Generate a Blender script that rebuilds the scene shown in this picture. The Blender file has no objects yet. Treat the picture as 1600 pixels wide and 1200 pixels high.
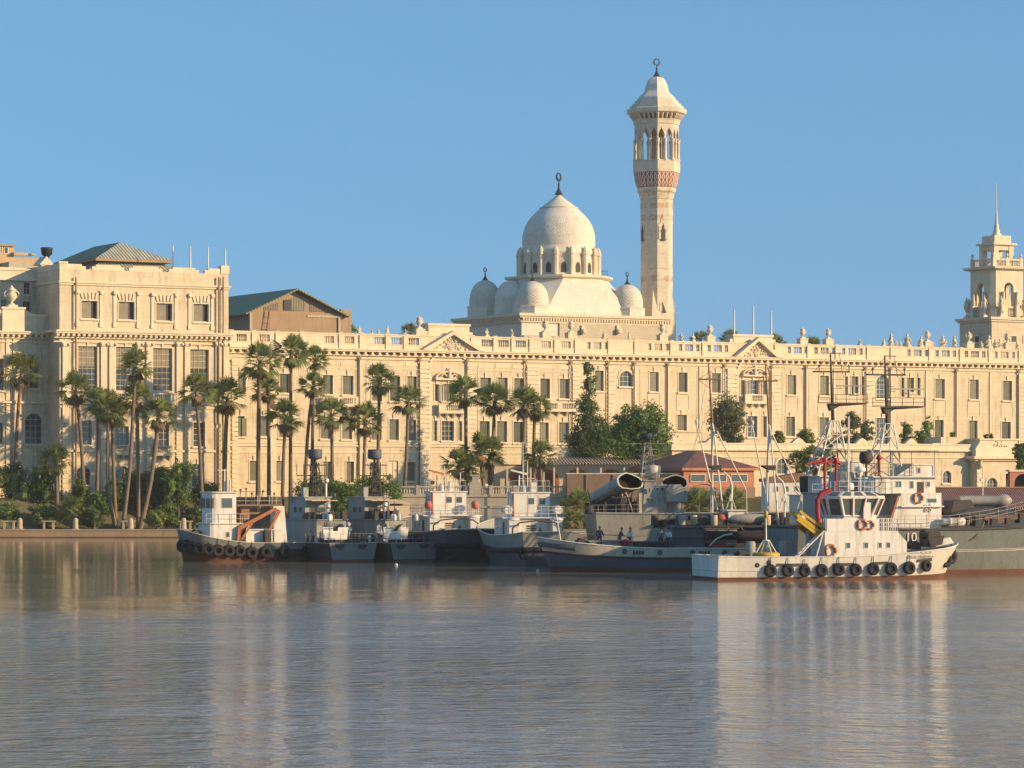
import bpy, math, random
from mathutils import Vector, Matrix, Euler
R = math.radians
random.seed(7)
scn = bpy.context.scene
# ------------------------------------------------------------------ camera
FPX = 5000.0; HOR = 743.0; CZ = 8.0
cam = bpy.data.objects.new('camera', bpy.data.cameras.new('camera'))
scn.collection.objects.link(cam); scn.camera = cam
cam.location = (0, 0, CZ); cam.rotation_euler = (R(90), 0, 0)
cam.data.sensor_width = 36; cam.data.lens = 36*FPX/1600
cam.data.shift_y = (HOR-600)/1600
cam.data.clip_start = 1; cam.data.clip_end = 12000
# ------------------------------------------------------------------ sky, sun, exposure
SUN_AZ = 71.0; SUN_EL = 16.0
w = bpy.data.worlds.new('World'); scn.world = w; w.use_nodes = True
nt = w.node_tree; bg = nt.nodes['Background']
sky = nt.nodes.new('ShaderNodeTexSky'); sky.sky_type = 'NISHITA'; sky.sun_disc = False
sky.sun_elevation = R(SUN_EL); sky.sun_rotation = R(180-SUN_AZ)
sky.air_density = 1.0; sky.dust_density = 0.6; sky.ozone_density = 2.2
tcw = nt.nodes.new('ShaderNodeTexCoord'); mpw = nt.nodes.new('ShaderNodeMapping'); mpw.inputs['Scale'].default_value = (1, 1, .55); mpw.inputs['Location'].default_value = (0, 0, .30)
nt.links.new(tcw.outputs['Generated'], mpw.inputs[0]); nt.links.new(mpw.outputs[0], sky.inputs[0])
tint = nt.nodes.new('ShaderNodeMix'); tint.data_type = 'RGBA'; tint.blend_type = 'MULTIPLY'; tint.inputs[0].default_value = 1; tint.inputs[7].default_value = (.70, .97, .99, 1)
nt.links.new(sky.outputs[0], tint.inputs[6]); nt.links.new(tint.outputs[2], bg.inputs[0]); bg.inputs[1].default_value = 0.15
sl = bpy.data.lights.new('sun', 'SUN'); sun = bpy.data.objects.new('sun', sl)
scn.collection.objects.link(sun)
sl.energy = 4.2; sl.angle = R(0.5); sl.color = (1.0, 0.70, 0.37)
sdir = Vector((math.sin(R(SUN_AZ))*math.cos(R(SUN_EL)), -math.cos(R(SUN_AZ))*math.cos(R(SUN_EL)), math.sin(R(SUN_EL))))
sun.rotation_euler = sdir.to_track_quat('Z', 'Y').to_euler()
scn.view_settings.view_transform = 'Standard'; scn.view_settings.look = 'None'
scn.view_settings.exposure = 0.62; scn.view_settings.gamma = 1
# ------------------------------------------------------------------ helpers
COL = scn.collection
def thing(name, label, cat, loc=(0,0,0), rz=0, group=None):
    o = bpy.data.objects.new(name, None); COL.objects.link(o)
    o.location = loc; o.rotation_euler = (0, 0, rz); o.empty_display_size = .5
    tag(o, label, cat, group); return o
def tag(o, label, cat, group=None, kind=None):
    if label: o['label'] = label
    if cat: o['category'] = cat
    if group: o['group'] = group
    if kind: o['kind'] = kind
    return o
class MB:
    def __init__(s): s.v = []; s.f = []; s.m = []; s.sm = []
    def add(s, vs, fs, mi=0, smooth=False):
        b = len(s.v); s.v.extend([tuple(v) for v in vs])
        for f in fs: s.f.append(tuple(b+i for i in f)); s.m.append(mi); s.sm.append(smooth)
    def box(s, x0, x1, y0, y1, z0, z1, mi=0):
        if x0 > x1: x0, x1 = x1, x0
        if y0 > y1: y0, y1 = y1, y0
        if z0 > z1: z0, z1 = z1, z0
        s.add([(x0,y0,z0),(x1,y0,z0),(x1,y1,z0),(x0,y1,z0),(x0,y0,z1),(x1,y0,z1),(x1,y1,z1),(x0,y1,z1)],
              [(0,3,2,1),(4,5,6,7),(0,1,5,4),(1,2,6,5),(2,3,7,6),(3,0,4,7)], mi)
        return s
    def quad(s, a, b, c, d, mi=0): s.add([a,b,c,d], [(0,1,2,3)], mi)
    def tube(s, p, q, r0, r1=None, n=6, mi=0, cap=True, smooth=True):
        if r1 is None: r1 = r0
        p = Vector(p); q = Vector(q); d = (q-p)
        if d.length < 1e-6: return s
        d.normalize(); a = d.orthogonal().normalized(); b = d.cross(a)
        vs = []
        for c, r in ((p, r0), (q, r1)):
            for i in range(n):
                t = 2*math.pi*i/n; vs.append(c+a*(r*math.cos(t))+b*(r*math.sin(t)))
        s.add(vs, [(i,(i+1)%n,n+(i+1)%n,n+i) for i in range(n)], mi, smooth)
        if cap: s.add(vs, [tuple(range(n-1,-1,-1)), tuple(range(n,2*n))], mi)
        return s
    def path(s, pts, r, n=6, mi=0, closed=False):
        pts = [Vector(p) for p in pts]; rs = r if isinstance(r, (list, tuple)) else [r]*len(pts)
        rings = []
        prev = None
        for i, p in enumerate(pts):
            if closed: d = pts[(i+1)%len(pts)]-pts[i-1]
            else: d = pts[min(i+1, len(pts)-1)]-pts[max(i-1, 0)]
            d.normalize()
            a = d.orthogonal().normalized() if prev is None else (prev-d*prev.dot(d)).normalized()
            prev = a; b = d.cross(a)
            rings.append([p+a*(rs[i]*math.cos(2*math.pi*k/n))+b*(rs[i]*math.sin(2*math.pi*k/n)) for k in range(n)])
        vs = [v for g in rings for v in g]; m = len(rings); fs = []
        for i in range(m if closed else m-1):
            j = (i+1)%m
            for k in range(n): fs.append((i*n+k, i*n+(k+1)%n, j*n+(k+1)%n, j*n+k))
        s.add(vs, fs, mi, True)
        if not closed: s.add(vs, [tuple(range(n-1,-1,-1)), tuple(range((m-1)*n, m*n))], mi)
        return s
    def lathe(s, prof, c=(0,0,0), n=16, mi=0, rot=0, smooth=True, sx=1, sy=1, axis='z'):
        vs = []; fs = []
        for r, z in prof:
            for i in range(n):
                t = rot+2*math.pi*i/n
                x, y, zz = r*math.cos(t)*sx, r*math.sin(t)*sy, z
                if axis == 'x': x, y, zz = zz, x, y
                if axis == 'y': x, y, zz = y, zz, x
                vs.append((c[0]+x, c[1]+y, c[2]+zz))
        m = len(prof)
        for j in range(m-1):
            for i in range(n): fs.append((j*n+i, j*n+(i+1)%n, (j+1)*n+(i+1)%n, (j+1)*n+i))
        s.add(vs, fs, mi, smooth)
        if prof[0][0] > 1e-4: s.add(vs[:n], [tuple(range(n-1,-1,-1))], mi)
        if prof[-1][0] > 1e-4: s.add(vs[-n:], [tuple(range(n))], mi)
        return s
    def prism(s, poly, y0, y1, mi=0, axis='y'):   # polygon in (x,z) extruded along y ; axis 'z': (x,y) along z ; 'x': (y,z) along x
        n = len(poly)
        def P(a, b, t): return (a, t, b) if axis == 'y' else ((a, b, t) if axis == 'z' else (t, a, b))
        vs = [P(a, b, y0) for a, b in poly]+[P(a, b, y1) for a, b in poly]
        s.add(vs, [tuple(range(n)), tuple(range(2*n-1, n-1, -1))]+[(i, n+i, n+(i+1)%n, (i+1)%n) for i in range(n)], mi)
        return s
    def loft(s, rings, mi=0, closed=True, caps=True, smooth=False):
        n = len(rings[0]); vs = [v for g in rings for v in g]; fs = []
        for j in range(len(rings)-1):
            for i in range(n if closed else n-1): fs.append((j*n+i, j*n+(i+1)%n, (j+1)*n+(i+1)%n, (j+1)*n+i))
        s.add(vs, fs, mi, smooth)
        if caps and closed: s.add(vs, [tuple(range(n-1,-1,-1)), tuple(range(len(vs)-n, len(vs)))], mi)
        return s
    def torus(s, c, Rr, r, n=16, m=8, axis='y', mi=0):
        pts = []
        for i in range(n):
            t = 2*math.pi*i/n; a, b = Rr*math.cos(t), Rr*math.sin(t)
            pts.append({'y': (c[0]+a, c[1], c[2]+b), 'x': (c[0], c[1]+a, c[2]+b), 'z': (c[0]+a, c[1]+b, c[2])}[axis])
        return s.path(pts, r, m, mi, True)
    def build_each(s, name, mats, parent=None):
        par = list(range(len(s.v))); pos = {}
        def find(a):
            while par[a] != a: par[a] = par[par[a]]; a = par[a]
            return a
        for i, v in enumerate(s.v):
            k = tuple(round(c, 4) for c in v)
            if k in pos: par[find(i)] = find(pos[k])
            else: pos[k] = i
        for f in s.f:
            for q in f[1:]: par[find(q)] = find(f[0])
        groups = {}
        for j, f in enumerate(s.f): groups.setdefault(find(f[0]), []).append(j)
        for js in groups.values():
            m = MB(); idx = {}
            for j in js:
                fn = []
                for q in s.f[j]:
                    if q not in idx: idx[q] = len(m.v); m.v.append(s.v[q])
                    fn.append(idx[q])
                m.f.append(tuple(fn)); m.m.append(s.m[j]); m.sm.append(s.sm[j])
            m.build(name, mats, parent)
    def build(s, name, mats, parent=None, loc=None, rot=None, recalc=False):
        me = bpy.data.meshes.new(name); me.from_pydata(s.v, [], s.f); 
        if not isinstance(mats, (list, tuple)): mats = [mats]
        for m in mats: me.materials.append(m)
        me.polygons.foreach_set('material_index', s.m); me.polygons.foreach_set('use_smooth', s.sm)
        me.validate(); me.update()
        o = bpy.data.objects.new(name, me); COL.objects.link(o)
        if parent is not None: o.parent = parent
        if loc is not None: o.location = loc
        if rot is not None: o.rotation_euler = rot
        return o
def put(name, mats, parent, fn, **k):
    m = MB(); fn(m); return m.build(name, mats, parent, **k)
def box(name, mat, parent, *a): return MB().box(*a).build(name, mat, parent)
def copy_tree(o, parent=None):
    c = o.copy(); COL.objects.link(c)
    if parent: c.parent = parent
    for ch in o.children: copy_tree(ch, c)
    return c
class Fr:     # a ground frame: x along, y away from the camera side, z up
    def __init__(s, px, Y, deg, z=0):
        s.o = Vector((0, 0, z)); s.o.y = Y; s.o.x = (px-800)/FPX*Y; s.a = R(deg); s.c = math.cos(s.a); s.s = math.sin(s.a)
    def u(s, px, y=0):
        k = (px-800)/FPX
        return (k*(s.o.y+y*s.c)-s.o.x+y*s.s)/(s.c-k*s.s)
    def Y(s, u, y=0): return s.o.y+u*s.s+y*s.c
    def z(s, py, u, y=0): return CZ+(HOR-py)*s.Y(u, y)/FPX-s.o.z
    def pz(s, px, py, y=0):
        u = s.u(px, y); return u, s.z(py, u, y)
    def world(s, u, y=0, z=0): return Vector((s.o.x+u*s.c-y*s.s, s.o.y+u*s.s+y*s.c, s.o.z+z))
    def root(s, name, label, cat, group=None): return thing(name, label, cat, s.o, s.a, group)
# ------------------------------------------------------------------ materials
def newmat(name):
    m = bpy.data.materials.new(name); m.use_nodes = True
    return m, m.node_tree, m.node_tree.nodes['Principled BSDF']
def ND(nt, t, **k):
    n = nt.nodes.new(t)
    for a, b in k.items():
        if a in n.inputs: n.inputs[a].default_value = b
        else: setattr(n, a, b)
    return n
def coords(nt, scale=(1,1,1), obj=True):
    tc = ND(nt, 'ShaderNodeTexCoord'); mp = ND(nt, 'ShaderNodeMapping'); mp.inputs['Scale'].default_value = scale
    nt.links.new(tc.outputs['Object'], mp.inputs[0]); return mp.outputs[0]
def mixc(nt, fac, a, b, mode='MIX'):
    n = nt.nodes.new('ShaderNodeMix'); n.data_type = 'RGBA'; n.blend_type = mode
    for i, x in ((6, a), (7, b)):
        if hasattr(x, 'links'): nt.links.new(x, n.inputs[i])
        else: n.inputs[i].default_value = (*x, 1)
    if hasattr(fac, 'links'): nt.links.new(fac, n.inputs[0])
    else: n.inputs[0].default_value = fac
    return n.outputs[2]
def ramp(nt, x, a, b, c0=(0,0,0,1), c1=(1,1,1,1)):
    r = nt.nodes.new('ShaderNodeValToRGB'); r.color_ramp.elements[0].position = a; r.color_ramp.elements[1].position = b
    r.color_ramp.elements[0].color = c0; r.color_ramp.elements[1].color = c1
    nt.links.new(x, r.inputs[0]); return r.outputs[0]
def mul(c, k): return tuple(min(1, x*k) for x in c)
def surf(name, col, var=.18, dirt=None, dirt_amt=.0, rough=.8, scale=1.0, streak=True, bump=.0, metal=0.0, courses=0, spec=.3):
    """weathered procedural surface: tone patches, vertical streaks of dirt, fine bump, optional stone courses"""
    m, nt, b = newmat(name); v = coords(nt)
    n1 = ND(nt, 'ShaderNodeTexNoise', Scale=.45*scale, Detail=5.0, Roughness=.6); nt.links.new(v, n1.inputs[0])
    c = mixc(nt, ramp(nt, n1.outputs[0], .3, .7), mul(col, 1-var), mul(col, 1+var*.6))
    n2 = ND(nt, 'ShaderNodeTexNoise', Scale=6*scale, Detail=4.0); nt.links.new(v, n2.inputs[0])
    c = mixc(nt, .35*min(1, var*4), c, mixc(nt, ramp(nt, n2.outputs[0], .35, .65), mul(col, .7), mul(col, 1.12)))
    if dirt:
        v2 = coords(nt, (1.6*scale, 1.6*scale, .22*scale) if streak else (1, 1, 1))
        n3 = ND(nt, 'ShaderNodeTexNoise', Scale=1.5, Detail=6.0, Roughness=.7); nt.links.new(v2, n3.inputs[0])
        mth = nt.nodes.new('ShaderNodeMath'); mth.operation = 'MULTIPLY'; mth.inputs[1].default_value = dirt_amt
        nt.links.new(ramp(nt, n3.outputs[0], .50, .70), mth.inputs[0])
        c = mixc(nt, mth.outputs[0], c, dirt)
    bh = n2.outputs[0]
    if courses:
        br = ND(nt, 'ShaderNodeTexBrick'); br.inputs['Scale'].default_value = 1.0
        br.inputs['Brick Width'].default_value = courses*2.2; br.inputs['Row Height'].default_value = courses
        br.inputs['Mortar Size'].default_value = .018; br.inputs['Color1'].default_value = (1,1,1,1); br.inputs['Color2'].default_value = (.86,.86,.86,1)
        br.inputs['Mortar'].default_value = (.6,.6,.6,1)
        sp = nt.nodes.new('ShaderNodeSeparateXYZ'); nt.links.new(v, sp.inputs[0])
        ad = nt.nodes.new('ShaderNodeMath'); nt.links.new(sp.outputs[0], ad.inputs[0]); nt.links.new(sp.outputs[1], ad.inputs[1])
        cb = nt.nodes.new('ShaderNodeCombineXYZ'); nt.links.new(ad.outputs[0], cb.inputs[0]); nt.links.new(sp.outputs[2], cb.inputs[1])
        nt.links.new(cb.outputs[0], br.inputs[0])
        c = mixc(nt, .55, c, br.outputs[0], 'MULTIPLY')
    nt.links.new(c, b.inputs['Base Color'])
    if bump:
        bp = ND(nt, 'ShaderNodeBump', Strength=bump, Distance=.04); nt.links.new(bh, bp.inputs['Height']); nt.links.new(bp.outputs[0], b.inputs['Normal'])
    b.inputs['Roughness'].default_value = rough; b.inputs['Metallic'].default_value = metal
    b.inputs['Specular IOR Level'].default_value = spec
    return m
def ribbed(name, col, period=.5, depth=.5, col2=None, axis=0, rough=.55):
    m, nt, b = newmat(name); v = coords(nt)
    wv = ND(nt, 'ShaderNodeTexWave', Scale=1/period*.5*2/ (2*math.pi)*3.14159, Distortion=0.0); wv.bands_direction = 'XYZ'[axis]
    nt.links.new(v, wv.inputs[0])
    n = ND(nt, 'ShaderNodeTexNoise', Scale=.8, Detail=5.0); nt.links.new(v, n.inputs[0])
    c = mixc(nt, ramp(nt, n.outputs[0], .3, .7), mul(col, .75), mul(col, 1.2))
    c = mixc(nt, ramp(nt, wv.outputs[1], .1, .5), col2 or mul(col, .45), c)
    nt.links.new(c, b.inputs['Base Color'])
    bp = ND(nt, 'ShaderNodeBump', Strength=depth, Distance=.1); nt.links.new(wv.outputs[1], bp.inputs['Height']); nt.links.new(bp.outputs[0], b.inputs['Normal'])
    b.inputs['Roughness'].default_value = rough
    return m
def leafmat(name, c1, c2, trans=.25):
    m, nt, b = newmat(name); v = coords(nt)
    n = ND(nt, 'ShaderNodeTexNoise', Scale=1.1, Detail=3.0); nt.links.new(v, n.inputs[0])
    n2 = ND(nt, 'ShaderNodeTexNoise', Scale=9.0, Detail=2.0); nt.links.new(v, n2.inputs[0])
    c = mixc(nt, ramp(nt, n.outputs[0], .35, .65), c1, c2)
    c = mixc(nt, .3, c, mixc(nt, ramp(nt, n2.outputs[0], .3, .7), mul(c1, .5), mul(c2, 1.5)))
    nt.links.new(c, b.inputs['Base Color']); b.inputs['Roughness'].default_value = .55
    tr = nt.nodes.new('ShaderNodeBsdfTranslucent'); nt.links.new(c, tr.inputs[0])
    mx = nt.nodes.new('ShaderNodeMixShader'); mx.inputs[0].default_value = trans
    out = nt.nodes['Material Output']; nt.links.new(b.outputs[0], mx.inputs[1]); nt.links.new(tr.outputs[0], mx.inputs[2]); nt.links.new(mx.outputs[0], out.inputs[0])
    return m
M = {}
M['stone'] = surf('cream_stone', (.66,.545,.38), .14, (.34,.25,.15), .75, .85, courses=.62, bump=.3)
M['trim'] = surf('cream_trim', (.70,.59,.42), .12, (.38,.29,.19), .5, .85, scale=1.3, bump=.3)
M['white_stone'] = surf('white_marble', (.72,.64,.52), .10, (.45,.40,.33), .22, .7, courses=.8)
M['mosque_low'] = surf('tan_stone', (.56,.47,.34), .12, (.3,.25,.18), .4, .85, courses=.5, bump=.3)
M['brownwall'] = surf('brown_plaster', (.36,.25,.155), .15, (.2,.14,.09), .5, .9, bump=.4)
M['greyplaster'] = surf('grey_plaster', (.46,.41,.33), .12, (.25,.2,.15), .5, .9)
M['dark'] = surf('dark_interior', (.045,.045,.05), .2, rough=.6)
M['shutter'] = surf('grey_green_shutter', (.165,.165,.125), .22, (.26,.23,.17), .3, .7, scale=3)
M['pane'] = surf('window_pane', (.05,.06,.065), .2, rough=.12, spec=.6)
M['curtain'] = surf('curtained_pane', (.22,.19,.14), .3, rough=.5, scale=2)
M['frame'] = surf('window_frame_paint', (.62,.55,.42), .1, rough=.7)
M['iron'] = surf('black_iron', (.035,.045,.05), .2, rough=.45, metal=.3)
M['pole'] = surf('white_pole', (.66,.61,.50), .05, rough=.5)
M['greenroof'] = ribbed('green_metal_roof', (.25,.265,.15), .8, .5, None, 0, .85)
M['tanroof'] = ribbed('tan_ribbed_roof', (.52,.47,.34), .8, .8, (.16,.17,.12))
M['redtile'] = ribbed('red_tile_roof', (.27,.115,.07), .5, 1.0, (.12,.05,.035))
M['redpaint'] = surf('terracotta_paint', (.42,.17,.10), .15, (.25,.12,.08), .3, .8)
M['brick'] = surf('brown_brickwork', (.26,.17,.115), .2, (.15,.1,.07), .4, .9, courses=.22)
M['quay'] = surf('quay_stone', (.42,.27,.15), .18, (.2,.15,.1), .5, .9, bump=.5)
M['coping'] = surf('coping_stone', (.50,.38,.26), .12, (.3,.22,.16), .4, .85, bump=.3)
M['weed'] = surf('wet_stone', (.10,.085,.06), .3, rough=.5)
# ------------------------------------------------------------------ water
def water_mat():
    m, nt, b = newmat('harbour_water'); 
    tc = ND(nt, 'ShaderNodeTexCoord')
    def mp(s, rz=0):
        q = ND(nt, 'ShaderNodeMapping'); q.inputs['Scale'].default_value = s; q.inputs['Rotation'].default_value = (0,0,rz)
        nt.links.new(tc.outputs['Object'], q.inputs[0]); return q.outputs[0]
    n1 = ND(nt, 'ShaderNodeTexNoise', Scale=1.0, Detail=3.0, Roughness=.5, Distortion=.6); nt.links.new(mp((.62,.95,1), .06), n1.inputs[0])
    n2 = ND(nt, 'ShaderNodeTexNoise', Scale=1.0, Detail=3.0, Roughness=.6); nt.links.new(mp((1.4,2.4,1), -.2), n2.inputs[0])
    n3 = ND(nt, 'ShaderNodeTexNoise', Scale=1.0, Detail=4.0, Roughness=.6); nt.links.new(mp((.010,.035,1), -.12), n3.inputs[0])
    sep = nt.nodes.new('ShaderNodeSeparateXYZ'); nt.links.new(tc.outputs['Object'], sep.inputs[0])
    # wind: calm in the lee of the quay and boats, ruffled in the middle of the basin, moderate close by
    wn = nt.nodes.new('ShaderNodeMath'); wn.operation = 'MULTIPLY_ADD'; nt.links.new(n3.outputs[0], wn.inputs[0]); wn.inputs[1].default_value = 110; nt.links.new(sep.outputs[1], wn.inputs[2])
    yr = ND(nt, 'ShaderNodeMapRange'); nt.links.new(wn.outputs[0], yr.inputs[0]); yr.inputs[1].default_value = 110; yr.inputs[2].default_value = 310
    cr_ = nt.nodes.new('ShaderNodeValToRGB'); nt.links.new(yr.outputs[0], cr_.inputs[0]); e = cr_.color_ramp.elements
    e[0].position = 0; e[0].color = (.30,)*3+(1,); e[1].position = 1; e[1].color = (.02,)*3+(1,)
    for p_, v_ in ((.22,.30),(.31,.42),(.43,.42),(.51,.22),(.57,.22),(.67,.09),(.80,.035)): q = e.new(p_); q.color = (v_,)*3+(1,)
    st = cr_
    n4 = ND(nt, 'ShaderNodeTexNoise', Scale=1.0, Detail=5.0, Roughness=.65); nt.links.new(mp((.07,.16,1), -.1), n4.inputs[0])
    g4 = ND(nt, 'ShaderNodeMapRange'); nt.links.new(n4.outputs[0], g4.inputs[0]); g4.inputs[1].default_value = .38; g4.inputs[2].default_value = .62; g4.inputs[3].default_value = .45; g4.inputs[4].default_value = 1.4
    sm = nt.nodes.new('ShaderNodeMath'); sm.operation = 'MULTIPLY'; nt.links.new(st.outputs[0], sm.inputs[0]); nt.links.new(g4.outputs[0], sm.inputs[1]); st = sm
    ad = nt.nodes.new('ShaderNodeMath'); ad.operation = 'MULTIPLY_ADD'; nt.links.new(n2.outputs[0], ad.inputs[0]); ad.inputs[1].default_value = .3; nt.links.new(n1.outputs[0], ad.inputs[2])
    bp = ND(nt, 'ShaderNodeBump', Distance=1.25); nt.links.new(ad.outputs[0], bp.inputs['Height']); nt.links.new(st.outputs[0], bp.inputs['Strength'])
    nt.links.new(bp.outputs[0], b.inputs['Normal'])
    b.inputs['Base Color'].default_value = (.27,.235,.175,1); b.inputs['Roughness'].default_value = .05
    b.inputs['IOR'].default_value = 1.38; b.inputs['Specular IOR Level'].default_value = .6
    return m
M['water'] = water_mat()
wm = MB(); wm.add([(-4000,-600,0),(4000,-600,0),(4000,6000,0),(-4000,6000,0)], [(0,1,2,3)])
tag(wm.build('water', M['water']), None, None, None, 'structure')
# ------------------------------------------------------------------ ground
PF = Fr(360, 450, 29)      # the palace frame: facade plane y = 0
def smooth(t): t = max(0, min(1, t)); return t*t*(3-2*t)
def gz(X, Y):
    d = -(-(X-PF.o.x)*PF.s+(Y-PF.o.y)*PF.c)
    z = 1+4*smooth((14-d)/7)
    if X > -17 and Y > 426.2: z = max(z, 5.0)
    return z
M['soil'] = surf('garden_ground', (.13,.12,.06), .35, (.07,.10,.03), .6, .95, streak=False, bump=.6)
gm = MB(); xs = [-4000,-1000,-300]+[-120+3*i for i in range(93)]+[300,1000,4000]
xs = sorted(set(xs+[-17.3,-16.9])); ys = [412.5,415,418,421,424,426.0,426.3]+[428+3*i for i in range(42)]+[700,1200,3000,7000]
for y in ys:
    for x in xs: gm.v.append((x, y, gz(x, y)-.02))
nx = len(xs)
for j in range(len(ys)-1):
    for i in range(nx-1): gm.f.append((j*nx+i, j*nx+i+1, (j+1)*nx+i+1, (j+1)*nx+i)); gm.m.append(0); gm.sm.append(False)
tag(gm.build('ground', M['soil']), None, None, None, 'structure')
q = MB(); q.box(-400,400,412,412.55,-1.5,.92); q.box(-400,400,411.2,411.995,-1.5,.12,1)
qo = q.build('quay_wall', [M['quay'], M['weed']]); tag(qo, None, None, None, 'structure')
x = -400
pm = MB()
while x < 400:
    pm.box(x, x+1.95, 411.9, 416.5, .925, 1.0+random.uniform(0,.01)); x += 2
tag(pm.build('promenade', M['coping']), None, None, None, 'structure')
# ------------------------------------------------------------------ palace
def wall(mb, u0, u1, z0, z1, y, ops, depth=.45, mi=0):
    us = sorted(set([u0, u1]+[min(max(q, u0), u1) for o in ops for q in o[:2]]))
    zs = sorted(set([z0, z1]+[min(max(q, z0), z1) for o in ops for q in o[2:4]]))
    for i in range(len(us)-1):
        run = None
        for j in range(len(zs)-1):
            cu = (us[i]+us[i+1])/2; cz = (zs[j]+zs[j+1])/2
            hole = any(o[0] < cu < o[1] and o[2] < cz < o[3] for o in ops)
            if not hole and run is None: run = zs[j]
            if (hole or j == len(zs)-2) and run is not None:
                top = zs[j] if hole else zs[j+1]
                mb.quad((us[i],y,run),(us[i+1],y,run),(us[i+1],y,top),(us[i],y,top), mi); run = None
    for o in ops:
        a, b, c, d = o[:4]
        for p in (((a,c),(a,d)), ((b,d),(b,c)), ((a,d),(b,d)), ((b,c),(a,c))):
            (p0, q0), (p1, q1) = p
            mb.quad((p0,y,q0),(p1,y,q1),(p1,y+depth,q1),(p0,y+depth,q0), mi)
def arch_fill(mb, a, b, spring, top, y, depth, mi=0, n=10):   # spandrels of a semicircular head inside a square opening
    c = (a+b)/2; r = (b-a)/2; h = top-spring
    for s in (-1, 1):
        pts = [(c+s*r, spring)]+[(c+s*r*math.cos(t*math.pi/2/n), spring+h*.98*math.sin(t*math.pi/2/n)) for t in range(1, n+1)]+[(c+s*r, top)]
        # fan from corner
        for i in range(len(pts)-2):
            mb.quad((c+s*r, y, top), (pts[i][0], y, pts[i][1]), (pts[i+1][0], y, pts[i+1][1]), (c+s*r, y, top-.001), mi)
            mb.quad((pts[i][0], y, pts[i][1]), (pts[i+1][0], y, pts[i+1][1]), (pts[i+1][0], y+depth, pts[i+1][1]), (pts[i][0], y+depth, pts[i][1]), mi)
def window(par, y, a, b, c, d, st='sh', name='window', trim=True, sill=True):
    W = b-a; H = d-c; m = MB(); t = .16
    if trim:
        m.box(a-t, a, y-.07, y+.02, c, d); m.box(b, b+t, y-.07, y+.02, c, d); 
        if st != 'arch' : m.box(a-t, b+t, y-.07, y+.02, d, d+t); m.box((a+b)/2-.16, (a+b)/2+.16, y-.16, y-.072, d-.02, d+.75)
    if sill: m.box(a-.22, b+.22, y-.26, y+.05, c-.24, c-.002)
    yi = y+.24
    m.box(a, a+.07, yi, yi+.1, c, d); m.box(b-.07, b, yi, yi+.1, c, d); m.box(a+.07, b-.07, yi, yi+.1, d-.08, d); m.box(a+.07, b-.07, yi, yi+.1, c, c+.08)
    if st in ('gl', 'arch', 'tall'):
        nb = max(2, round(W/.75)); nh = max(2, round(H/.8))
        for i in range(1, nb): x = a+W*i/nb; w_ = .015 if st == 'tall' else .03; m.box(x-w_, x+w_, yi+.02, yi+.08, c+.08, d-.08)
        for j in range(1, nh): z = c+H*j/nh; m.box(a+.07, b-.07, yi+.03, yi+.075, z-.025, z+.025)
    if st == 'arch':
        arch_fill(m, a, b, d-W*.5, d, y+.003, .3)
        cc = (a+b)/2
        for k in range(13):
            t0 = math.pi*k/13; t1 = math.pi*(k+.92)/13; r0 = W/2+.04; r1 = W/2+.36; zc = d-W/2
            m.prism([(cc+r0*math.cos(t0), zc+r0*math.sin(t0)), (cc+r1*math.cos(t0), zc+r1*math.sin(t0)), (cc+r1*math.cos(t1), zc+r1*math.sin(t1)), (cc+r0*math.cos(t1), zc+r0*math.sin(t1))], y-.09, y-.002)
    o = m.build(name, M['frame'] if st in ('gl','arch','cur') else M['trim'], par)
    if st == 'sh':
        s = MB(); n = 4; g = .025
        for i in range(n):
            x0 = a+.08+(W-.16)*i/n; x1 = a+.08+(W-.16)*(i+1)/n-g
            s.box(x0, x1, yi+.03, yi+.07, c+.09, d-.09)
            for k in range(int(H/.16)):
                z = c+.14+k*.16
                if z < d-.2: s.box(x0+.04, x1-.04, yi+.012, yi+.0298, z, z+.07)
        s.build('shutter', M[random.choice(('shutter','shutter','shutter_pale','shutter_dark'))], o)
        box('pane', M['dark'], o, a+.02, b-.02, yi+.09, yi+.12, c+.02, d-.02)
    elif st == 'cur':
        box('curtain', M['curtain'], o, a+.08, b-W*.33, yi+.12, yi+.15, c+.05, d-.05)
        box('pane', M['dark'], o, a+.02, b-.02, yi+.2, yi+.23, c+.02, d-.02)
    elif st == 'tall':
        box('curtain', M['curtain'], o, a+.08, b-.08, yi+.085, yi+.1, c+H*.54, d-.05)
        box('pane', M['pane'], o, a+.02, b-.02, yi+.11, yi+.14, c+.02, d-.02)
    elif st == 'open':
        for sgn, xe in ((-1, a), (1, b)):
            box('shutter', M['shutter'], o, xe-.28 if sgn < 0 else xe-.45, xe+.45 if sgn < 0 else xe+.28, y-.13, y-.08, c+.02, d-.3)
        box('pane', M['pane'], o, a+.02, b-.02, yi+.11, yi+.14, c+.02, d-.02)
    else:
        box('pane', M['pane'], o, a+.02, b-.02, yi+.1, yi+.13, c+.02, d-.02)
    return o
BAL = [(.10,0),(.10,.08),(.06,.14),(.12,.38),(.11,.48),(.05,.72),(.06,.82),(.10,.88),(.10,1)]
def baluster(m, u, y, z0, h, mi=0, k=1.0): m.lathe([(r*k, z*h) for r, z in BAL], (u, y, z0), 6, mi)
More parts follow.
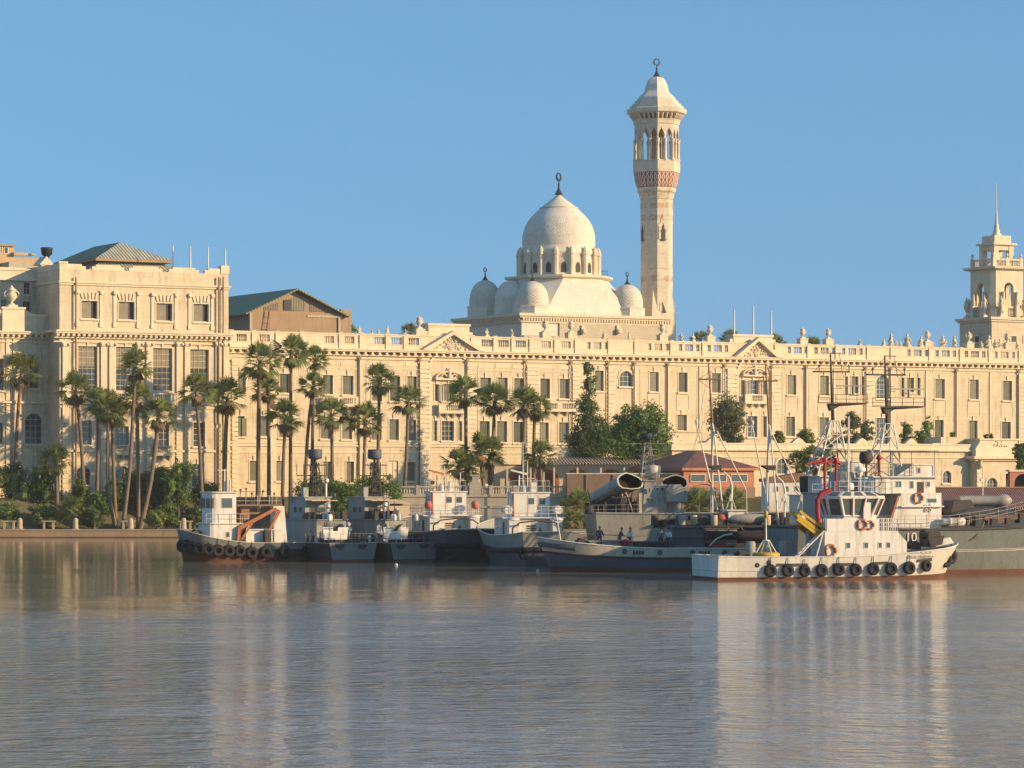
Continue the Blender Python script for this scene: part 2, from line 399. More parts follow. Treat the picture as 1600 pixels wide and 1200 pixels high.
def balcony(par, a, b, z, y=0, dep=.9, h=1.15, name='balcony', groups=None, ends=True):
    o = put(name, M['trim'], par, lambda m: (m.box(a, b, y-dep, y-.002, z-.28, z), [m.prism([(y-.002, z-.28), (y-dep+.1, z-.28), (y-.002, z-1.0)], x-.15, x+.15, 0, 'x') for x in [a+.3+(b-a-.6)*i/max(1, round((b-a)/1.6)) for i in range(1+max(1, round((b-a)/1.6)))]]))
    m = MB(); yy = y-dep+.18
    m.box(a, b, yy-.14, yy+.14, z+h-.16, z+h); m.box(a, b, yy-.12, yy+.12, z, z+.14)
    gs = groups or [(a+.35, b-.35)]; pts = [a]+[q for g in gs for q in g]+[b]
    for i in range(0, len(pts), 2):
        if pts[i+1]-pts[i] > .05: m.box(pts[i], pts[i+1], yy-.11, yy+.11, z+.14, z+h-.16)
    for g0, g1 in gs:
        n = max(2, round((g1-g0)/.3))
        for i in range(n): baluster(m, g0+(g1-g0)*(i+.5)/n, yy, z+.14, h-.3)
    m.build('balustrade', M['trim'], o); return o
def parapet(par, a, b, z0, z1, y, groups, name='parapet', mat=None, dep=.45):
    m = MB(); zb, zt = z0+(z1-z0)*.33, z0+(z1-z0)*.80
    m.box(a, b, y-.1, y+dep, zt, z1-.18); m.box(a-.05, b+.05, y-.2, y+dep+.1, z1-.18, z1); m.box(a, b, y-.1, y+dep, z0, zb-.1); m.box(a, b, y-.16, y+dep+.05, zb-.1, zb)
    gs = sorted(groups); pts = [a]+[q for g in gs for q in g]+[b]
    for i in range(0, len(pts), 2):
        if pts[i+1]-pts[i] > .02: m.box(pts[i], pts[i+1], y-.06, y+dep-.04, zb, zt)
    for g0, g1 in gs:
        n = max(2, round((g1-g0)/.36))
        for i in range(n): baluster(m, g0+(g1-g0)*(i+.5)/n, y+dep/2, zb, zt-zb, 0, 1.15)
    return m.build(name, mat or M['trim'], par)
def quoins(m, a, b, y, z0, z1, h=.66, g=.14, proud=.22):
    z = z0; k = 0
    while z < z1-.1:
        d = .1 if k % 2 else 0
        m.box(a+d*0, b-d*0, y-proud, y-.002, z, min(z+h-g, z1)); m.box(a+.05, b-.05, y-proud+.16, y-.002, min(z+h-g, z1), min(z+h, z1)); z += h; k += 1
def cornice(m, a, b, y, z, k=1.0, dent=None, mi=0):
    m.box(a, b, y-.35*k, y-.002, z-1.0*k, z-.75*k, mi); m.box(a, b, y-.95*k, y-.002, z-.42*k, z-.2*k, mi); m.box(a, b, y-1.1*k, y-.002, z-.197*k, z, mi); m.box(a, b, y-.2*k, y-.003, z-1.5*k, z-1.35*k, mi)
    if dent:
        n = int((b-a)/dent)
        for i in range(n):
            x = a+(b-a)*(i+.5)/n; m.box(x-.17*k, x+.17*k, y-.8*k, y-.003, z-.75*k+.003, z-.42*k-.003, mi)
urnmesh = None
def urn(par, u, y, z, h=1.9, name='urn'):
    global urnmesh
    if urnmesh is None:
        m = MB(); m.box(-.42,.42,-.42,.42,0,.18)
        m.lathe([(.3,.18),(.3,.26),(.14,.36),(.12,.46),(.36,.66),(.46,.95),(.44,1.12),(.30,1.26),(.26,1.34),(.42,1.44),(.42,1.52),(.22,1.6),(.14,1.72),(.1,1.8),(.0,1.9)], n=12)
        for s in (-1, 1): m.path([(s*.4,0,.85),(s*.62,0,.95),(s*.66,0,1.2),(s*.5,0,1.38),(s*.34,0,1.34)], .06, 5)
        urnmesh = m.build('urn', M['trim']); 
        o = urnmesh
    else:
        o = urnmesh.copy(); COL.objects.link(o)
    o.name = name; o.parent = par; o.location = (u, y, z); o.scale = (h/1.9,)*3; return o
statmesh = None
def statue(par, u, y, z, h=1.3, rz=0):
    global statmesh
    if statmesh is None:
        m = MB(); m.box(-.38,.38,-.3,.3,0,.22); m.lathe([(.28,.22),(.36,.32),(.30,.55),(.26,.75),(.32,.9),(.30,1.0),(.12,1.08),(.1,1.14)], n=10, sy=.75)
        m.lathe([(.0,1.08),(.13,1.12),(.17,1.25),(.15,1.38),(.06,1.46),(0,1.47)], n=10)
        m.path([(-.3,0,.95),(-.42,-.1,.75),(-.3,-.25,.55),(-.05,-.28,.5)], .08, 5); m.path([(.3,0,.95),(.4,-.12,.7),(.2,-.3,.5)], .08, 5)
        m.path([(.25,.1,.4),(.45,.0,.3),(.5,-.15,.24)], .1, 5)
        o = statmesh = m.build('statue', M['trim'])
    else: o = statmesh.copy(); COL.objects.link(o); o.name = 'statue'
    o.parent = par; o.location = (u, y, z); o.scale = (h/1.45,)*3; o.rotation_euler = (0, 0, rz); return o
P = PF
M['shutter_pale'] = surf('faded_shutter', (.24,.23,.17), .25, (.3,.25,.18), .4, .7, scale=3); M['shutter_dark'] = surf('dark_shutter', (.11,.12,.09), .25, (.2,.17,.12), .3, .7, scale=3)
M['pipe'] = surf('rusty_downpipe', (.33,.22,.13), .2, (.25,.13,.06), .5, .8)
pal = P.root('palace', 'long cream three-storey palace front with green shutters running behind the palms', 'palace')
U = P.u
ZB, ZC, ZP = 4.0, 26.2, 28.4
yF = 0.0; yT = 14.0
ops = []; wins = []
def W_(a, b, t, bt, st='sh', ref=None, y=0.0):
    u0, u1 = U(a, y), U(b, y); z1 = P.z(t, (u0+u1)/2, y); z0 = P.z(bt, (u0+u1)/2, y)
    return (u0, u1, z0, z1, st)
up = [(366,384,582,612),(404,420,583,613),(437,452,584,614),(504,520,586,616),(535,552,587,617),(581,597,588,627),(609,625,588,627),(636,652,588,627),
      (750,767,590,627),(777,793,590,627),(803,819,591,628),(844,859,591.5,622.5),(874,890,592,623),(929,943,579,611),(1015,1029,581,612),(1060,1074,582,613),
      (1112,1126,583,614),(1230,1244,586,617),(1281,1295,587,618),(1461,1476,592,623),(1515,1529,593,624),(1567,1581,595,626)]
lo = [(404,420,650,682),(436,452,652,684),(501,517,654,686),(534,550,654.5,686.5),(580,596,655,688),(608,623,655,688),(637,650,656,688.5),
      (749,765,658,691),(776,792,658,691),(802,818,659,692),(842,857,660,693),(873,888,660,693),(970,984,648,680),(1013,1027,648,680),(1058,1073,648,673),(1112,1126,649,678),(1228,1242,651,682),
      (1280,1295,652,684),(1460,1474,656,687),(1514,1527,657,688),(1565,1579,659,689)]
gr = [(390,404,720,752),(431,445,720,752),(505,517,721,754),(541,553,721,754),(580,595,722,754),(635,649,722,752),(752,766,725,757),(780,794,725,757),(845,858,727,758),(873,888,727,758)]
for q in up+lo+gr: wins.append(W_(*q))
wins.append(W_(371,382,650,682,'open'))
wins.append(W_(968,988,580,604,'arch')); wins.append(W_(1369,1389,587,623,'arch')); wins.append(W_(1369,1388,653,695,'gl'))
for q in ((1320,1325,588,617),(1330,1341,588,615),(1346,1351,588,617),(1408,1413,590,620),(1417,1428,590,613),(1433,1438,590,618)): wins.append(W_(*q))
for q in ((1168,1183,650,683,'gl'),(1192,1198,650,683)): wins.append(W_(*q))
for q in ((679,685,600,627),(691,710,600,627),(716,722,600,627),(677,683,657,689,'gl'),(690,709,658,689,'gl'),(716,722,658,689,'gl')): wins.append(W_(*q))
for q in ((1157,1164,594,618),(1169,1184,594,616,'gl'),(1191,1198,595,618)): wins.append(W_(*q))
door_ = W_(607,622,720,764)
u_end = U(1600)+60; u_st = -.5
m = MB(); wall(m, u_st, u_end, ZB, ZC, 0, [q[:4] for q in wins]+[door_[:4]])
m.box(u_st, u_end, 14, 14.4, ZB, ZC); m.box(u_end-.4, u_end, .01, 14, ZB, ZC)
m.build('wall', M['stone'], pal)
for q in wins: window(pal, 0, *q[:4], q[4], sill=q[1]-q[0] > .8)
dm = MB(); dm.box(door_[0], door_[1], .25, .33, door_[2], door_[3]); do = dm.build('door', M['frame'], pal)
cu = (door_[0]+door_[1])/2
box('door_leaf', M['trim'], do, cu+.05, door_[1]-.05, .18, .248, door_[2]+.1, door_[3]-.15)
box('roof', M['greyplaster'], pal, u_st, u_end, .5, 14, ZC-.5, ZC-.1)
m = MB(); cornice(m, u_st, U(1600)+60, 0, ZC, 1.0, 1.15)
m.box(u_st, u_end, -.12, -.003, 12.55, 12.85); m.box(u_st, u_end, -.2, -.003, 12.15, 12.4); m.box(u_st, u_end, -.1, -.003, 11.2, 11.45)
for z in (10.6, 9.9, 9.2, 8.5, 7.8, 7.1, 6.4, 5.7):
    pass
m.build('cornice', M['trim'], pal)
# rusticated piers and pilasters
piers = [(362,371,1),(422,431,0),(560,565,0),(655,671,1),(729,744,1),(823,842,1),(894,906,1),(950,960,1),(988,994,1),(1042,1046,0),(1092,1095,0),(1136,1150,1),(1205,1220,1),(1258,1262,0),(1302,1306,0),(1353,1366,1),(1390,1395,0),(1446,1450,0),(1492,1497,0),(1546,1550,0),(1590,1606,1)]
for a, b, k in piers:
    m = MB()
    if k: quoins(m, U(a), U(b), 0, 5, 24.2); m.box(U(a)-.08, U(b)+.08, -.28, -.17, 24.0, 24.4)
    else: m.box(U(a), U(b), -.16, -.002, 5, 24.6)
    m.build('pilaster', M['trim'], pal)
for px in (563, 657, 731, 822, 893, 951, 992, 1044, 1133, 1206, 1260, 1353, 1392, 1495, 1592):
    m = MB(); u = U(px)-.25; m.tube((u, -.3, 5), (u, -.3, 25.2), .075, n=6); m.box(u-.2, u+.2, -.5, -.2, 24.6, 25.0)
    m.build('downpipe', M['pipe'], pal)
# recessed panels (thin raised frames) above and below windows on the upper floor
for q in up:
    m = MB(); u0, u1 = U(q[0])-.55, U(q[1])+.55; z = P.z(q[2], u0)
    m.box(u0, u1, -.09, -.003, z+.95, z+1.1)
    m.box(u0+.3, u1-.3, -.06, -.003, z+1.45, z+2.0)
    zb = P.z(q[3], u0)
    if q[3]-q[2] < 35 and q[0] > 1000:
        m.box(u0+.2, u0+.32, -.07, -.003, zb-2.6, zb-.4); m.box(u1-.32, u1-.2, -.07, -.003, zb-2.6, zb-.4); m.box(u0+.2, u1-.2, -.07, -.003, zb-2.75, zb-2.6)
    m.build_each('moulding', M['trim'], pal)
# big frames between the bays
for a, b in ((1000,1040),(1047,1090),(1097,1133),(1222,1257),(1264,1301),(1308,1352),(1396,1445),(1451,1491),(1498,1545),(1551,1589),(500,556),(572,652),(746,821),(840,893)):
    m = MB(); u0, u1 = U(a), U(b); z = 24.0
    m.box(u0, u1, -.07, -.003, z, z+.1); m.box(u0, u0+.1, -.07, -.003, 13.4, z); m.box(u1-.1, u1, -.07, -.003, 13.4, z)
    m.build('panel_frame', M['trim'], pal)
def bal_groups(spans): return [(U(a), U(b)) for a, b in spans]
sp = [(368,385),(404,421)]
sp += [(506,521),(537,553),(583,600),(610,627),(637,654),(751,768),(777,794),(804,821),(844,860),(876,891)]
def triple(c): return [(c-16,c-10),(c-6,c+7),(c+11,c+17)]
for c in (932,1027,1075,1120,1245,1287,1330,1432,1476,1522,1568): sp += triple(c)
parapet(pal, u_st, u_end, ZC, ZP, -.1, [(max(a, u_st+.2), b) for a, b in bal_groups(sp)])
for px in (360, 395, 432, 470, 531, 563, 604, 632, 737, 772, 800, 828, 867, 899, 951, 992, 1048, 1098, 1211, 1262, 1306, 1355, 1392, 1452, 1500, 1545, 1592):
    m = MB(); u = U(px); m.box(u-.28, u+.28, -.36, -.16, ZC, ZP-.2); m.box(u-.34, u+.34, -.4, -.3+.5, ZP, ZP+.12)
    m.build('parapet_pier', M['trim'], pal)
for px, h in ((656,2.3),(853,2.3),(893,2.2),(1036,2.3),(1110,2.2),(1255,2.1),(1295,2.1),(1450,2.2),(1515,2.2),(1575,2.2)):
    u = U(px); m = MB(); m.box(u-.7, u+.7, -.3, .75, ZP+.002, ZP+.75); m.box(u-.78, u+.78, -.38, .83, ZP+.75, ZP+.88); m.build('pedestal', M['trim'], pal)
    urn(pal, u, .2, ZP+.88, h*.85)
for i, (px, h) in enumerate(((562,1.1),(582,.7),(592,.7),(606,1.2),(634,.8),(761,1.2),(800,1.2),(945,1.2),(984,1.2),(1065,1.3),(1084,1.25),(1344,1.1),(1382,1.1),(1393,2.0),(1401,.9),(1408,.9),(1418,2.0),(1440,1.7),(1459,.9),(1474,1.9),(1492,1.9),(1534,1.2),(1546,2.1),(1556,1.5),(1563,1.6),(1590,1.3))):
    statue(pal, U(px), .15, ZP+.002, h, i*1.3)
# pedimented bays
def pediment(a, b, apex_y, base_z, pxs):
    u0, u1 = U(a), U(b); c = (u0+u1)/2; za = P.z(apex_y, c, -1)
    m = MB(); zb = base_z
    for s, ue in ((-1, u0), (1, u1)):
        m.prism([(ue, zb), (c, za), (c, za-.55), (ue-s*1.0, zb)], -1.25, -.1) if s < 0 else m.prism([(ue, zb), (ue-s*1.0, zb), (c, za-.55), (c, za)], -1.25, -.1)
    m.prism([(u0+.9, zb), (u1-.9, zb), (c, za-.5)], -.45, .6)
    o = m.build('pediment', M['trim'], pal)
    r = MB(); rr = random.Random(a)
    for i in range(60):
        x = rr.gauss(0, (u1-u0)*.13); hh = (za-zb-.9)*(1-abs(x)/((u1-u0)/2))-.15
        if hh < .1: continue
        z = zb+.12+rr.random()*hh; q = .12+.12*rr.random(); r.lathe([(0,-q),(q*.8,-q*.5),(q,0),(q*.7,q*.6),(0,q)], (c+x, -.5, z), 6)
    for t in range(9):
        an = math.pi*t/8; r.tube((c, -.55, zb+.5), (c+1.1*math.cos(an)*.9, -.5, zb+.5+1.2*math.sin(an)), .1, .03, 5)
    r.build('relief_carving', M['trim'], o)
    # attic block behind
    x0, x1 = pxs; k = MB(); zt = P.z(506 if a < 900 else 523, c, 1)
    k.box(U(x0), U(x1), .5, 2.6, ZC, zt-.35); k.box(U(x0)-.15, U(x1)+.15, .35, 2.75, zt-.35, zt); k.box(U(x0)-.6, U(x0), .6, 2.4, ZC, ZP+.6); k.box(U(x1), U(x1)+.6, .6, 2.4, ZC, ZP+.6)
    k.build('attic_block', M['trim'], pal)
pediment(654, 752, 517, ZC, (672, 736)); pediment(1143, 1216, 527, ZC, (1149, 1210))
def arch_bay(a, b, ztop, zspring, wz):
    u0, u1 = U(a), U(b); c = (u0+u1)/2; r = (u1-u0)/2
    m = MB()
    for k in range(20):
        t0 = math.pi*k/20; t1 = math.pi*(k+1)/20
        m.prism([(c+r*math.cos(t0), zspring+r*math.sin(t0)), (c+(r+.35)*math.cos(t0), zspring+(r+.35)*math.sin(t0)), (c+(r+.35)*math.cos(t1), zspring+(r+.35)*math.sin(t1)), (c+r*math.cos(t1), zspring+r*math.sin(t1))], -.22, -.003)
    m.box(u0-.35, u0, -.2, -.003, 13, zspring); m.box(u1, u1+.35, -.2, -.003, 13, zspring)
    m.box(c-.4, c+.4, -.45, -.23, zspring+r-.3, zspring+r+.9)
    o = m.build('blind_arch', M['trim'], pal)
    m = MB()      # hood over the triple window
    m.box(c-2.3, c+2.3, -.6, -.003, wz+.55, wz+.8)
    for k in range(8):
        t0 = math.pi*k/8; t1 = math.pi*(k+1)/8
        m.prism([(c+2.1*math.cos(t0), wz+.81+.9*math.sin(t0)), (c+2.3*math.cos(t0), wz+.81+1.15*math.sin(t0)), (c+2.3*math.cos(t1), wz+.81+1.15*math.sin(t1)), (c+2.1*math.cos(t1), wz+.81+.9*math.sin(t1))], -.5, -.003)
    m.lathe([(.3,0),(.4,.3),(.25,.7),(.3,1.0),(.15,1.4),(0,1.7)], (c, -.35, wz+.82), 8)
    for sx in (-1, 1): m.path([(c+sx*.3,-.3,wz+1.0),(c+sx*.8,-.3,wz+1.5),(c+sx*1.3,-.3,wz+1.2)], .15, 5)
    for x in (-1.35, -.95, .95, 1.35): m.lathe([(.13,0),(.13,.1),(.1,.15),(.09,2.3),(.14,2.5)], (c+x, -.25, wz-2.6), 6)
    m.build('window_hood', M['trim'], o)
arch_bay(673, 728, 24.6, P.z(577, U(700)), P.z(600, U(700)))
arch_bay(1153, 1203, 24.6, P.z(588, U(1178)), P.z(594, U(1178)))
for (a, b, py) in ((426,456,632),(500,556,632),(841,900,640)):
    u0, u1 = U(a), U(b, 0); n = 2 if b-a > 40 else 1
    z = P.z(py, u0, -.8)
    g = [(u0+.4+(u1-u0)*i/n, u0+(u1-u0)*(i+1)/n-.4) for i in range(n)]
    balcony(pal, u0, u1, z, groups=g)
balcony(pal, U(682), U(722), P.z(643, U(700), -.8), groups=[(U(692), U(713))])
balcony(pal, U(1160), U(1196), P.z(628, U(1178), -.8), groups=[(U(1170), U(1188))])
# --------------------- left pavilion block (projects 2.3 m)
yp = -2.3
def Wp(a, b, t, bt, st, y=yp):
    u0, u1 = U(a, y), U(b, y); c = (u0+u1)/2
    return (u0, u1, P.z(bt, c, y), P.z(t, c, y), st)
pw = [Wp(127,152,470,498,'cur'),Wp(185,210,471.5,499.5,'cur'),Wp(244,269,474,501.5,'cur'),Wp(302,326,475,503,'cur'),
      Wp(122,152,541,610,'tall'),Wp(181,212,542,611,'tall'),Wp(239,269,544,611,'tall'),Wp(297,326,546,612,'tall'),
      Wp(128,143,657,695,'gl'),Wp(180,201,666,696,'gl'),Wp(241,264,666,697,'gl'),Wp(302,320,660,698,'gl'),
      Wp(119,141,729,758,'arch'),Wp(181,203,729,758,'arch'),Wp(240,264,730,758,'arch'),Wp(300,318,725,760,'gl')]
ua, ub = U(93, yp), U(357, yp); zt = P.z(424, U(225, yp), yp)
m = MB(); wall(m, ua, ub, ZB, zt, yp, [q[:4] for q in pw])
m.quad((ua, yp, ZB), (ua, 16, ZB), (ua, 16, zt), (ua, yp, zt)); m.quad((ub, yp, ZB), (ub, 16, ZB), (ub, 16, zt), (ub, yp, zt)); m.quad((ua, 16, ZB), (ub, 16, ZB), (ub, 16, zt), (ua, 16, zt))
m.build('pavilion_wall', M['stone'], pal)
for q in pw: window(pal, yp, *q[:4], q[4])
zc1 = P.z(518, U(225, yp), yp-1); zc2 = P.z(443, U(225, yp), yp)
m = MB(); cornice(m, ua-.9, ub+.5, yp, zc1, 1.1, .75); m.box(ua-1.0, ua-.002, yp, 6, zc1-.3, zc1)
m.box(ua-.25, ub+.25, yp-.4, yp-.002, zc2-.22, zc2); m.box(ua-.1, ub+.1, yp-.22, yp-.002, zc2-.5, zc2-.222); m.box(ua-.25, ua-.002, yp-.1, 10, zc2-.22, zc2)
z = P.z(629, U(225, yp), yp); m.box(ua-.1, ub+.1, yp-.3, yp-.002, z-.3, z); m.box(ua, ub, yp-.15, yp-.002, z-.8, z-.55)
z = P.z(703, U(225, yp), yp); m.box(ua, ub, yp-.22, yp-.002, z-.3, z)
m.build('pavilion_cornice', M['trim'], pal)
# attic parapet with stepped notches over the windows
m = MB(); zt2 = P.z(416, U(225, yp), yp)
segs = [(93,128),(150,188),(208,248),(270,305),(326,357)]
for a, b in segs: m.box(U(a, yp), U(b, yp), yp+.02, yp+.5, zt-.002, zt2)
for a, b in ((128,150),(188,208),(248,270),(305,326)):
    m.box(U(a, yp), U(a+6, yp), yp+.02, yp+.5, zt-.002, zt+.35*(zt2-zt)+.2); m.box(U(b-6, yp), U(b, yp), yp+.02, yp+.5, zt-.002, zt+.35*(zt2-zt)+.2)
m.box(ua, ua+.5, yp+.51, 14, zt-.002, zt2)
m.box(ua-.12, U(106, yp), yp-.1, yp+.6, zt2, zt2+.3); m.box(U(345, yp), ub+.1, yp-.1, yp+.9, zt-.001, zt2+.45)
m.build('pavilion_parapet', M['trim'], pal)
for a, b in ((97,106),(157,166),(170,179),(213,221),(228,237),(275,283),(288,296),(336,344),(349,357)):
    m = MB(); u0, u1 = U(a, yp), U(b, yp); zz = P.z(533, u0, yp)
    m.box(u0, u1, yp-.25, yp-.002, 15.2, zz-.7); m.box(u0-.1, u1+.1, yp-.4, yp-.002, zz-.7, zz-.1); m.lathe([(.05,-.2),(.22,-.1),(.22,.1),(.05,.2)], (u0, yp-.42, zz-.45), 8, axis='y'); m.lathe([(.05,-.2),(.22,-.1),(.22,.1),(.05,.2)], (u1, yp-.42, zz-.45), 8, axis='y')
    quoins(m, u0, u1, yp, 5, 14.6)
    m.build('pilaster', M['trim'], pal)
    
for q in pw[:4]:     # carved surrounds of the small attic windows
    m = MB(); a, b, c, d = q[:4]
    for k in range(5):
        x = a+(b-a)*(k+.5)/5; sx = (k-2)*.12
        m.prism([(x-.12, d+.25), (x+.12, d+.25), (x+.2+sx, d+1.15), (x-.2+sx, d+1.15)], yp-.17, yp-.002)
    for x in (a-.55, b+.55):
        m.box(x-.22, x+.22, yp-.14, yp-.002, c-.5, d+.9); m.lathe([(.1,-.1),(.34,-.06),(.34,.06),(.1,.1)], (x, yp-.22, d+1.15), 8, axis='y'); m.box(x-.28, x+.28, yp-.22, yp-.002, c-1.1, c-.5)
    m.build('window_surround', M['trim'], pal)
for px in (117, 340, 347):
    m = MB(); u = U(px, yp); m.tube((u, yp-.4, 5), (u, yp-.4, P.z(433, u, yp)), .12, n=6); m.build('downpipe', M['pipe'], pal)
for a, b, py in ((178,215,626),(236,272,627),(176,205,708),(238,268,709)):
    u0, u1 = U(a, yp), U(b, yp); balcony(pal, u0, u1, P.z(py, u0, yp-.8), yp, .8)
# --------------------- left wing, recessed
yw = 2.0
ww = [Wp(39,66,646,694,'arch',yw),Wp(46,61,566,607,'tall',yw),Wp(-8,6,560,610,'tall',yw),Wp(-8,5,660,694,'sh',yw),Wp(-40,-22,560,610,'tall',yw),Wp(-40,-22,660,694,'sh',yw)]
uw0 = U(-120, yw); m = MB(); zw = P.z(494, U(40, yw), yw)
wall(m, uw0, ua-.002, ZB, zw, yw, [q[:4] for q in ww]); m.build('wing_wall', M['stone'], pal)
for q in ww: window(pal, yw, *q[:4], q[4])
m = MB(); zc = P.z(518, U(40, yw), yw); cornice(m, uw0, ua-.01, yw, zc, 1.0, .8)
z = P.z(627, U(40, yw), yw); m.box(uw0, ua-.01, yw-.3, yw-.002, z-.3, z); m.box(uw0, ua-.01, yw-.14, yw-.002, z+3.3, z+3.5)
m.box(uw0, ua-.01, yw-.1, yw+.5, zw, zw+.3); 
m.build('wing_cornice', M['trim'], pal)
m = MB(); u = U(20, yw)
m.box(u-1.6, u+1.6, yw-.35, yw+.7, zc, zw+.9); m.box(u-1.75, u+1.75, yw-.5, yw+.8, zw+.9, zw+1.2); m.prism([(u+1.6, zw+.3), (u+2.9, zw+.3), (u+1.6, zw+.9)], yw-.2, yw+.5); m.prism([(u-1.6, zw+.9), (u-2.9, zw+.3), (u-1.6, zw+.3)], yw-.2, yw+.5)
m.build('wing_parapet', M['trim'], pal)
for a, b in ((-16,-9),(9,15),(20,27)):
    m = MB(); quoins(m, U(a, yw), U(b, yw), yw, 5, z-.4); m.box(U(a, yw), U(b, yw), yw-.15, yw-.002, z+.1, zc-1.1); m.build('pilaster', M['trim'], pal)
urn(pal, u-.1, yw+.2, zw+1.2, 3.0)
# --------------------- upper shaded storeys behind the left wing
yu = 7.0; uu0, uu1 = U(-110, yu), U(96, yu)
m = MB(); zz = P.z(437, U(50, yu), yu)
uws = [Wp(37,47,441,460,'gl',yu),Wp(35,48,471,490,'gl',yu),Wp(80,87,467,492,'cur',yu),Wp(1,10,468,481,'gl',yu)]
wall(m, uu0, uu1, zw-3, zz, yu, [q[:4] for q in uws]); m.box(uu0, uu1, 20, 20.4, zw-3, zz); m.build('upper_wall', M['stone'], pal)
for q in uws: window(pal, yu, *q[:4], q[4])
m = MB(); m.box(uu0, uu1, yu-.5, yu-.002, zz-.2, zz+.1); m.box(uu0, uu1, yu-.2, yu+.3, zz+.1, zz+1.6); m.box(uu0, uu1, yu-.35, yu-.21, zz+1.2, zz+1.5)
bx0, bx1 = U(62, yu-1), U(78, yu-1); zb = P.z(414, bx0, yu-1); m.box(bx0, bx1, yu-1.6, yu-.51, zw-3, zb)
c = (bx0+bx1)/2; m.prism([(bx0-.3, zb), (bx1+.3, zb), (c, zb+1.2)], yu-1.8, yu+1)
m.build('upper_cornice', M['trim'], pal)
m = MB(); m.lathe([(.35,0),(.35,.2),(.4,.35),(.75,.7),(.8,1.3),(.85,1.4),(.85,1.6),(.7,1.65)], (U(73, yu+4), yu+4, P.z(405, U(73,yu+4), yu+4)), 14); m.build('roof_vent', M['iron'], pal)
# --------------------- pavilion roofs
def hip(par, nm, x0, x1, y0, y1, z0, zr, hipf, hipb, mats, ov=.0):
    c = (x0+x1)/2; m = MB(); a = [(x0,y0,z0),(x1,y0,z0),(x1,y1,z0),(x0,y1,z0),(c,y0+hipf,zr),(c,y1-hipb,zr)]
    m.add(a, [(0,1,4)], 0); m.add(a, [(1,2,5,4)], 0); m.add(a, [(2,3,5)], 1); m.add(a, [(3,0,4,5)], 1); m.add(a, [(3,2,1,0)], 2)
    m.box(x0, x1, y0, y1, z0-.35, z0-.01, 2)
    return m.build(nm, mats, par)
RM = [M['tanroof'], M['greenroof'], M['brownwall']]
y1_ = 6.0; ru0, ru1 = U(150, y1_), U(271, y1_); zr0 = P.z(403, ru0, y1_)
hip(pal, 'roof', ru0, ru1, y1_, 25, zr0, P.z(379, U(190, 12), 12), (ru1-ru0)*.48, (ru1-ru0)*.3, RM)
m = MB(); zl = P.z(411, ru0, y1_); m.box(ru0+.9, ru1-.9, y1_+.9, 24, zl-.5, zr0-.36); m.build('clerestory', M['brownwall'], pal)
m = MB()
for i in range(9):
    x = ru0+1.2+(ru1-ru0-2.4)*i/9; m.box(x, x+(ru1-ru0-2.4)/9-.25, y1_+.82, y1_+.898, zl+.1, zr0-.5)
m.build('clerestory_window', M['curtain'], pal)
m = MB(); lu0, lu1 = U(120, 2.5), U(305, 2.5); zl0 = P.z(430, lu0, 2.5)
a = [(lu0,1.5,zl0),(lu1,1.5,zl0),(lu1,26,zl0),(lu0,26,zl0),(ru0+.5,y1_+.5,zl),(ru1-.5,y1_+.5,zl),(ru1-.5,23,zl),(ru0+.5,23,zl)]
m.add(a, [(0,1,5,4)], 0); m.add(a, [(1,2,6,5)], 0); m.add(a, [(3,0,4,7)], 1); m.add(a, [(2,3,7,6)], 1); m.build('lower_roof', RM[:2], pal)
# flagpoles
for i, (px, t, b_, y) in enumerate(((270,386,432,2),(297.5,386,430,0),(325,388,430,-.5),(352,390,424,-1.6))):
    u = U(px, y); z0 = P.z(b_, u, y); z1 = P.z(t, u, y)
    o = thing('flagpole', ['short white flagpole beside the green hipped roof, nearest the roof slope', 'white flagpole second from the left on the pavilion top', 'white flagpole third from the left on the pavilion top', 'white flagpole on the right corner of the tall left pavilion'][i], 'flagpole', P.world(u, y, z0), 0, 'bare white flagpoles')
    put('pole', M['pole'], o, lambda m: m.tube((0,0,-2 if i < 3 else 0), (0,0,z1-z0), .14, .09, 8)); put('pole_cap', M['pole'], o, lambda m: m.lathe([(.06,0),(.12,.06),(.06,.14),(0,.16)], (0,0,z1-z0), 8))
for i, (px, t) in enumerate(((1147,486),(1177,479),(1205,487))):
    u = U(px, 1.5); z0 = P.z(523, u, 1.5)-.3; z1 = P.z(t, u, 1.5)
    o = thing('flagpole', ['white flagpole left of the tall middle one above the right pediment', 'tallest of three white flagpoles above the right pediment', 'white flagpole at the right end above the right pediment'][i], 'flagpole', P.world(u, 1.5, z0), 0, 'bare white flagpoles')
    put('pole', M['pole'], o, lambda m: m.tube((0,0,0), (0,0,z1-z0), .15, .1, 8)); put('pole_cap', M['pole'], o, lambda m: m.lathe([(.06,0),(.12,.06),(.06,.14),(0,.16)], (0,0,z1-z0), 8))
# ------------------------------------------------------------------ mosque
def ringmat():
    m, nt, b = newmat('carved_marble'); v = coords(nt)
    # interlaced carving: voronoi + rings driven bump
    vo = ND(nt, 'ShaderNodeTexVoronoi', Scale=2.3); vo.feature = 'DISTANCE_TO_EDGE'; nt.links.new(v, vo.inputs[0])
    r = ramp(nt, vo.outputs[0], .02, .12)
    n = ND(nt, 'ShaderNodeTexNoise', Scale=1.2, Detail=5.0); nt.links.new(v, n.inputs[0])
    c = mixc(nt, ramp(nt, n.outputs[0], .3, .7), (.62,.54,.43), (.74,.66,.54)); nt.links.new(c, b.inputs['Base Color'])
    bp = ND(nt, 'ShaderNodeBump', Strength=.6, Distance=.09); nt.links.new(r, bp.inputs['Height']); nt.links.new(bp.outputs[0], b.inputs['Normal'])
    b.inputs['Roughness'].default_value = .7; return m
M['carved'] = ringmat()
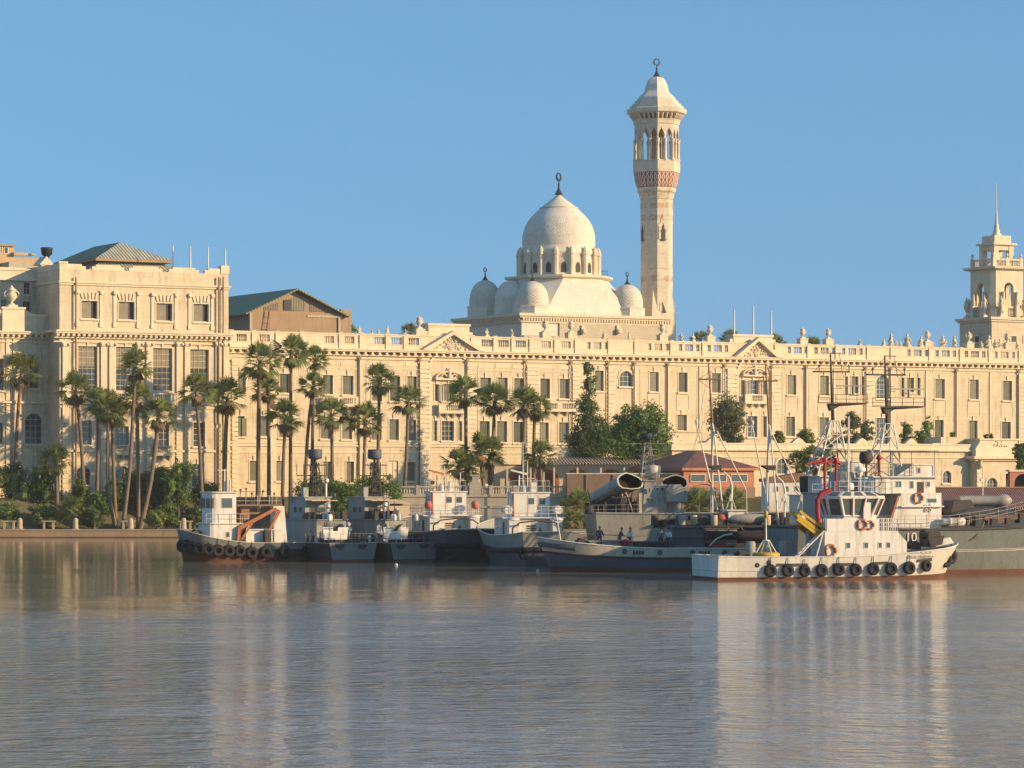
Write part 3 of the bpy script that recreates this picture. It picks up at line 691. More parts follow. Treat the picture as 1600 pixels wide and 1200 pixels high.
def chevmat():
    m, nt, b = newmat('chevron_marble'); v = coords(nt)
    sp = nt.nodes.new('ShaderNodeSeparateXYZ'); nt.links.new(v, sp.inputs[0])
    at = nt.nodes.new('ShaderNodeMath'); at.operation = 'ARCTAN2'; nt.links.new(sp.outputs[1], at.inputs[0]); nt.links.new(sp.outputs[0], at.inputs[1])
    pp = nt.nodes.new('ShaderNodeMath'); pp.operation = 'PINGPONG'; nt.links.new(at.outputs[0], pp.inputs[0]); pp.inputs[1].default_value = .3
    mu = nt.nodes.new('ShaderNodeMath'); mu.operation = 'MULTIPLY_ADD'; nt.links.new(pp.outputs[0], mu.inputs[0]); mu.inputs[1].default_value = 2.6; nt.links.new(sp.outputs[2], mu.inputs[2])
    p2 = nt.nodes.new('ShaderNodeMath'); p2.operation = 'PINGPONG'; nt.links.new(mu.outputs[0], p2.inputs[0]); p2.inputs[1].default_value = .3
    r = ramp(nt, p2.outputs[0], .02, .09); n = ND(nt, 'ShaderNodeTexNoise', Scale=1.2, Detail=5.0); nt.links.new(v, n.inputs[0])
    c = mixc(nt, ramp(nt, n.outputs[0], .3, .7), (.62,.54,.43), (.72,.64,.52)); c = mixc(nt, .25, c, r, 'MULTIPLY'); nt.links.new(c, b.inputs['Base Color'])
    bp = ND(nt, 'ShaderNodeBump', Strength=.7, Distance=.1); nt.links.new(r, bp.inputs['Height']); nt.links.new(bp.outputs[0], b.inputs['Normal'])
    b.inputs['Roughness'].default_value = .7; return m
M['chevron'] = chevmat()
Q = Fr(815, 560, 29)
mos = Q.root('mosque', 'white mosque with one great carved dome and small corner domes rising behind the palace', 'mosque')
SX = Q.u(1052); SY = 24.0
zm = lambda py, u=6, y=6: Q.z(py, u, y)
zr = zm(489, 0, 0)
m = MB(); m.box(0, SX-1.5, 0, SY, 4, zr-1.2); m.build('base_wall', M['white_stone'], mos)
m = MB(); m.box(7.5, SX-1.4, -.28, -.002, 4, zr-1.6); m.box(.3, 7.4, -.28, -.002, 4, zm(524, 3, 0)); m.build('front_panel', M['mosque_low'], mos)
m = MB(); m.box(-.9, SX-.6, -.9, SY+.9, zr-.5, zr); m.box(-.6, SX-.9, -.6, SY+.6, zr-.8, zr-.502); m.box(-.35, SX-1.15, -.35, SY+.35, zr-1.6, zr-1.3)
n = int(SX/.55)
for i in range(n): m.box(i*.55, i*.55+.3, -.55, -.002, zr-1.298, zr-.802)
for i in range(int(SY/.55)): m.box(-.55, -.002, i*.55, i*.55+.3, zr-1.298, zr-.802)
m.build('cornice', M['trim'], mos)
for px in (910, 965):
    u = Q.u(px, -.3); z = zm(514, u, 0); m = MB(); m.lathe([(0,-.3),(.4,-.28),(.55,0),(.4,.1),(.5,.3),(.45,.5),(0,.55)], (u, -.75, z-.6), 10); m.box(u-.3, u+.3, -.6, -.285, z-.5, z+.6); m.build('wall_lantern', M['trim'], mos)
# centre of the big dome
ud = Q.u(873, 12); Cd = (ud, 12.0)
zd = lambda py: Q.z(py, ud, 12.0)
pxm = Q.Y(ud, 12.0)/FPX
def finial(par, c, z0, h, r=.7, name='finial'):
    m = MB(); m.lathe([(r,0),(r*.62,h*.1),(r*.3,h*.25),(r*.18,h*.42),(r*.28,h*.46),(r*.12,h*.52),(r*.10,h*.62)], (c[0], c[1], z0), 10)
    rr = h*.17; zc = z0+h*.62+rr
    pts = [(c[0]+rr*math.sin(t)*math.cos(.5), c[1]+rr*math.sin(t)*math.sin(.5), zc-rr*math.cos(t)) for t in [2*math.pi*(k+.2)/21 for k in range(20)]]
    m.path(pts, [.045*h*(.5+.6*abs(math.cos(math.pi*k/19))) for k in range(20)], 6)
    return m.build(name, M['iron'], par)
prof = [(56.5,388),(57,380),(56.8,370),(54.6,360),(50.5,350),(44.5,341),(37,333),(29,325.5),(21,319),(13.5,313.5),(7.5,309),(3,305),(1,303)]
m = MB(); pr = [(r*pxm, zd(y)) for r, y in prof]
def sub(pr, k=4):
    out = []
    for i in range(len(pr)-1):
        p0 = pr[max(i-1,0)]; p1 = pr[i]; p2 = pr[i+1]; p3 = pr[min(i+2, len(pr)-1)]
        for j in range(k):
            t = j/k; out.append(tuple(.5*((2*p1[c])+(-p0[c]+p2[c])*t+(2*p0[c]-5*p1[c]+4*p2[c]-p3[c])*t*t+(-p0[c]+3*p1[c]-3*p2[c]+p3[c])*t**3) for c in (0,1)))
    return out+[pr[-1]]
ps = sub(pr, 3)
z_a, z_b = zd(376), zd(340)
m.lathe([p for p in ps if p[1] <= z_a]+[(57*pxm*1.002, z_a)], (Cd[0], Cd[1], 0), 48, 0)
low = [p for p in ps if z_a <= p[1] <= z_b]; top = [p for p in ps if p[1] >= z_b]
dome = MB()
dome.lathe(ps, (0,0,0), 56, 0)
for f in range(len(dome.f)-1):
    zz = sum(dome.v[i][2] for i in dome.f[f])/4
    if z_a < zz < z_b: dome.m[f] = 1
do = dome.build('main_dome', [M['white_stone'], M['carved']], mos, loc=(Cd[0], Cd[1], 0))
r_ = 49*pxm; m = MB(); m.lathe([(29.6*pxm, zd(326)),(30.6*pxm, zd(325.6)),(30.8*pxm, zd(324.8)),(28*pxm, zd(324.4))], (0,0,0), 48); m.build('moulding', M['trim'], do)
fo = finial(do, (0,0), zd(304), zd(269)-zd(304), .8)
# drum with arched windows and turrets
m = MB(); r0 = 58*pxm; m.lathe([(r0*1.14, zd(436)),(r0*1.14, zd(433)),(r0*1.04, zd(431)),(r0*1.02, zd(400)),(r0*1.05, zd(398)),(r0*1.05, zd(396)),(r0*.99, zd(389)),(r0*.98, zd(386))], (Cd[0], Cd[1], 0), 48); 
drum = m.build('drum', M['white_stone'], mos)
NW = 16
for k in range(NW):
    t = 2*math.pi*(k+.5)/NW; m = MB(); rr = r0*1.07; cx, cy = Cd[0]+rr*math.cos(t), Cd[1]+rr*math.sin(t)
    m.lathe([(.5, zd(434)),(.5, zd(402)),(.62, zd(401)),(.62, zd(399)),(.5, zd(398)),(.55, zd(396)),(.35, zd(392)),(.05, zd(387))], (cx, cy, 0), 8, rot=t+math.pi/8, smooth=False)
    m.build('turret', M['trim'], drum)
    t = 2*math.pi*k/NW; wz0, wz1 = zd(429), zd(412.5); ca, sa = math.cos(t), math.sin(t)
    def arc(wd, z0, z1, rad, mi):
        h = z1-z0; pts = [(-wd, z0), (wd, z0), (wd, z0+h*.6), (wd*.8, z0+h*.8), (wd*.4, z0+h*.94), (0, z1), (-wd*.4, z0+h*.94), (-wd*.8, z0+h*.8), (-wd, z0+h*.6)]
        vs = [(Cd[0]+ca*q-sa*a, Cd[1]+sa*q+ca*a, b) for q in (rad-.5, rad) for a, b in pts]; n = len(pts)
        return vs, [tuple(range(n)), tuple(range(n, 2*n))]+[(i, (i+1)%n, n+(i+1)%n, n+i) for i in range(n)], mi
    m = MB(); m.add(*arc(.72, wz0-.15, wz1+.35, r0*1.035, 0)); o = m.build('window', M['trim'], drum)
    m = MB(); m.add(*arc(.5, wz0, wz1, r0*1.035+.04, 0)); m.build('pane', M['dark'], o)
# transition block: cornice square, sloping faces to the base
def oct_ring(hx, hy, ch, z): return [(Cd[0]+x, Cd[1]+y, z) for x, y in ((-hx+ch,-hy),(hx-ch,-hy),(hx,-hy+ch),(hx,hy-ch),(hx-ch,hy),(-hx+ch,hy),(-hx,hy-ch),(-hx,-hy+ch))]
m = MB(); zt, zb_ = zd(439), zr+.002; H = 8.2
rings = []
for i in range(9):
    t = i/8; k = 1+.30*math.sin(t*math.pi/2)**1.2; rings.append(oct_ring(H*k, H*k, H*.55*(1-t*.55), zt+(zb_-zt)*t))
m.loft(rings); m.build('dome_base', M['white_stone'], mos)
m = MB(); m.loft([oct_ring(H+.15, H+.15, H*.55, zt-.02), oct_ring(H+.6, H+.6, H*.55, zt+.25), oct_ring(H+.6, H+.6, H*.55, zt+.6)]); m.build('dome_cornice', M['trim'], mos)
m = MB()
u9 = Cd[0]+H+.2
for x, y in ((u9,Cd[1]-3),(u9,Cd[1]-1.8),(u9,Cd[1]-.6)): m.tube((x,y,zt+.6),(x,y,zt+1.9),.04)
m.tube((u9,Cd[1]-3,zt+1.9),(u9,Cd[1]-.6,zt+1.9),.04); m.build('roof_railing', M['iron'], mos)
SD = []
for (px, y, pt, pb) in ((758, SY-3.5, 437, 478), (832, 3.2, 438.5, 478), (980, 3.2, 444, 481)):
    u = Q.u(px, y); s = Q.Y(u, y)/FPX; c = (u, y); r = 24.5*s if px != 832 else 25*s
    zT, zB = Q.z(pt, u, y), Q.z(pb, u, y); h = zT-zB
    m = MB(); m.lathe(sub([(r,0),(r*1.01,h*.2),(r*.96,h*.42),(r*.84,h*.64),(r*.62,h*.83),(r*.34,h*.94),(r*.14,h*.985),(.01,h)], 3), (0,0,0), 36)
    d = m.build('small_dome', M['chevron'], mos, loc=(u, y, zB)); finial(d, (0,0), h-.05, 19*s*1.05, .6)
    m = MB(); ro = r*1.13; m.lathe([(ro, zr+.002),(ro, zB-.35),(ro*1.03, zB-.3),(ro*1.03, zB-.12),(r*1.02, zB)], (u, y, 0), 8, rot=math.pi/8+.0, smooth=False); m.build('dome_plinth', M['white_stone'], mos)
# arched half-shell buttress right of the big base
for sx in (1,):
    m = MB()
    for px_, yy_, rr_, pt_ in ((944, 3.6, 1.65, 452), (799, 13.0, 3.0, 438)):
        ux_ = Q.u(px_, yy_); hh_ = Q.z(pt_, ux_, yy_)-zr
        m = MB(); m.lathe(sub([(rr_,0),(rr_,hh_*.4),(rr_*.9,hh_*.68),(rr_*.55,hh_*.92),(.05,hh_)], 3), (ux_, yy_, zr+.003), 24); m.build('semi_dome', M['white_stone'], mos)
# scaffold ladder on the shaded flank
# ------------------------------------------------------------------ minaret
mn = Fr(1026, 585, 0)
mi_ = thing('minaret', 'tall octagonal stone minaret with red lattice band, open gallery and crescent finial', 'minaret', mn.o, 0)
zq = lambda py: CZ+(HOR-py)*mn.o.y/FPX; sp_ = mn.o.y/FPX; rot8 = 0.0
def octl(m, lst, mi=0, rot=None): m.lathe([(r*sp_, zq(y)) for r, y in lst], (0,0,0), 8, mi, rot=-math.pi/2 if rot is None else rot, smooth=False)
def bandmat(name, base, red, kind):
    m, nt, b = newmat(name); v = coords(nt); sp = nt.nodes.new('ShaderNodeSeparateXYZ'); nt.links.new(v, sp.inputs[0])
    def mth(op, a, bb=None, cc=None):
        n = nt.nodes.new('ShaderNodeMath'); n.operation = op
        for i, x in enumerate((a, bb, cc)):
            if x is None: continue
            if hasattr(x, 'links'): nt.links.new(x, n.inputs[i])
            else: n.inputs[i].default_value = x
        return n.outputs[0]
    at = mth('ARCTAN2', sp.outputs[1], sp.outputs[0]); U_ = mth('MULTIPLY', at, 32/(2*math.pi)); 
    if kind == 'lattice':
        z = mth('MULTIPLY', sp.outputs[2], 1.0)
        s1 = mth('SINE', mth('MULTIPLY_ADD', z, 2.9, 0.0)); x1 = mth('FRACT', mth('MULTIPLY_ADD', s1, .28, U_)); x2 = mth('FRACT', mth('MULTIPLY_ADD', s1, -.28, U_))
        a1 = mth('ABSOLUTE', mth('SUBTRACT', x1, .5)); a2 = mth('ABSOLUTE', mth('SUBTRACT', x2, .5))
        f = mth('MINIMUM', a1, a2); fac = ramp(nt, f, .09, .13)
        c = mixc(nt, fac, base, red)
    else:
        fr = mth('FRACT', mth('MULTIPLY', sp.outputs[2], .45)); fac = ramp(nt, fr, .5, .53)
        n = ND(nt, 'ShaderNodeTexNoise', Scale=.8, Detail=6.0, Roughness=.7); nt.links.new(v, n.inputs[0])
        c = mixc(nt, fac, base, red); c = mixc(nt, ramp(nt, n.outputs[0], .4, .6), base, c)
        vo = ND(nt, 'ShaderNodeTexVoronoi', Scale=1.8); nt.links.new(v, vo.inputs[0])
        c = mixc(nt, .35, c, mixc(nt, ramp(nt, vo.outputs[0], .25, .4), red, base))
    n = ND(nt, 'ShaderNodeTexNoise', Scale=1.0, Detail=5.0); nt.links.new(v, n.inputs[0])
    c = mixc(nt, .5, c, mixc(nt, ramp(nt, n.outputs[0], .3, .7), (.6,.6,.6), (1,1,1)), 'MULTIPLY')
    nt.links.new(c, b.inputs['Base Color']); b.inputs['Roughness'].default_value = .8; return m
M['lattice'] = bandmat('red_lattice_band', (.66,.58,.47), (.30,.09,.05), 'lattice')
M['inlay'] = bandmat('inlaid_band', (.66,.57,.43), (.42,.23,.12), 'inlay')
M['mstone'] = surf('minaret_stone', (.66,.57,.43), .12, (.45,.27,.15), .6, .85, courses=.7, streak=False)
m = MB(); octl(m, [(22,541),(22,505),(23.5,490),(24.6,470),(24.8,455),(24.8,449)]); octl(m, [(24.8,420),(25.0,350)]); octl(m, [(25.2,320.5),(25.2,312.5)])
m.v = [(x, y, z-mn.o.z) for x, y, z in m.v]; shaft = m.build('shaft', M['mstone'], mi_)
m = MB(); octl(m, [(25.1,450),(25.1,420)]); m.build('inlaid_course', M['inlay'], shaft); m = MB(); octl(m, [(25.3,350),(25.3,345),(25.5,318)]); m.build('inlaid_course', M['inlay'], shaft)
m = MB(); octl(m, [(26.5,542),(27,536),(31,540)]) ; 
# lower part: square flaring base
m = MB(); rg = []
a_ = R(29)
for hh, py, dx in ((28.0,800,0),(28.0,505,0),(27.3,492,0),(26.2,480,0),(24.2,468,0),(21.8,456,0),(19,440,0)):
    g = []
    for sx, sy in ((-1,-1),(1,-1),(1,1),(-1,1)):
        x, y = sx*hh*sp_*.78, sy*hh*sp_*.78; g.append((x*math.cos(a_)-y*math.sin(a_), x*math.sin(a_)+y*math.cos(a_), zq(py)))
    rg.append(g)
m.loft(rg); m.build('base', M['mstone'], mi_)
for z1, z2 in ((250, 250),):
    pass
m = MB(); octl(m, [(25.5,312),(27,308),(27.5,303),(30,300),(30.5,294)]); m.build('corbel', M['inlay'], mi_)
m = MB(); octl(m, [(31,293.5),(33,288),(35.5,274),(35.8,271)]); m.build('lattice_band', M['lattice'], mi_)
m = MB(); octl(m, [(36.5,270.5),(36.8,264),(36.8,254.5),(35.6,254),(35.6,252)]); m.build('gallery_parapet', M['mstone'], mi_)
# gallery: columns with pointed arches
gal = MB(); N8 = 8; rO = 34.5*sp_
zb0, zc0, zw0 = zq(253), zq(219), zq(205)
for k in range(N8):
    t0 = -math.pi/2+2*math.pi*k/8; t1 = t0+2*math.pi/8
    p0 = Vector((rO*math.cos(t0), rO*math.sin(t0), 0)); p1 = Vector((rO*math.cos(t1), rO*math.sin(t1), 0)); d = p1-p0; L = d.length; d.normalize(); nrm = Vector((d.y, -d.x, 0))
    def A(s, z, o=0): q = p0+d*s-nrm*o*0+nrm*(-o); return (q.x, q.y, z)
    # wall with two pointed openings
    half = L/2
    for j in range(2):
        s0 = j*half; s1 = s0+half; cc = (s0+s1)/2; w2 = half*.33
        prf = [(-w2, zc0), (-w2*1.25, zc0+(zw0-zc0)*.35), (-w2*.9, zc0+(zw0-zc0)*.7), (0, zw0+.4), (w2*.9, zc0+(zw0-zc0)*.7), (w2*1.25, zc0+(zw0-zc0)*.35), (w2, zc0)]
        zt_ = zq(196)
        for o in (0, .35):
            for i in range(6):
                a0, a1 = prf[i], prf[i+1]
                x0, x1 = cc+a0[0], cc+a1[0]
                if i in (0,): xs_ = (s0, s0)
                gal.quad(A(x0, a0[1], o), A(x1, a1[1], o), A(x1 if 0 < i < 5 else (s0 if i == 0 else s1), zt_ if 0 < i < 5 else a1[1] if i == 0 else a0[1], o), A(x0 if 0 < i < 5 else (s0 if i == 0 else s1), zt_ if 0 < i < 5 else a0[1] if i == 0 else a1[1], o)) if 0 < i < 5 else None
            gal.quad(A(s0, zc0, o), A(cc-w2, zc0, o), A(cc-w2*1.25, prf[1][1], o), A(s0, prf[1][1], o)); gal.quad(A(s1, zc0, o), A(cc+w2, zc0, o), A(cc+w2*1.25, prf[1][1], o), A(s1, prf[1][1], o))
            gal.quad(A(s0, prf[1][1], o), A(cc-w2*1.25, prf[1][1], o), A(cc-w2*1.25, zt_, o), A(s0, zt_, o)); gal.quad(A(s1, prf[1][1], o), A(cc+w2*1.25, prf[1][1], o), A(cc+w2*1.25, zt_, o), A(s1, zt_, o))
        for i in range(6): gal.quad(A(cc+prf[i][0], prf[i][1], 0), A(cc+prf[i+1][0], prf[i+1][1], 0), A(cc+prf[i+1][0], prf[i+1][1], .35), A(cc+prf[i][0], prf[i][1], .35))
        gal.quad(A(s0, zc0, 0), A(cc-w2, zc0, 0), A(cc-w2, zc0, .35), A(s0, zc0, .35)); gal.quad(A(s1, zc0, 0), A(cc+w2, zc0, 0), A(cc+w2, zc0, .35), A(s1, zc0, .35))
gal.build('gallery_arcade', M['mstone'], mi_)
for k in range(16):
    j = k//2; t0 = -math.pi/2+2*math.pi*j/8; t1 = t0+2*math.pi/8; f = 0 if k % 2 == 0 else .5
    x = rO*(math.cos(t0)*(1-f)+math.cos(t1)*f)*.975; y = rO*(math.sin(t0)*(1-f)+math.sin(t1)*f)*.975
    m = MB(); m.lathe([(.42, zb0),(.42, zb0+.3),(.3, zb0+.45),(.26, zc0-.7),(.38, zc0-.5),(.3, zc0-.4),(.46, zc0+.01)], (x, y, 0), 8); m.build('column', M['mstone'], mi_)
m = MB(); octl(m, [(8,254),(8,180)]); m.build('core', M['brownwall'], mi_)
m = MB(); octl(m, [(34.8,196.2),(36,195),(36,193.5),(37,190),(38,188)])
m.build('frieze', M['mstone'], mi_)
m = MB()   # small openings with corbels under the roof
for k in range(8):
    t0 = -math.pi/2+2*math.pi*k/8; t1 = t0+2*math.pi/8
    for j in range(4):
        f = j/4; x = 37.2*sp_*(math.cos(t0)*(1-f)+math.cos(t1)*f); y = 37.2*sp_*(math.sin(t0)*(1-f)+math.sin(t1)*f)
        tt = math.atan2(y, x); m.tube((x*.98, y*.98, zq(188)), (x*1.10, y*1.10, zq(179.5)), .2, .34, 5)
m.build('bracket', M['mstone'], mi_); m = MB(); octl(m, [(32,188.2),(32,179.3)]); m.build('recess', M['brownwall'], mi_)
m = MB(); octl(m, [(42,180),(46.5,178),(47,172),(44.5,170.5),(42.5,170.3),(41.8,166.5),(38.5,166.2),(37.8,162.5),(34.5,162.2),(33.8,158),(30.5,157.8),(30,155)]); m.build('eaves', M['mstone'], mi_)
m = MB(); octl(m, [(30,156.5),(29,153),(26,150),(22,146.5),(19,143),(17.8,138),(16.5,132),(13.5,126),(9.5,121.5),(4,119.5),(2,119)]); cap = m.build('bulb_roof', M['white_stone'], mi_)
finial(cap, (0,0), zq(120), zq(91)-zq(120), .75)
# window niches on the lit face
for (py0, py1, rr) in ((378, 350, 25.2), (490, 462, 27.0)):
    for k, sgn in ((0, 1), (-2, 1)):
        t = -math.pi/2+math.pi/8+(math.pi/4)*k; ap = rr*sp_*math.cos(math.pi/8)+(.35 if py0 > 400 else 0)
        if py0 > 400: t = R(29)-math.pi/2 if k == 0 else R(29)+math.pi; ap = 26.4*sp_*.78+.05
        if py0 > 400 and k: continue
        ca, sa = math.cos(t), math.sin(t); z0, z1 = zq(py0), zq(py1)
        def pt(a, z, o): return (ca*(ap+o)-sa*a, sa*(ap+o)+ca*a, z)
        def plate(w2, za, zb2, o, mat, nm, par, hh=.5):
            h = zb2-za; P2 = [(-w2, za), (w2, za), (w2, za+h*hh), (w2*1.25, za+h*(hh+.03)), (w2*.55, za+h*(hh+.2)), (w2*.5, za+h*(hh+.3)), (0, zb2), (-w2*.5, za+h*(hh+.3)), (-w2*.55, za+h*(hh+.2)), (-w2*1.25, za+h*(hh+.03)), (-w2, za+h*hh)]
            mm = MB(); n = len(P2); vs = [pt(a, z, q) for q in (-.3, o) for a, z in P2]
            mm.add(vs, [tuple(range(n)), tuple(range(n, 2*n))]+[(i, (i+1)%n, n+(i+1)%n, n+i) for i in range(n)]); return mm.build(nm, mat, par)
        f_ = plate(.9, z0+.3, z1+1.6, .12, M['inlay'], 'niche', mi_); plate(.42, z0, z1, .16, M['dark'], 'window_opening', f_)
# ------------------------------------------------------------------ right-hand clock-style tower
T = Fr(1548, 560, 29)
tw = T.root('tower', 'pale baroque roof tower with open arches, balustrades and a tall thin spire', 'tower')
zt_ = lambda py, u=3, y=2: T.z(py, u, y)
def sqr(u0, u1, y0, y1, ch, z): return [(u0+ch, y0, z), (u1-ch, y0, z), (u1, y0+ch, z), (u1, y1-ch, z), (u1-ch, y1, z), (u0+ch, y1, z), (u0, y1-ch, z), (u0, y0+ch, z)]
def stage(m, S, c, py0, py1, ch=.9, grow=0.0): m.loft([sqr(c[0]-S, c[0]+S, c[1]-S, c[1]+S, ch, zt_(py0)), sqr(c[0]-S-grow, c[0]+S+grow, c[1]-S-grow, c[1]+S+grow, ch, zt_(py1))])
uc = T.u(1557, 3.4); yc = 3.4; CT = (uc, yc)
m = MB(); m.box(uc-4.6, uc+4.6, yc-4.6, yc+4.6, 10, zt_(503)); m.build('base', M['stone'], tw)
m = MB(); m.box(uc-5.2, uc+5.2, yc-5.2, yc+5.2, zt_(501), zt_(497)); m.box(uc-4.9, uc+4.9, yc-4.9, yc+4.9, zt_(504), zt_(501)-.003); m.build('cornice', M['trim'], tw)
for px in (1535, 1562):
    y = yc-4.6; 
for (ux, uy, ax) in ((uc+.2, yc-4.6, 0), (uc+3.0, yc-4.6, 0), (uc-4.6, yc-.6, 1)):
    z0, z1 = zt_(535), zt_(526)
    if ax == 0: o = put('window', M['trim'], tw, lambda m: m.box(ux-.8, ux+.8, uy-.12, uy-.002, z0-.2, z1+.2)); box('pane', M['dark'], o, ux-.55, ux+.55, uy-.14, uy-.121, z0, z1)
    else: o = put('window', M['trim'], tw, lambda m: m.box(ux-.12, ux-.002, uy-.8, uy+.8, z0-.2, z1+.2)); box('pane', M['dark'], o, ux-.14, ux-.121, uy-.55, uy+.55, z0, z1)
# belfry stage: four walls with arched openings
S2 = 3.55; z0, z1 = zt_(497), zt_(421)
def belfry(m, S, z0, z1, ow, oz0, ozs, th=.7):
    for side in range(4):
        def P4(a, b, z):   # a along face, b inward
            x, y = (a, -S+b)
            for _ in range(side): x, y = -y, x
            return (uc+x, yc+y, z)
        ozt = ozs+ow; n = 10
        def q4(a0, a1, za, zb):
            vs = [P4(a, b, z) for b in (0, th) for a, z in ((a0, za), (a1, za), (a1, zb), (a0, zb))]
            m.add(vs, [(0,1,2,3),(7,6,5,4),(0,4,5,1),(1,5,6,2),(2,6,7,3),(3,7,4,0)])
        Sx = S-.7
        q4(-Sx, -ow, z0, ozs); q4(ow, Sx, z0, ozs); q4(-ow, ow, z0, oz0); q4(-Sx, -ow, ozs, z1); q4(ow, Sx, ozs, z1)
        for i in range(n):
            t0 = math.pi*i/n; t1 = math.pi*(i+1)/n; x0, x1 = ow*math.cos(t0), ow*math.cos(t1); za, zb = ozs+ow*math.sin(t0), ozs+ow*math.sin(t1)
            vs = [P4(a, b, z) for b in (0, th) for a, z in ((x0, za), (x1, zb), (x1, z1), (x0, z1))]
            m.add(vs, [(0,1,2,3),(7,6,5,4),(0,4,5,1),(2,6,7,3)])
        # chamfer corner
        c = [P4(Sx, 0, z0), P4(S, .7, z0), P4(S, .7, z1), P4(Sx, 0, z1)]; m.add(c, [(0,1,2,3)])
        c = [P4(Sx, th, z0), P4(S-th, .7, z0), P4(S-th, .7, z1), P4(Sx, th, z1)]; m.add(c, [(0,1,2,3)])
m = MB(); belfry(m, S2, z0, z1, 1.0, zt_(479), zt_(451)); bf = m.build('belfry_wall', M['trim'], tw)
for side in range(4):
    t = side*math.pi/2; m = MB()
    for s in (-1.5, 1.5): m.lathe([(.38,-.0),(.38,.9),(.28,1.0),(.24,zt_(457)-zt_(478)-.3),(.36,zt_(457)-zt_(478))], (s, -S2-.35, zt_(478)), 8); m.box(s-.5, s+.5, -S2-.9, -S2+.0-.002, z0, zt_(478))
    for k in range(6): baluster(m, -.85+.34*k, -S2-.3, z0+.3, 1.4)
    m.box(-1.1, 1.1, -S2-.45, -S2-.15, z0+1.7, z0+1.95)
    m.build('columned_surround', M['trim'], bf, loc=(uc, yc, 0), rot=(0,0,t))
for k, (dx, dy) in enumerate(((-1,-1),(1,-1),(1,1),(-1,1))):
    for ex, ey in ((1,.55),(.55,1)):
        o = urn(tw, uc+dx*4.6*ex, yc+dy*4.6*ey, z0+.002, 1.0); o.scale = (1.0,1.0,2.0)
m = MB(); m.loft([sqr(uc-S2-.1, uc+S2+.1, yc-S2-.1, yc+S2+.1, .7, zt_(423)), sqr(uc-S2-.9, uc+S2+.9, yc-S2-.9, yc+S2+.9, .7, zt_(421)), sqr(uc-S2-1.0, uc+S2+1.0, yc-S2-1.0, yc+S2+1.0, .7, zt_(418))]); m.build('belfry_cornice', M['trim'], tw)
m = MB(); za, zb = zt_(418)+.002, zt_(405)
for side in range(4):
    m2 = MB(); SS = 3.05; m2.box(-SS+.5, SS-.5, -SS-.15, -SS+.15, zb-.25, zb); m2.box(-SS+.5, SS-.5, -SS-.15, -SS+.15, za, za+.2)
    for s in (-SS+.1, 0, SS-.1): m2.box(s-.35, s+.35, -SS-.2, -SS+.2, za, zb+.1)
    for k in range(14):
        x = -SS+.6+(2*SS-1.2)*k/13
        if abs(x) > .5: baluster(m2, x, -SS, za+.2, zb-za-.45)
    m2.build('balustrade', M['trim'], tw, loc=(uc, yc, 0), rot=(0,0,side*math.pi/2))
for dx, dy in ((-1,-1),(0,-1),(1,-1),(1,0),(1,1),(-1,1),(-1,0)):
    o = urn(tw, uc+dx*3.0, yc+dy*3.0, zb+.1, 1.0)
m = MB(); S3 = 1.65; z3, z4 = za, zt_(383)
for dx in (-1, 1):
    for dy in (-1, 1): m.box(uc+dx*S3-.5, uc+dx*S3+.5, yc+dy*S3-.5, yc+dy*S3+.5, z3, z4)
m.box(uc-S3+.5, uc+S3-.5, yc-S3-.4, yc-S3+.3, zt_(391), z4); m.box(uc-S3+.5, uc+S3-.5, yc+S3-.3, yc+S3+.4, zt_(391), z4); m.box(uc-S3-.4, uc-S3+.3, yc-S3+.5, yc+S3-.5, zt_(391), z4); m.box(uc+S3-.3, uc+S3+.4, yc-S3+.5, yc+S3-.5, zt_(391), z4)
m.build('lantern', M['trim'], tw)
m = MB(); m.box(uc-2.6, uc+2.6, yc-2.6, yc+2.6, z4, zt_(380)); m.box(uc-1.8, uc+1.8, yc-1.8, yc+1.8, zt_(380), zt_(368)); m.build('lantern_cap', M['trim'], tw)
m = MB(); m.lathe([(1.0,zt_(368)),(.95,zt_(366)),(.55,zt_(363)),(.6,zt_(359)),(.38,zt_(356)),(.42,zt_(351)),(.24,zt_(348)),(.2,zt_(336)),(.1,zt_(328))], (uc, yc, 0), 8); sp1 = m.build('spire', M['trim'], tw)
m = MB(); m.tube((uc, yc, zt_(328)), (uc, yc, zt_(283)), .1, .04, 6); m.build('spire_rod', M['pole'], sp1)
# ------------------------------------------------------------------ gabled hall and far left block
G = Fr(388, 492, 29)
hl = G.root('hall', 'brown plastered hall with green gabled metal roof behind the palace parapet', 'building')
gu = G.u(535); zh = G.z(486, 0); za = G.z(452, gu/2, 0)
m = MB(); m.box(0, gu, 0, 30, 6, zh); m.build('wall', M['brownwall'], hl)
m = MB(); m.prism([(.2, zh), (gu-.2, zh), (gu/2, za-.4)], .3, 29.7); gb = m.build('gable', M['brownwall'], hl)
m = MB()
for a, b in ((.17,.33),(.38,.62),(.66,.82)):
    h0 = zh+.25; x0, x1 = a*gu, b*gu; top = lambda x: zh+(za-.9-zh)*(1-abs(x-gu/2)/(gu/2))-.25
    pts = [(x0, h0), (x1, h0), (x1, max(h0+.1, top(x1))), (x0, max(h0+.1, top(x0)))]
    if a == .38: pts = [(x0, h0), (x1, h0), (x1, top(x1)), (gu/2, top(gu/2)), (x0, top(x0))]
    m.prism(pts, .2, .296)
    for k in range(1, 9): 
        x = x0+(x1-x0)*k/9; m.box(x-.03, x+.03, .14, .198, h0, min(top(x), 99))
g2 = m.build('gable_window', M['curtain'], gb)
box('window_opening', M['dark'], gb, gu*.38, gu*.46, .12, .19, zh+.3, zh+1.9)
m = MB()
for s, x0 in ((1, -.8), (-1, gu+.8)):
    zz = zh-.35; xm = gu/2
    p = [(x0, zz), (xm, za+.1), (xm, za-.15), (x0, zz-.25)]
    m.prism(p if s > 0 else p[::-1], -1.0, 31, 0 if s > 0 else 1)
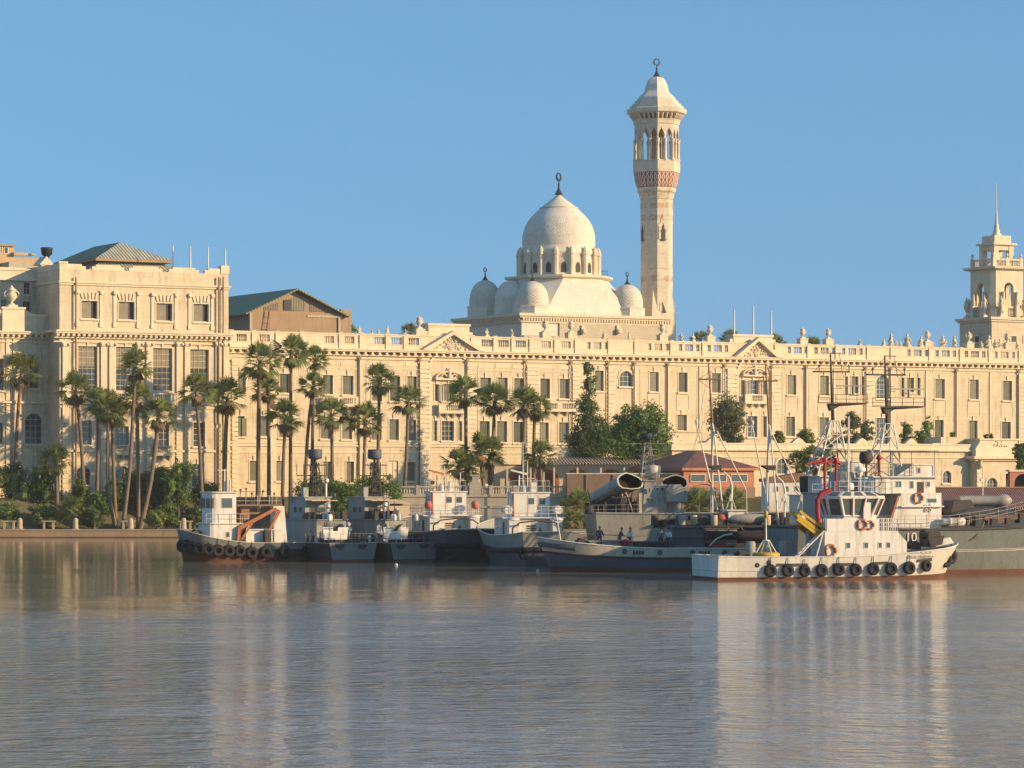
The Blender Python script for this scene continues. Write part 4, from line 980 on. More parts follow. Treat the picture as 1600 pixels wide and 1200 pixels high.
m.build('roof', [M['greenroof'], M['greenroof']], hl)
m = MB(); m.box(.15, .5, -.25, -.002, 8, zh-.3); m.box(gu-.8, gu-.5, -.25, -.002, 8, zh-.3); m.box(gu*.62, gu, -.15, -.003, G.z(496, gu, 0)-.1, G.z(495, gu, 0)+.1); m.build('downpipe', M['greyplaster'], hl)
m = MB(); m.box(gu+.02, gu+1.8, .5, 3, 8, G.z(483, gu, 0)); m.build('chimney', M['brownwall'], hl)
m = MB(); lx = gu*.14; lz = G.z(500, lx, -1)
m.tube((lx, -.8, 26), (lx+.5, -.1, lz+1.5), .07); m.tube((lx+.9, -.8, 26), (lx+1.3, -.1, lz+1.5), .07)
for k in range(8): f = k/8; m.tube((lx+.5*f, -.8+.7*f, 26+(lz+1.5-26)*f), (lx+.9+.4*f, -.8+.7*f, 26+(lz+1.5-26)*f), .05)
lad = thing('ladder', 'wooden ladder leaning on the brown hall above the parapet', 'ladder', G.o, G.a); m.build('ladder_frame', M['brownwall'], lad)
F2 = Fr(0, 545, 29)
fb = F2.root('apartment_building', 'tan flat-roofed building with rooftop room at the far left behind the palace', 'building')
def bxp(nm, mat, a, b, t, bt, y, dep, par=fb, F=F2, extra=0):
    u0, u1 = F.u(a, y), F.u(b, y); return box(nm, mat, par, u0-extra, u1, y, y+dep, 4 if bt is None else F.z(bt, u0, y), F.z(t, u0, y))
M['tanwall'] = surf('tan_plaster', (.50,.35,.19), .12, (.3,.22,.14), .4, .9)
bxp('wall', M['tanwall'], -60, 75, 399, None, 0, 25); bxp('rooftop_room', M['tanwall'], -60, 22, 382, 398.8, 2, 10); bxp('room_roof', M['brownwall'], -62, 24, 379, 381.8, 1.5, 11.5)
bxp('roof_parapet', M['tanwall'], 22, 44, 394, 398.8, 1, 1); bxp('water_tank', M['tanwall'], 49, 56, 396, 398.8, 2, 2); bxp('stair_block', M['greyplaster'], 14, 48, 409, 421, -4, 3.9)
for a, b in ((0,4),(6,13)):
    m = MB(); u0, u1 = F2.u(a, 2), F2.u(b, 2); z0, z1 = F2.z(397, u0, 2), F2.z(385, u0, 2); m.box(u0, u1, 1.9, 1.998, z0, z1); o = m.build('window', M['frame'], fb); box('pane', M['pane'], o, u0+.15, u1-.15, 1.87, 1.899, z0+.15, z1-.15)
# ------------------------------------------------------------------ vegetation
M['palm_leaf'] = leafmat('palm_leaf', (.16,.215,.06), (.29,.32,.10), .45)
M['palm_dead'] = surf('dead_frond', (.22,.15,.08), .3, rough=.9)
M['palm_trunk'] = surf('palm_trunk', (.20,.15,.105), .2, (.11,.08,.055), .5, .95, scale=2.5, streak=False, bump=.8)
M['bark'] = surf('bark', (.13,.10,.07), .25, rough=.95, bump=.8)
M['leaf_dark'] = leafmat('dark_leaf', (.065,.11,.032), (.13,.18,.055), .35)
M['leaf_mid'] = leafmat('mid_leaf', (.09,.17,.035), (.19,.27,.06), .4)
M['leaf_bright'] = leafmat('bright_leaf', (.14,.20,.04), (.27,.29,.07), .35)
M['leaf_olive'] = leafmat('olive_leaf', (.10,.12,.055), (.17,.18,.08), .35)
def palm_crown(seed, Rc=2.7, n=40, dead=8, up=85, dn=-35):
    rr = random.Random(seed); m = MB()
    for k in range(n+dead):
        isd = k >= n
        az = rr.uniform(0, 2*math.pi); el = R(rr.uniform(-80, -50)) if isd else R(dn+(up-dn)*((k+.5)/n)**.9+rr.uniform(-8, 8))
        d = Vector((math.cos(el)*math.cos(az), math.cos(el)*math.sin(az), math.sin(el))); side = Vector((-math.sin(az), math.cos(az), 0)); upv = side.cross(d)*-1
        if upv.z < 0: upv = -upv
        pl = Rc*rr.uniform(.38, .5)*(.55 if isd else 1); mi = 1 if isd else 0
        h = d*pl+Vector((0, 0, -.04*pl)); m.tube((0,0,0), h, .035, .025, 3, mi, False)
        nb = 13; sp = R(rr.uniform(62, 80)); roll = rr.uniform(-.5, .5)
        s2 = side*math.cos(roll)+upv*math.sin(roll); u2 = upv*math.cos(roll)-side*math.sin(roll)
        L = Rc*rr.uniform(.50, .66)*(.7 if isd else 1); droop = rr.uniform(.12, .38)
        for b in range(nb):
            t = -sp+2*sp*b/(nb-1)+rr.uniform(-.04, .04); bl = L*(1-.28*abs(t)/sp)*rr.uniform(.88, 1.1)
            dv = d*math.cos(t)+s2*math.sin(t)+u2*(.12*math.cos(3*t)); wv = (d*-math.sin(t)+s2*math.cos(t))
            w0, w1 = .02, Rc*.026
            p1 = h+dv*bl*.55-Vector((0,0,bl*.10*droop)); p2 = h+dv*bl*rr.uniform(.92, 1)-Vector((0,0,bl*droop*.8))
            m.add([h-wv*w0, h+wv*w0, p1+wv*w1+u2*.03, p1-wv*w1-u2*.01, p2], [(0,1,2,3), (3,2,4)], mi)
    return m
crowns = []
def palm(pts, Rc, label, grp='tall fan palms along the waterfront', dead=8, r=.24, seed=0, skirt=0, up=85, dn=-35):
    """pts: trunk points [(px, py, Y)...] from base to crown, in the world"""
    W3 = []
    for px, py, Y in pts: W3.append(Vector(((px-800)/FPX*Y, Y, CZ+(HOR-py)*Y/FPX)))
    b = W3[0].copy(); g = gz(b.x, b.y)
    if b.z > g-.3: b.z = g-.3
    o = thing('palm_tree', label, 'palm', b, 0, grp)
    P3 = [p-b for p in [b]+W3[1:]]
    # smooth the path
    if len(P3) == 2: P3 = [P3[0], P3[0].lerp(P3[1], .35)+Vector((.08,0,0)), P3[0].lerp(P3[1], .7)+Vector((-.05,0,0)), P3[1]]
    out = []
    for i in range(len(P3)-1):
        for j in range(5):
            t = j/5; p0 = P3[max(i-1,0)]; p1 = P3[i]; p2 = P3[i+1]; p3 = P3[min(i+2, len(P3)-1)]
            out.append(.5*((2*p1)+(p2-p0)*t+(2*p0-5*p1+4*p2-p3)*t*t+(3*p1-p0-3*p2+p3)*t**3))
    out.append(P3[-1]); n = len(out)
    rr = [r*(1.5-.35*min(1, i/3)) if i < 3 else r*(1.12-.25*i/n)*(1+.06*(i % 2)) for i in range(n)]
    rr[-1] = r*1.1; rr[-2] = r*1.25
    m = MB(); m.path(out, rr, 8); m.build('trunk', M['palm_trunk'], o)
    c = palm_crown(seed*13+5, Rc*1.22, 40, dead, up, dn)
    c.build('crown', [M['palm_leaf'], M['palm_dead']], o, loc=out[-1])
    return o
PALMS = [
 ([(22,740,436),(27,660,436),(34,582,436)], 2.9, 'fan palm at the far left in front of the recessed shaded wall'),
 ([(132,790,430),(126,680,430),(118,612,430)], 2.8, 'fan palm with a curved dark trunk before the left corner of the pavilion'),
 ([(150,815,428),(153,700,428),(152,630,428)], 2.2, 'dark half-hidden palm with a dark trunk just left of the twin trunks'),
 ([(182,824,423),(170,770,423),(168,700,423),(170,640,423)], 2.7, 'leftmost trunk of the two palms whose feet meet at the quay edge, curving left'),
 ([(181,812,426),(177,720,426),(175,650,426)], 2.2, 'thin palm directly behind the left-curving quay palm'),
 ([(191,826,422),(202,740,422),(207,660,422),(212,575,422)], 2.75, 'tallest palm in front of the pavilion, rising from the quay edge with a ringed trunk'),
 ([(216,818,424),(216,720,424),(214,625,424)], 2.5, 'straight palm partly hidden behind the tallest pavilion palm'),
 ([(218,822,423),(236,750,423),(248,650,423)], 2.6, 'palm leaning strongly right out of the quay edge'),
 ([(318,802,428),(312,700,428),(307,612,428)], 2.7, 'slim palm behind the bow of the orange-crane tug'),
 ([(351,775,432),(352,700,432),(356,624,432)], 3.0, 'thick-trunked palm with wide pale crown over the crane tug'),
 ([(403,765,430),(404,660,430),(406,568,430)], 3.1, 'tall dark-trunked palm reaching the palace cornice at its left end'),
 ([(420,700,440),(420,640,440),(418,612,440)], 2.4, 'small-crowned palm tucked behind the tall dark-trunked palm'),
 ([(454,760,434),(454,660,434),(455,553,434)], 2.7, 'tallest slender palm left of the balcony pair'),
 ([(487,760,440),(489,650,440),(493,562,440)], 2.1, 'small-crowned palm high beside the tallest slender palm'),
 ([(474,775,430),(480,690,430),(489,604,430)], 2.2, 'palm leaning right in front of the high small-crowned palm'),
 ([(440,780,428),(443,720,428),(446,655,428)], 2.8, 'lower palm over the grey patrol boats mast, spreading dark fronds'),
 ([(521,790,428),(519,720,428),(518,650,428)], 2.7, 'straight palm with round crown left of the paired palms'),
 ([(566,770,428),(569,720,428),(571,660,428)], 2.8, 'lower one of the paired palms in the middle left'),
 ([(590,775,430),(591,700,430),(593,596,430)], 2.6, 'taller one of the paired palms in the middle left'),
 ([(631,785,428),(635,710,428),(638,628,428)], 2.5, 'isolated thin palm just left of the first pediment bay'),
 ([(728,765,430),(728,700,430),(727,616,430)], 2.7, 'palm standing before the arched bay under the first pediment'),
 ([(768,768,430),(770,700,430),(773,628,430)], 2.7, 'palm right of the first arched bay with bent trunk'),
 ([(815,775,428),(818,700,428),(820,632,428)], 2.6, 'left palm of the close pair beside the white lamp mast'),
 ([(834,765,430),(834,700,430),(836,640,430)], 2.4, 'right palm of the close pair beside the white lamp mast'),
]
for i, (pts, rc, lab) in enumerate(PALMS): palm(pts, rc, lab, seed=i+1, r=.27 if i in (9,10,7) else .22, dead=10 if i % 3 else 16)
LOW = [([(88,790,426),(88,722,426)], 2.5, 'low fan palm among the bushes at the far left'), ([(112,815,420),(112,800,420)], 2.2, 'stemless fan palm low on the quay edge among shrubs'),
 ([(755,765,429),(752,705,429)], 2.8, 'low palm at the top of the bushy palm clump above the terrace balustrade'), ([(722,765,428),(716,728,428)], 2.5, 'left palm of the bushy palm clump above the terrace balustrade'),
 ([(765,765,431),(766,712,431)], 2.5, 'right palm of the bushy palm clump above the terrace balustrade'), ([(736,765,427.5),(734,735,427.5)], 2.1, 'lowest palm of the bushy palm clump above the terrace balustrade'),
 ([(845,765,428),(845,715,428)], 2.4, 'short palm in front of the red arcade'),
 ([(900,835,420),(903,795,420)], 2.7, 'yellow-green low palm behind the grey launch bow'), ([(905,845,416),(890,815,416)], 2.0, 'lowest stemless palm by the brick wall behind the launch bow'),
 ([(1095,830,414),(1090,790,414)], 2.6, 'bushy palm behind the missile boat turret'), ([(1075,830,416),(1073,795,416)], 2.3, 'left low palm between the missile boat and the masts'), ([(1150,830,415),(1146,790,415)], 2.5, 'right low palm behind the white tripod masts'),
 ([(1246,770,440),(1246,728,440)], 2.3, 'dark palm left of the pair before the cream terrace wall'), ([(1276,770,440),(1272,722,440)], 2.5, 'dark palm right of the pair before the cream terrace wall')]
for i, (pts, rc, lab) in enumerate(LOW): palm(pts, rc, lab, 'low bushy fan palms', dead=4, seed=50+i, r=.26)
FAR = [(545,514,'distant palm head right of the brown hall'),(641,514,'distant palm head left of the first pediment'),(692,560,None),(1095,526,'distant palm head left of the big urn beyond the minaret'),(1141,524,'distant palm head left of the three flagpoles'),(1212,532,'distant palm head right of the three flagpoles'),(1270,536,'distant palm head between the two stone urns')]
for i, (px, py, lab) in enumerate(FAR):
    if lab: palm([(px,740,640),(px,py+9,640)], 2.5, lab, 'palms showing over the palace roof', seed=80+i)
def leafblob(m, blobs, n, size, rr, mi=0, hollow=.55, dense=True):
    tot = sum(b[3]*b[4]*b[5] for b in blobs)
    for (cx, cy, cz, rx, ry, rz) in blobs:
        core = []
        for j in range(5):
            ph = -math.pi/2+math.pi*(j+.5)/5; core.append([(cx+rx*.6*math.cos(ph)*math.cos(t)*q, cy+ry*.6*math.cos(ph)*math.sin(t)*q, cz+rz*.6*math.sin(ph)) for t, q in [(2*math.pi*i/8, rr.uniform(.7,1.15)) for i in range(8)]])
        if dense: m.loft(core, mi)
        k = int(n*rx*ry*rz/tot)+20
        # clumps
        ncl = max(8, k//22)
        for c in range(ncl):
            v = Vector((rr.gauss(0,1), rr.gauss(0,1), rr.gauss(0,1))).normalized()*(rr.uniform(hollow, 1.06))
            cc = Vector((cx+v.x*rx, cy+v.y*ry, cz+v.z*rz)); cr = rr.uniform(.5, 1.0)*min(rx, rz)*.30+.1
            for q in range(22):
                d = Vector((rr.gauss(0,1), rr.gauss(0,1), rr.gauss(0,.8)))*cr*.55; p = cc+d
                a = Vector((rr.gauss(0,1), rr.gauss(0,1), rr.gauss(0,1))).normalized(); b = a.cross(Vector((rr.gauss(0,1), rr.gauss(0,1), rr.gauss(0,1)))).normalized()
                s = size*rr.uniform(.6, 1.3)
                m.add([p-a*s, p+b*s*.55, p+a*s, p-b*s*.55], [(0,1,2,3)], mi)
ytt = -26.0; ZTERR = P.z(698, P.u(1240, ytt), ytt)
def tree(px, Y, ztop_py, zbot_py, wpx, label, mat, blobs=None, n=7000, size=.2, name='tree', cat='tree', grp=None, seed=1, trunk=True, base=None):
    if Y == 'T': Y = P.Y(P.u(px, -17), -17); base = ZTERR-.35
    rr = random.Random(seed*7+3); s = Y/FPX; X = (px-800)*s
    g = gz(X, Y) if base is None else base; zt = CZ+(HOR-ztop_py)*s; zb = CZ+(HOR-zbot_py)*s
    o = thing(name, label, cat, (X, Y, g), 0, grp); w = wpx*s/2; hz = (zt-zb)/2; zc = (zt+zb)/2-g
    bl = []
    if blobs: bl = [((bx-px)*s, rr.uniform(-.3,.3)*br*s, CZ+(HOR-by)*s-g, br*s, br*s*.8, bh*s) for bx, by, br, bh in blobs]
    else:
        for i in range(9):
            a = rr.uniform(0, 2*math.pi); q = rr.uniform(.2, .62); bl.append((math.cos(a)*w*q, math.sin(a)*w*q, zc+rr.uniform(-.5,.55)*hz, w*rr.uniform(.38,.55), w*rr.uniform(.38,.55), hz*rr.uniform(.35,.5)))
        bl.append((0, 0, zc, w*.6, w*.6, hz*.8))
    if trunk:
        m = MB(); top = Vector((0, 0, zc)); m.path([(0,0,-.3),(.1,0,(zb-g)*.6),(0,.1,zc-.4*hz),tuple(top)], [.28,.22,.17,.08], 7)
        for b in bl[:7]: m.path([(0,.05,max(.3,(zb-g)*.8)),(b[0]*.5,b[1]*.5,(b[2]+(zb-g))*.5),(b[0],b[1],b[2])], [.13,.09,.03], 5)
        m.build('trunk', M['bark'], o)
    m = MB(); leafblob(m, bl, n, size, rr); m.build('crown', mat, o); return o
tree(915, 455, 558, 725, 60, 'tall narrow creeper-clad tree against the palace right of the balcony', M['leaf_dark'], [(917,575,9,16),(920,600,13,20),(918,635,20,24),(922,665,27,24),(918,700,30,28),(940,690,22,24),(900,685,16,18)], 9000, .17, seed=2)
tree(1000, 440, 626, 725, 108, 'broad rounded bright green tree in front of the palace', M['leaf_mid'], [(1002,655,36,26),(975,675,34,28),(1028,678,26,26),(1000,695,44,26),(965,700,28,22),(1020,660,24,20)], 11000, .19, seed=3)
tree(1137, 'T', 608, 705, 64, 'dark olive tree behind the first pole mast', M['leaf_olive'], [(1135,640,24,26),(1150,655,20,22),(1120,655,18,20),(1140,675,24,16),(1148,690,14,14)], 4200, .18, seed=4)
tree(1345, 'T', 640, 705, 60, 'loose olive tree behind the left lattice mast', M['leaf_olive'], [(1330,660,16,18),(1352,672,14,18),(1340,688,20,14),(1312,690,14,18)], 3000, .18, seed=5)
tree(1415, 'T', 655, 702, 22, 'narrow dark tree left of the pair by the right lattice mast', M['leaf_dark'], [(1415,675,10,20),(1418,690,11,12)], 1200, .16, seed=6)
tree(1447, 'T', 650, 702, 30, 'upright green tree right of the pair by the right lattice mast', M['leaf_mid'], [(1450,668,10,20),(1440,685,13,16),(1452,692,10,12)], 1700, .16, seed=7)
tree(1217, 'T', 672, 700, 26, 'small yellow-green bush on the terrace left of its round neighbour', M['leaf_bright'], None, 1200, .15, 'bush', 'bush', seed=8)
tree(1262, 'T', 668, 700, 36, 'low round bush on the terrace below a palace window', M['leaf_bright'], None, 1500, .15, 'bush', 'bush', seed=9)
tree(1295, 455, 680, 745, 30, 'drooping dark shrub at the left foot of the lattice mast', M['leaf_dark'], None, 1500, .16, 'bush', 'bush', seed=10)
tree(1597, 455, 684, 745, 34, 'green tree cut by the right edge beside the cream portal', M['leaf_mid'], None, 2200, .17, seed=11)
tree(1488, 'T', 672, 690, 8, 'tiny conifer on the terrace wall, left of the other two', M['leaf_mid'], [(1488,681,4,8)], 300, .12, seed=12); tree(1541, 'T', 672, 690, 6, 'tiny conifer on top of the portal, left one', M['leaf_mid'], [(1541,682,3,7)], 250, .12, seed=13); tree(1549, 'T', 676, 690, 6, 'tiny conifer on top of the portal, right one', M['leaf_mid'], [(1549,683,3,5)], 250, .12, seed=14)
SHR = [(20,428,716,800,80,'leaf_dark','big dark bush at the far left edge'),(62,429,722,800,70,'leaf_dark','big dark bush behind the low fan palm'),(205,432,725,800,60,'leaf_dark','dark bush behind the meeting palm trunks'),
 (240,431,722,805,60,'leaf_dark','tall dark bush right of the leaning palm'),(278,430,718,800,58,'leaf_mid','large bright-edged shrub left of the crane tug'),(318,433,750,805,50,'leaf_dark','dark low shrub behind the crane tug bow'),
 (150,425,760,815,50,'leaf_mid','leafy shrub between the dark palm trunks'),(128,430,745,800,34,'leaf_bright','yellowish bush behind the curved palm trunk'),(12,423,782,822,56,'leaf_mid','low leafy hedge plant beside the first stone post'),(70,422,785,824,60,'leaf_bright','low yellow-green hedge plant between the first two stone posts'),
 (146,420,792,826,46,'leaf_dark','low dark hedge plant right of the second stone post'),(245,420,795,826,44,'leaf_bright','low bright bush between the last two stone posts'),(262,424,785,824,50,'leaf_mid','broad low bush left of the last stone post'),(302,424,790,826,40,'leaf_dark','low dark bush right of the last stone post'),(180,430,740,800,40,'leaf_dark','dark shrub hidden behind the left-curving palm')]
for i, (px, Y, t, b, wd, mt, lab) in enumerate(SHR): tree(px, Y, t, b, wd, lab, M[mt], None, 5600 if b-t > 50 else 3400, .15, 'bush', 'bush', 'bushes in the waterfront garden', 20+i, True)
HED = [(495,760,60),(535,758,60),(575,756,54),(605,764,40)]
for i, (px, t, wd) in enumerate(HED):
    tree(px, 424.5, t-12, 800, wd*1.1, ['clipped hedge block at the left, behind the first patrol boat mast','clipped hedge block between the two patrol boat masts','clipped hedge block behind the second patrol boat mast','clipped hedge block at the right end, thinning out'][i], M['leaf_mid'], [(px-wd*.28,774,wd*.32,26),(px,772,wd*.34,28),(px+wd*.28,775,wd*.32,26),(px,790,wd*.5,18)], 7000, .15, 'hedge', 'hedge', 'hedge behind the patrol boats', 40+i, False, 1.0)
# ------------------------------------------------------------------ waterfront furniture
for i, px in enumerate((31, 118, 204, 287)):
    X = (px-800)*414/FPX; o = thing('stone_post', ['rounded stone quay post at the far left','rounded stone quay post under the low fan palm','rounded stone quay post right of the meeting palm trunks','rounded stone quay post nearest the crane tug'][i], 'post', (X, 414, 1.0), 0, 'stone posts on the quay')
    put('post_body', M['coping'], o, lambda m: m.lathe([(.34,0),(.36,.2),(.33,.9),(.34,1.15),(.27,1.4),(.12,1.52),(0,1.54)], n=12)); put('post_foot', M['quay'], o, lambda m: m.box(-.42,.42,-.42,.42,-.02,.12))
for i, px in enumerate((14, 76, 200, 290)):
    X = (px-800)*418/FPX; o = thing('stone_bench', ['white stone bench at the far left edge','white stone bench between the first two quay posts','white stone bench behind the third quay post','white stone bench near the crane tug bow'][i], 'bench', (X, 418, 1.0), 0, 'stone benches on the quay')
    put('seat', M['coping'], o, lambda m: m.box(-.9,.9,-.3,.3,.95,1.1))
    for s in (-.6, .6): put('leg', M['coping'], o, lambda m: m.box(s-.12,s+.12,-.22,.22,0,.948))
# retaining wall with balustrade
t0 = Fr(612, 426, 0); tr = t0.root('retaining_wall', 'stone terrace retaining wall with balustrade behind the two white-bridged tugs', 'wall')
u1 = t0.u(885); z_b = 6.6
m = MB(); m.box(0, u1, -.3, .6, .8, 5.15); m.box(0, u1, -.45, .7, 5.15, 5.4); m.box(0, u1, -.42, -.302, 3.7, 3.95); m.build('wall', M['mosque_low'], tr)
m = MB(); m.box(0, u1, -.2, .25, z_b-.2, z_b); m.box(0, u1, -.15, .2, 5.402, 5.55)
for k in range(int(u1/.36)):
    if (k % 9) not in (0,): baluster(m, .2+k*.36, 0, 5.55, z_b-.75-5.0)
for k in range(int(u1/3.24)+1): m.box(k*3.24, k*3.24+.5, -.25, .3, 5.402, z_b+.1)
m.build('balustrade', M['mosque_low'], tr)
up_ = t0.u(743); m = MB(); m.box(up_-.8, up_+.8, -.4, .5, 5.402, z_b+.5); m.box(up_-.45, up_+.45, -.3, .4, z_b+.5, z_b+1.3); m.box(up_-.6, up_+.6, -.4, .5, z_b+1.3, z_b+1.5); m.build('pier', M['mosque_low'], tr)
# hut with canvas roof
h = Fr(596, 421, 20); ho = h.root('hut', 'small tan hut with sagging canvas roof behind the patrol boats', 'hut'); hw = h.u(640)
M['canvas'] = surf('tan_canvas', (.52,.42,.29), .12, rough=.9)
put('wall', M['canvas'], ho, lambda m: m.box(0, hw, 0, 4, 1, 4.0)); m = MB()
rg = []
for j in range(7):
    x = -.3+(hw+.6)*j/6; rg.append([(x, y, 4.02+.9*math.sin(math.pi*(.15+.7*j/6))*math.sin(math.pi*(.1+.8*k/6))) for k, y in enumerate([-.3+4.6*q/6 for q in range(7)])])
m.loft(rg, closed=False, caps=False, smooth=True); m.build('canvas_roof', M['canvas'], ho)
put('door', M['brownwall'], ho, lambda m: m.box(.4, 1.2, -.05, -.002, 1, 3))
# red arcade with pergola
A = Fr(772, 436, 6); ar = A.root('arcade', 'terracotta arcade under a slatted pergola roof in front of the palace', 'arcade')
us = [A.u(p) for p in (790, 832, 876, 928, 980, 1022)]
zA0, zA1 = 4.8, A.z(728, us[2]); m = MB()
def arcwall(m, cs, r, zs, z0, z1, u0, u1, y0, y1):
    n = 10; prev = u0
    for c in cs:
        m.box(prev, c-r, y0, y1, z0, z1)
        for i in range(n):
            t0, t1 = math.pi*i/n, math.pi*(i+1)/n
            m.prism([(c+r*math.cos(t0), zs+r*math.sin(t0)), (c+r*math.cos(t0), z1), (c+r*math.cos(t1), z1), (c+r*math.cos(t1), zs+r*math.sin(t1))], y0, y1)
        prev = c+r
    m.box(prev, u1, y0, y1, z0, z1)
cs = [(us[i]+us[i+1])/2 for i in range(5)]
arcwall(m, cs, 1.75, zA1-2.2, zA0, zA1, 0, us[-1]+3, 0, .5); m.build('arch_wall', M['trim'], ar)
for c in cs:
    m = MB(); 
    for i in range(14):
        t0, t1 = math.pi*i/14, math.pi*(i+1)/14; z = zA1-2.2
        m.prism([(c+1.3*math.cos(t0), z+1.3*math.sin(t0)), (c+1.78*math.cos(t0), z+1.78*math.sin(t0)), (c+1.78*math.cos(t1), z+1.78*math.sin(t1)), (c+1.3*math.cos(t1), z+1.3*math.sin(t1))], -.1, .6)
    for s in (-1.55, 1.55): m.box(c+s-.22, c+s+.22, -.1, .6, zA0, z)
    m.build('red_arch', M['redpaint'], ar)
m = MB(); m.box(0, us[-1]+3, 4.5, 4.7, zA0, zA1+.2); m.build('back_wall', M['redpaint'], ar)
for i in range(8):
    u = us[0]+(us[-1]-us[0]+2)*i/7; m = MB(); m.box(u-.12, u+.12, -2.2, -1.9, zA0, zA1+.0); m.build('post', M['trim'], ar)
m = MB(); m.box(us[1]-.5, us[-1]+3, -2.4, -1.7, zA1, zA1+.18)
for i in range(46):
    u = us[1]-.3+(us[-1]-us[1]+3)*i/46; m.prism([(-2.9, zA1+.2), (-2.9, zA1+.36), (3.9, zA1+1.2), (3.9, zA1+1.04)], u, u+.14, 0, 'x')
m.build('pergola_roof', M['coping'], ar)
B = Fr(886, 424, 6); bw = B.root('brick_wall', 'brown brick garden wall with thin coping below the arcade', 'wall'); bu = B.u(1070); zB = B.z(741, 4)
put('wall', M['brick'], bw, lambda m: m.box(0, bu, 0, .5, .8, zB)); put('coping', M['trim'], bw, lambda m: m.box(-.1, bu, -.12, .62, zB, zB+.15)); 
for px in (918, 960): uu = B.u(px); put('pier', M['brick'], bw, lambda m: m.box(uu-.25, uu+.25, -.15, -.002, .8, zB))
# red-roofed pavilion
C3 = Fr(1066, 424, 29); rp = C3.root('garden_pavilion', 'terracotta pavilion with hipped red tile roof behind the tripod masts', 'building')
cu_ = C3.u(1188); ze = C3.z(731, 3)
put('wall', M['redpaint'], rp, lambda m: m.box(.6, cu_-.6, .6, 13, ze-2.6, ze-.3)); put('brick_base', M['brick'], rp, lambda m: m.box(.5, cu_-.5, .5, 13.1, .8, ze-2.602))
hip(rp, 'roof', 0, cu_, 0, 13.6, ze, C3.z(704, 5, 6), cu_*.5, cu_*.4, [M['redtile'], M['redtile'], M['redpaint']])
for i, (a, b) in enumerate(((.09,.3),(.36,.6),(.66,.9))):
    a2, b2 = .6+(cu_-1.2)*a, .6+(cu_-1.2)*b; o = put('window', M['frame'], rp, lambda m: m.box(a2, b2, .45, .598, ze-1.9, ze-.8)); box('pane', M['pane'], o, a2+.1, b2-.1, .42, .449, ze-1.8, ze-.9)
o = put('window', M['frame'], rp, lambda m: m.box(.45, .598, 2, 6, ze-1.9, ze-.8)); box('pane', M['pane'], o, .42, .449, 2.1, 5.9, ze-1.8, ze-.9)
# small red canopy
k3 = Fr(1100, 415, 0); kp = k3.root('kiosk', 'low kiosk with curved red tiled roof in front of the garden pavilion', 'kiosk')
m = MB(); wk = 22*415/FPX; zk = k3.z(768, 0)
m.loft([[(x, y, zk+1.0*math.cos(x/wk*1.35)*(1 if y < 3 else .9)) for x in [wk*(-1+2*i/10) for i in range(11)]] for y in (0, 1.5, 3)], closed=False, caps=False); m.build('roof', M['redtile'], kp); put('wall', M['brick'], kp, lambda m: m.box(-wk*.85, wk*.85, .3, 2.8, 1, zk+.05))
# cream terrace building with portal
yt = -26.0; tb = P.root('terrace_building', 'long cream single-storey terrace building with corner portal in front of the palace right half', 'building')
ta, te = P.u(1050, yt), P.u(1620, yt); zT = P.z(698, P.u(1240, yt), yt); g1, g2 = P.u(1515, yt), P.u(1592, yt)
ni = [(P.u(1214,yt),P.u(1230,yt),8.2,10.4),(P.u(1473,yt),P.u(1486,yt),P.z(755,P.u(1480,yt),yt),P.z(736,P.u(1480,yt),yt))]
m = MB(); wall(m, ta, g1, 4, zT-.6, yt, ni); m.box(ta, g1, yt+6, yt+6.3, 4, zT-.6); m.quad((ta,yt,4),(ta,yt+6,4),(ta,yt+6,zT-.6),(ta,yt,zT-.6)); m.build('wall', M['stone'], tb)
for q in ni: window(tb, yt, *q, 'arch')
m = MB(); m.box(ta-.4, g2-.5, yt-.5, yt+23, zT-.6, zT-.3); m.box(ta-.2, g1, yt-.25, yt+6.3, zT-.3, zT+.3); m.box(ta, g1, yt-.35, yt+.4, zT+.3, zT+.5); m.box(ta, g1, yt-.15, yt-.002, zT-1.6, zT-1.4); m.build('cornice', M['trim'], tb)
m = MB()
for px in (1112, 1246, 1345, 1422):
    u = P.u(px, yt); m.prism([(u-1.2, zT+.5), (u+1.2, zT+.5), (u+.5, zT+1.1), (u, zT+1.35), (u-.5, zT+1.1)], yt-.4, yt+.3)
m.build('acroterion', M['trim'], tb)
m = MB(); za_ = P.z(676, P.u(1075, yt+2), yt+2); m.box(P.u(1048, yt), P.u(1102, yt), yt+1, yt+5, zT+.302, za_); m.box(P.u(1100, yt), P.u(1140, yt), yt+1, yt+5, zT+.302, za_-1.2); m.box(P.u(1048, yt)-.3, P.u(1102, yt)+.3, yt+.8, yt+5.2, za_, za_+.2); m.build('attic', M['stone'], tb)
m = MB(); zs1 = P.z(683, P.u(1500, yt), yt+2); m.box(P.u(1483, yt), g1+.5, yt+2, yt+6, zT+.303, zs1); m.box(P.u(1470, yt), P.u(1482, yt), yt+2, yt+6, zT+.303, zs1-.9); m.build('attic_step', M['stone'], tb)
zpc = P.z(714, P.u(1550, yt-1.5), yt-1.5); pn = (P.u(1542,yt-1.5), P.u(1558,yt-1.5), P.z(766,P.u(1550,yt-1.5),yt-1.5), P.z(747,P.u(1550,yt-1.5),yt-1.5))
m = MB(); wall(m, g1, g2, 4, zpc-.3, yt-1.5, [pn]); m.quad((g1,yt-1.5,4),(g1,yt+4,4),(g1,yt+4,zpc-.3),(g1,yt-1.5,zpc-.3)); m.box(g1+.02, g2, yt+3, yt+4, 4, zpc-.3); po = m.build('portal', M['stone'], tb)
window(tb, yt-1.5, *pn, 'arch')
m = MB(); m.box(g1-.9, g2+.6, yt-2.4, yt+4.5, zpc-.3, zpc+.12); m.box(g1-.4, g2+.2, yt-1.9, yt+4.2, zpc-.6, zpc-.3-.003)
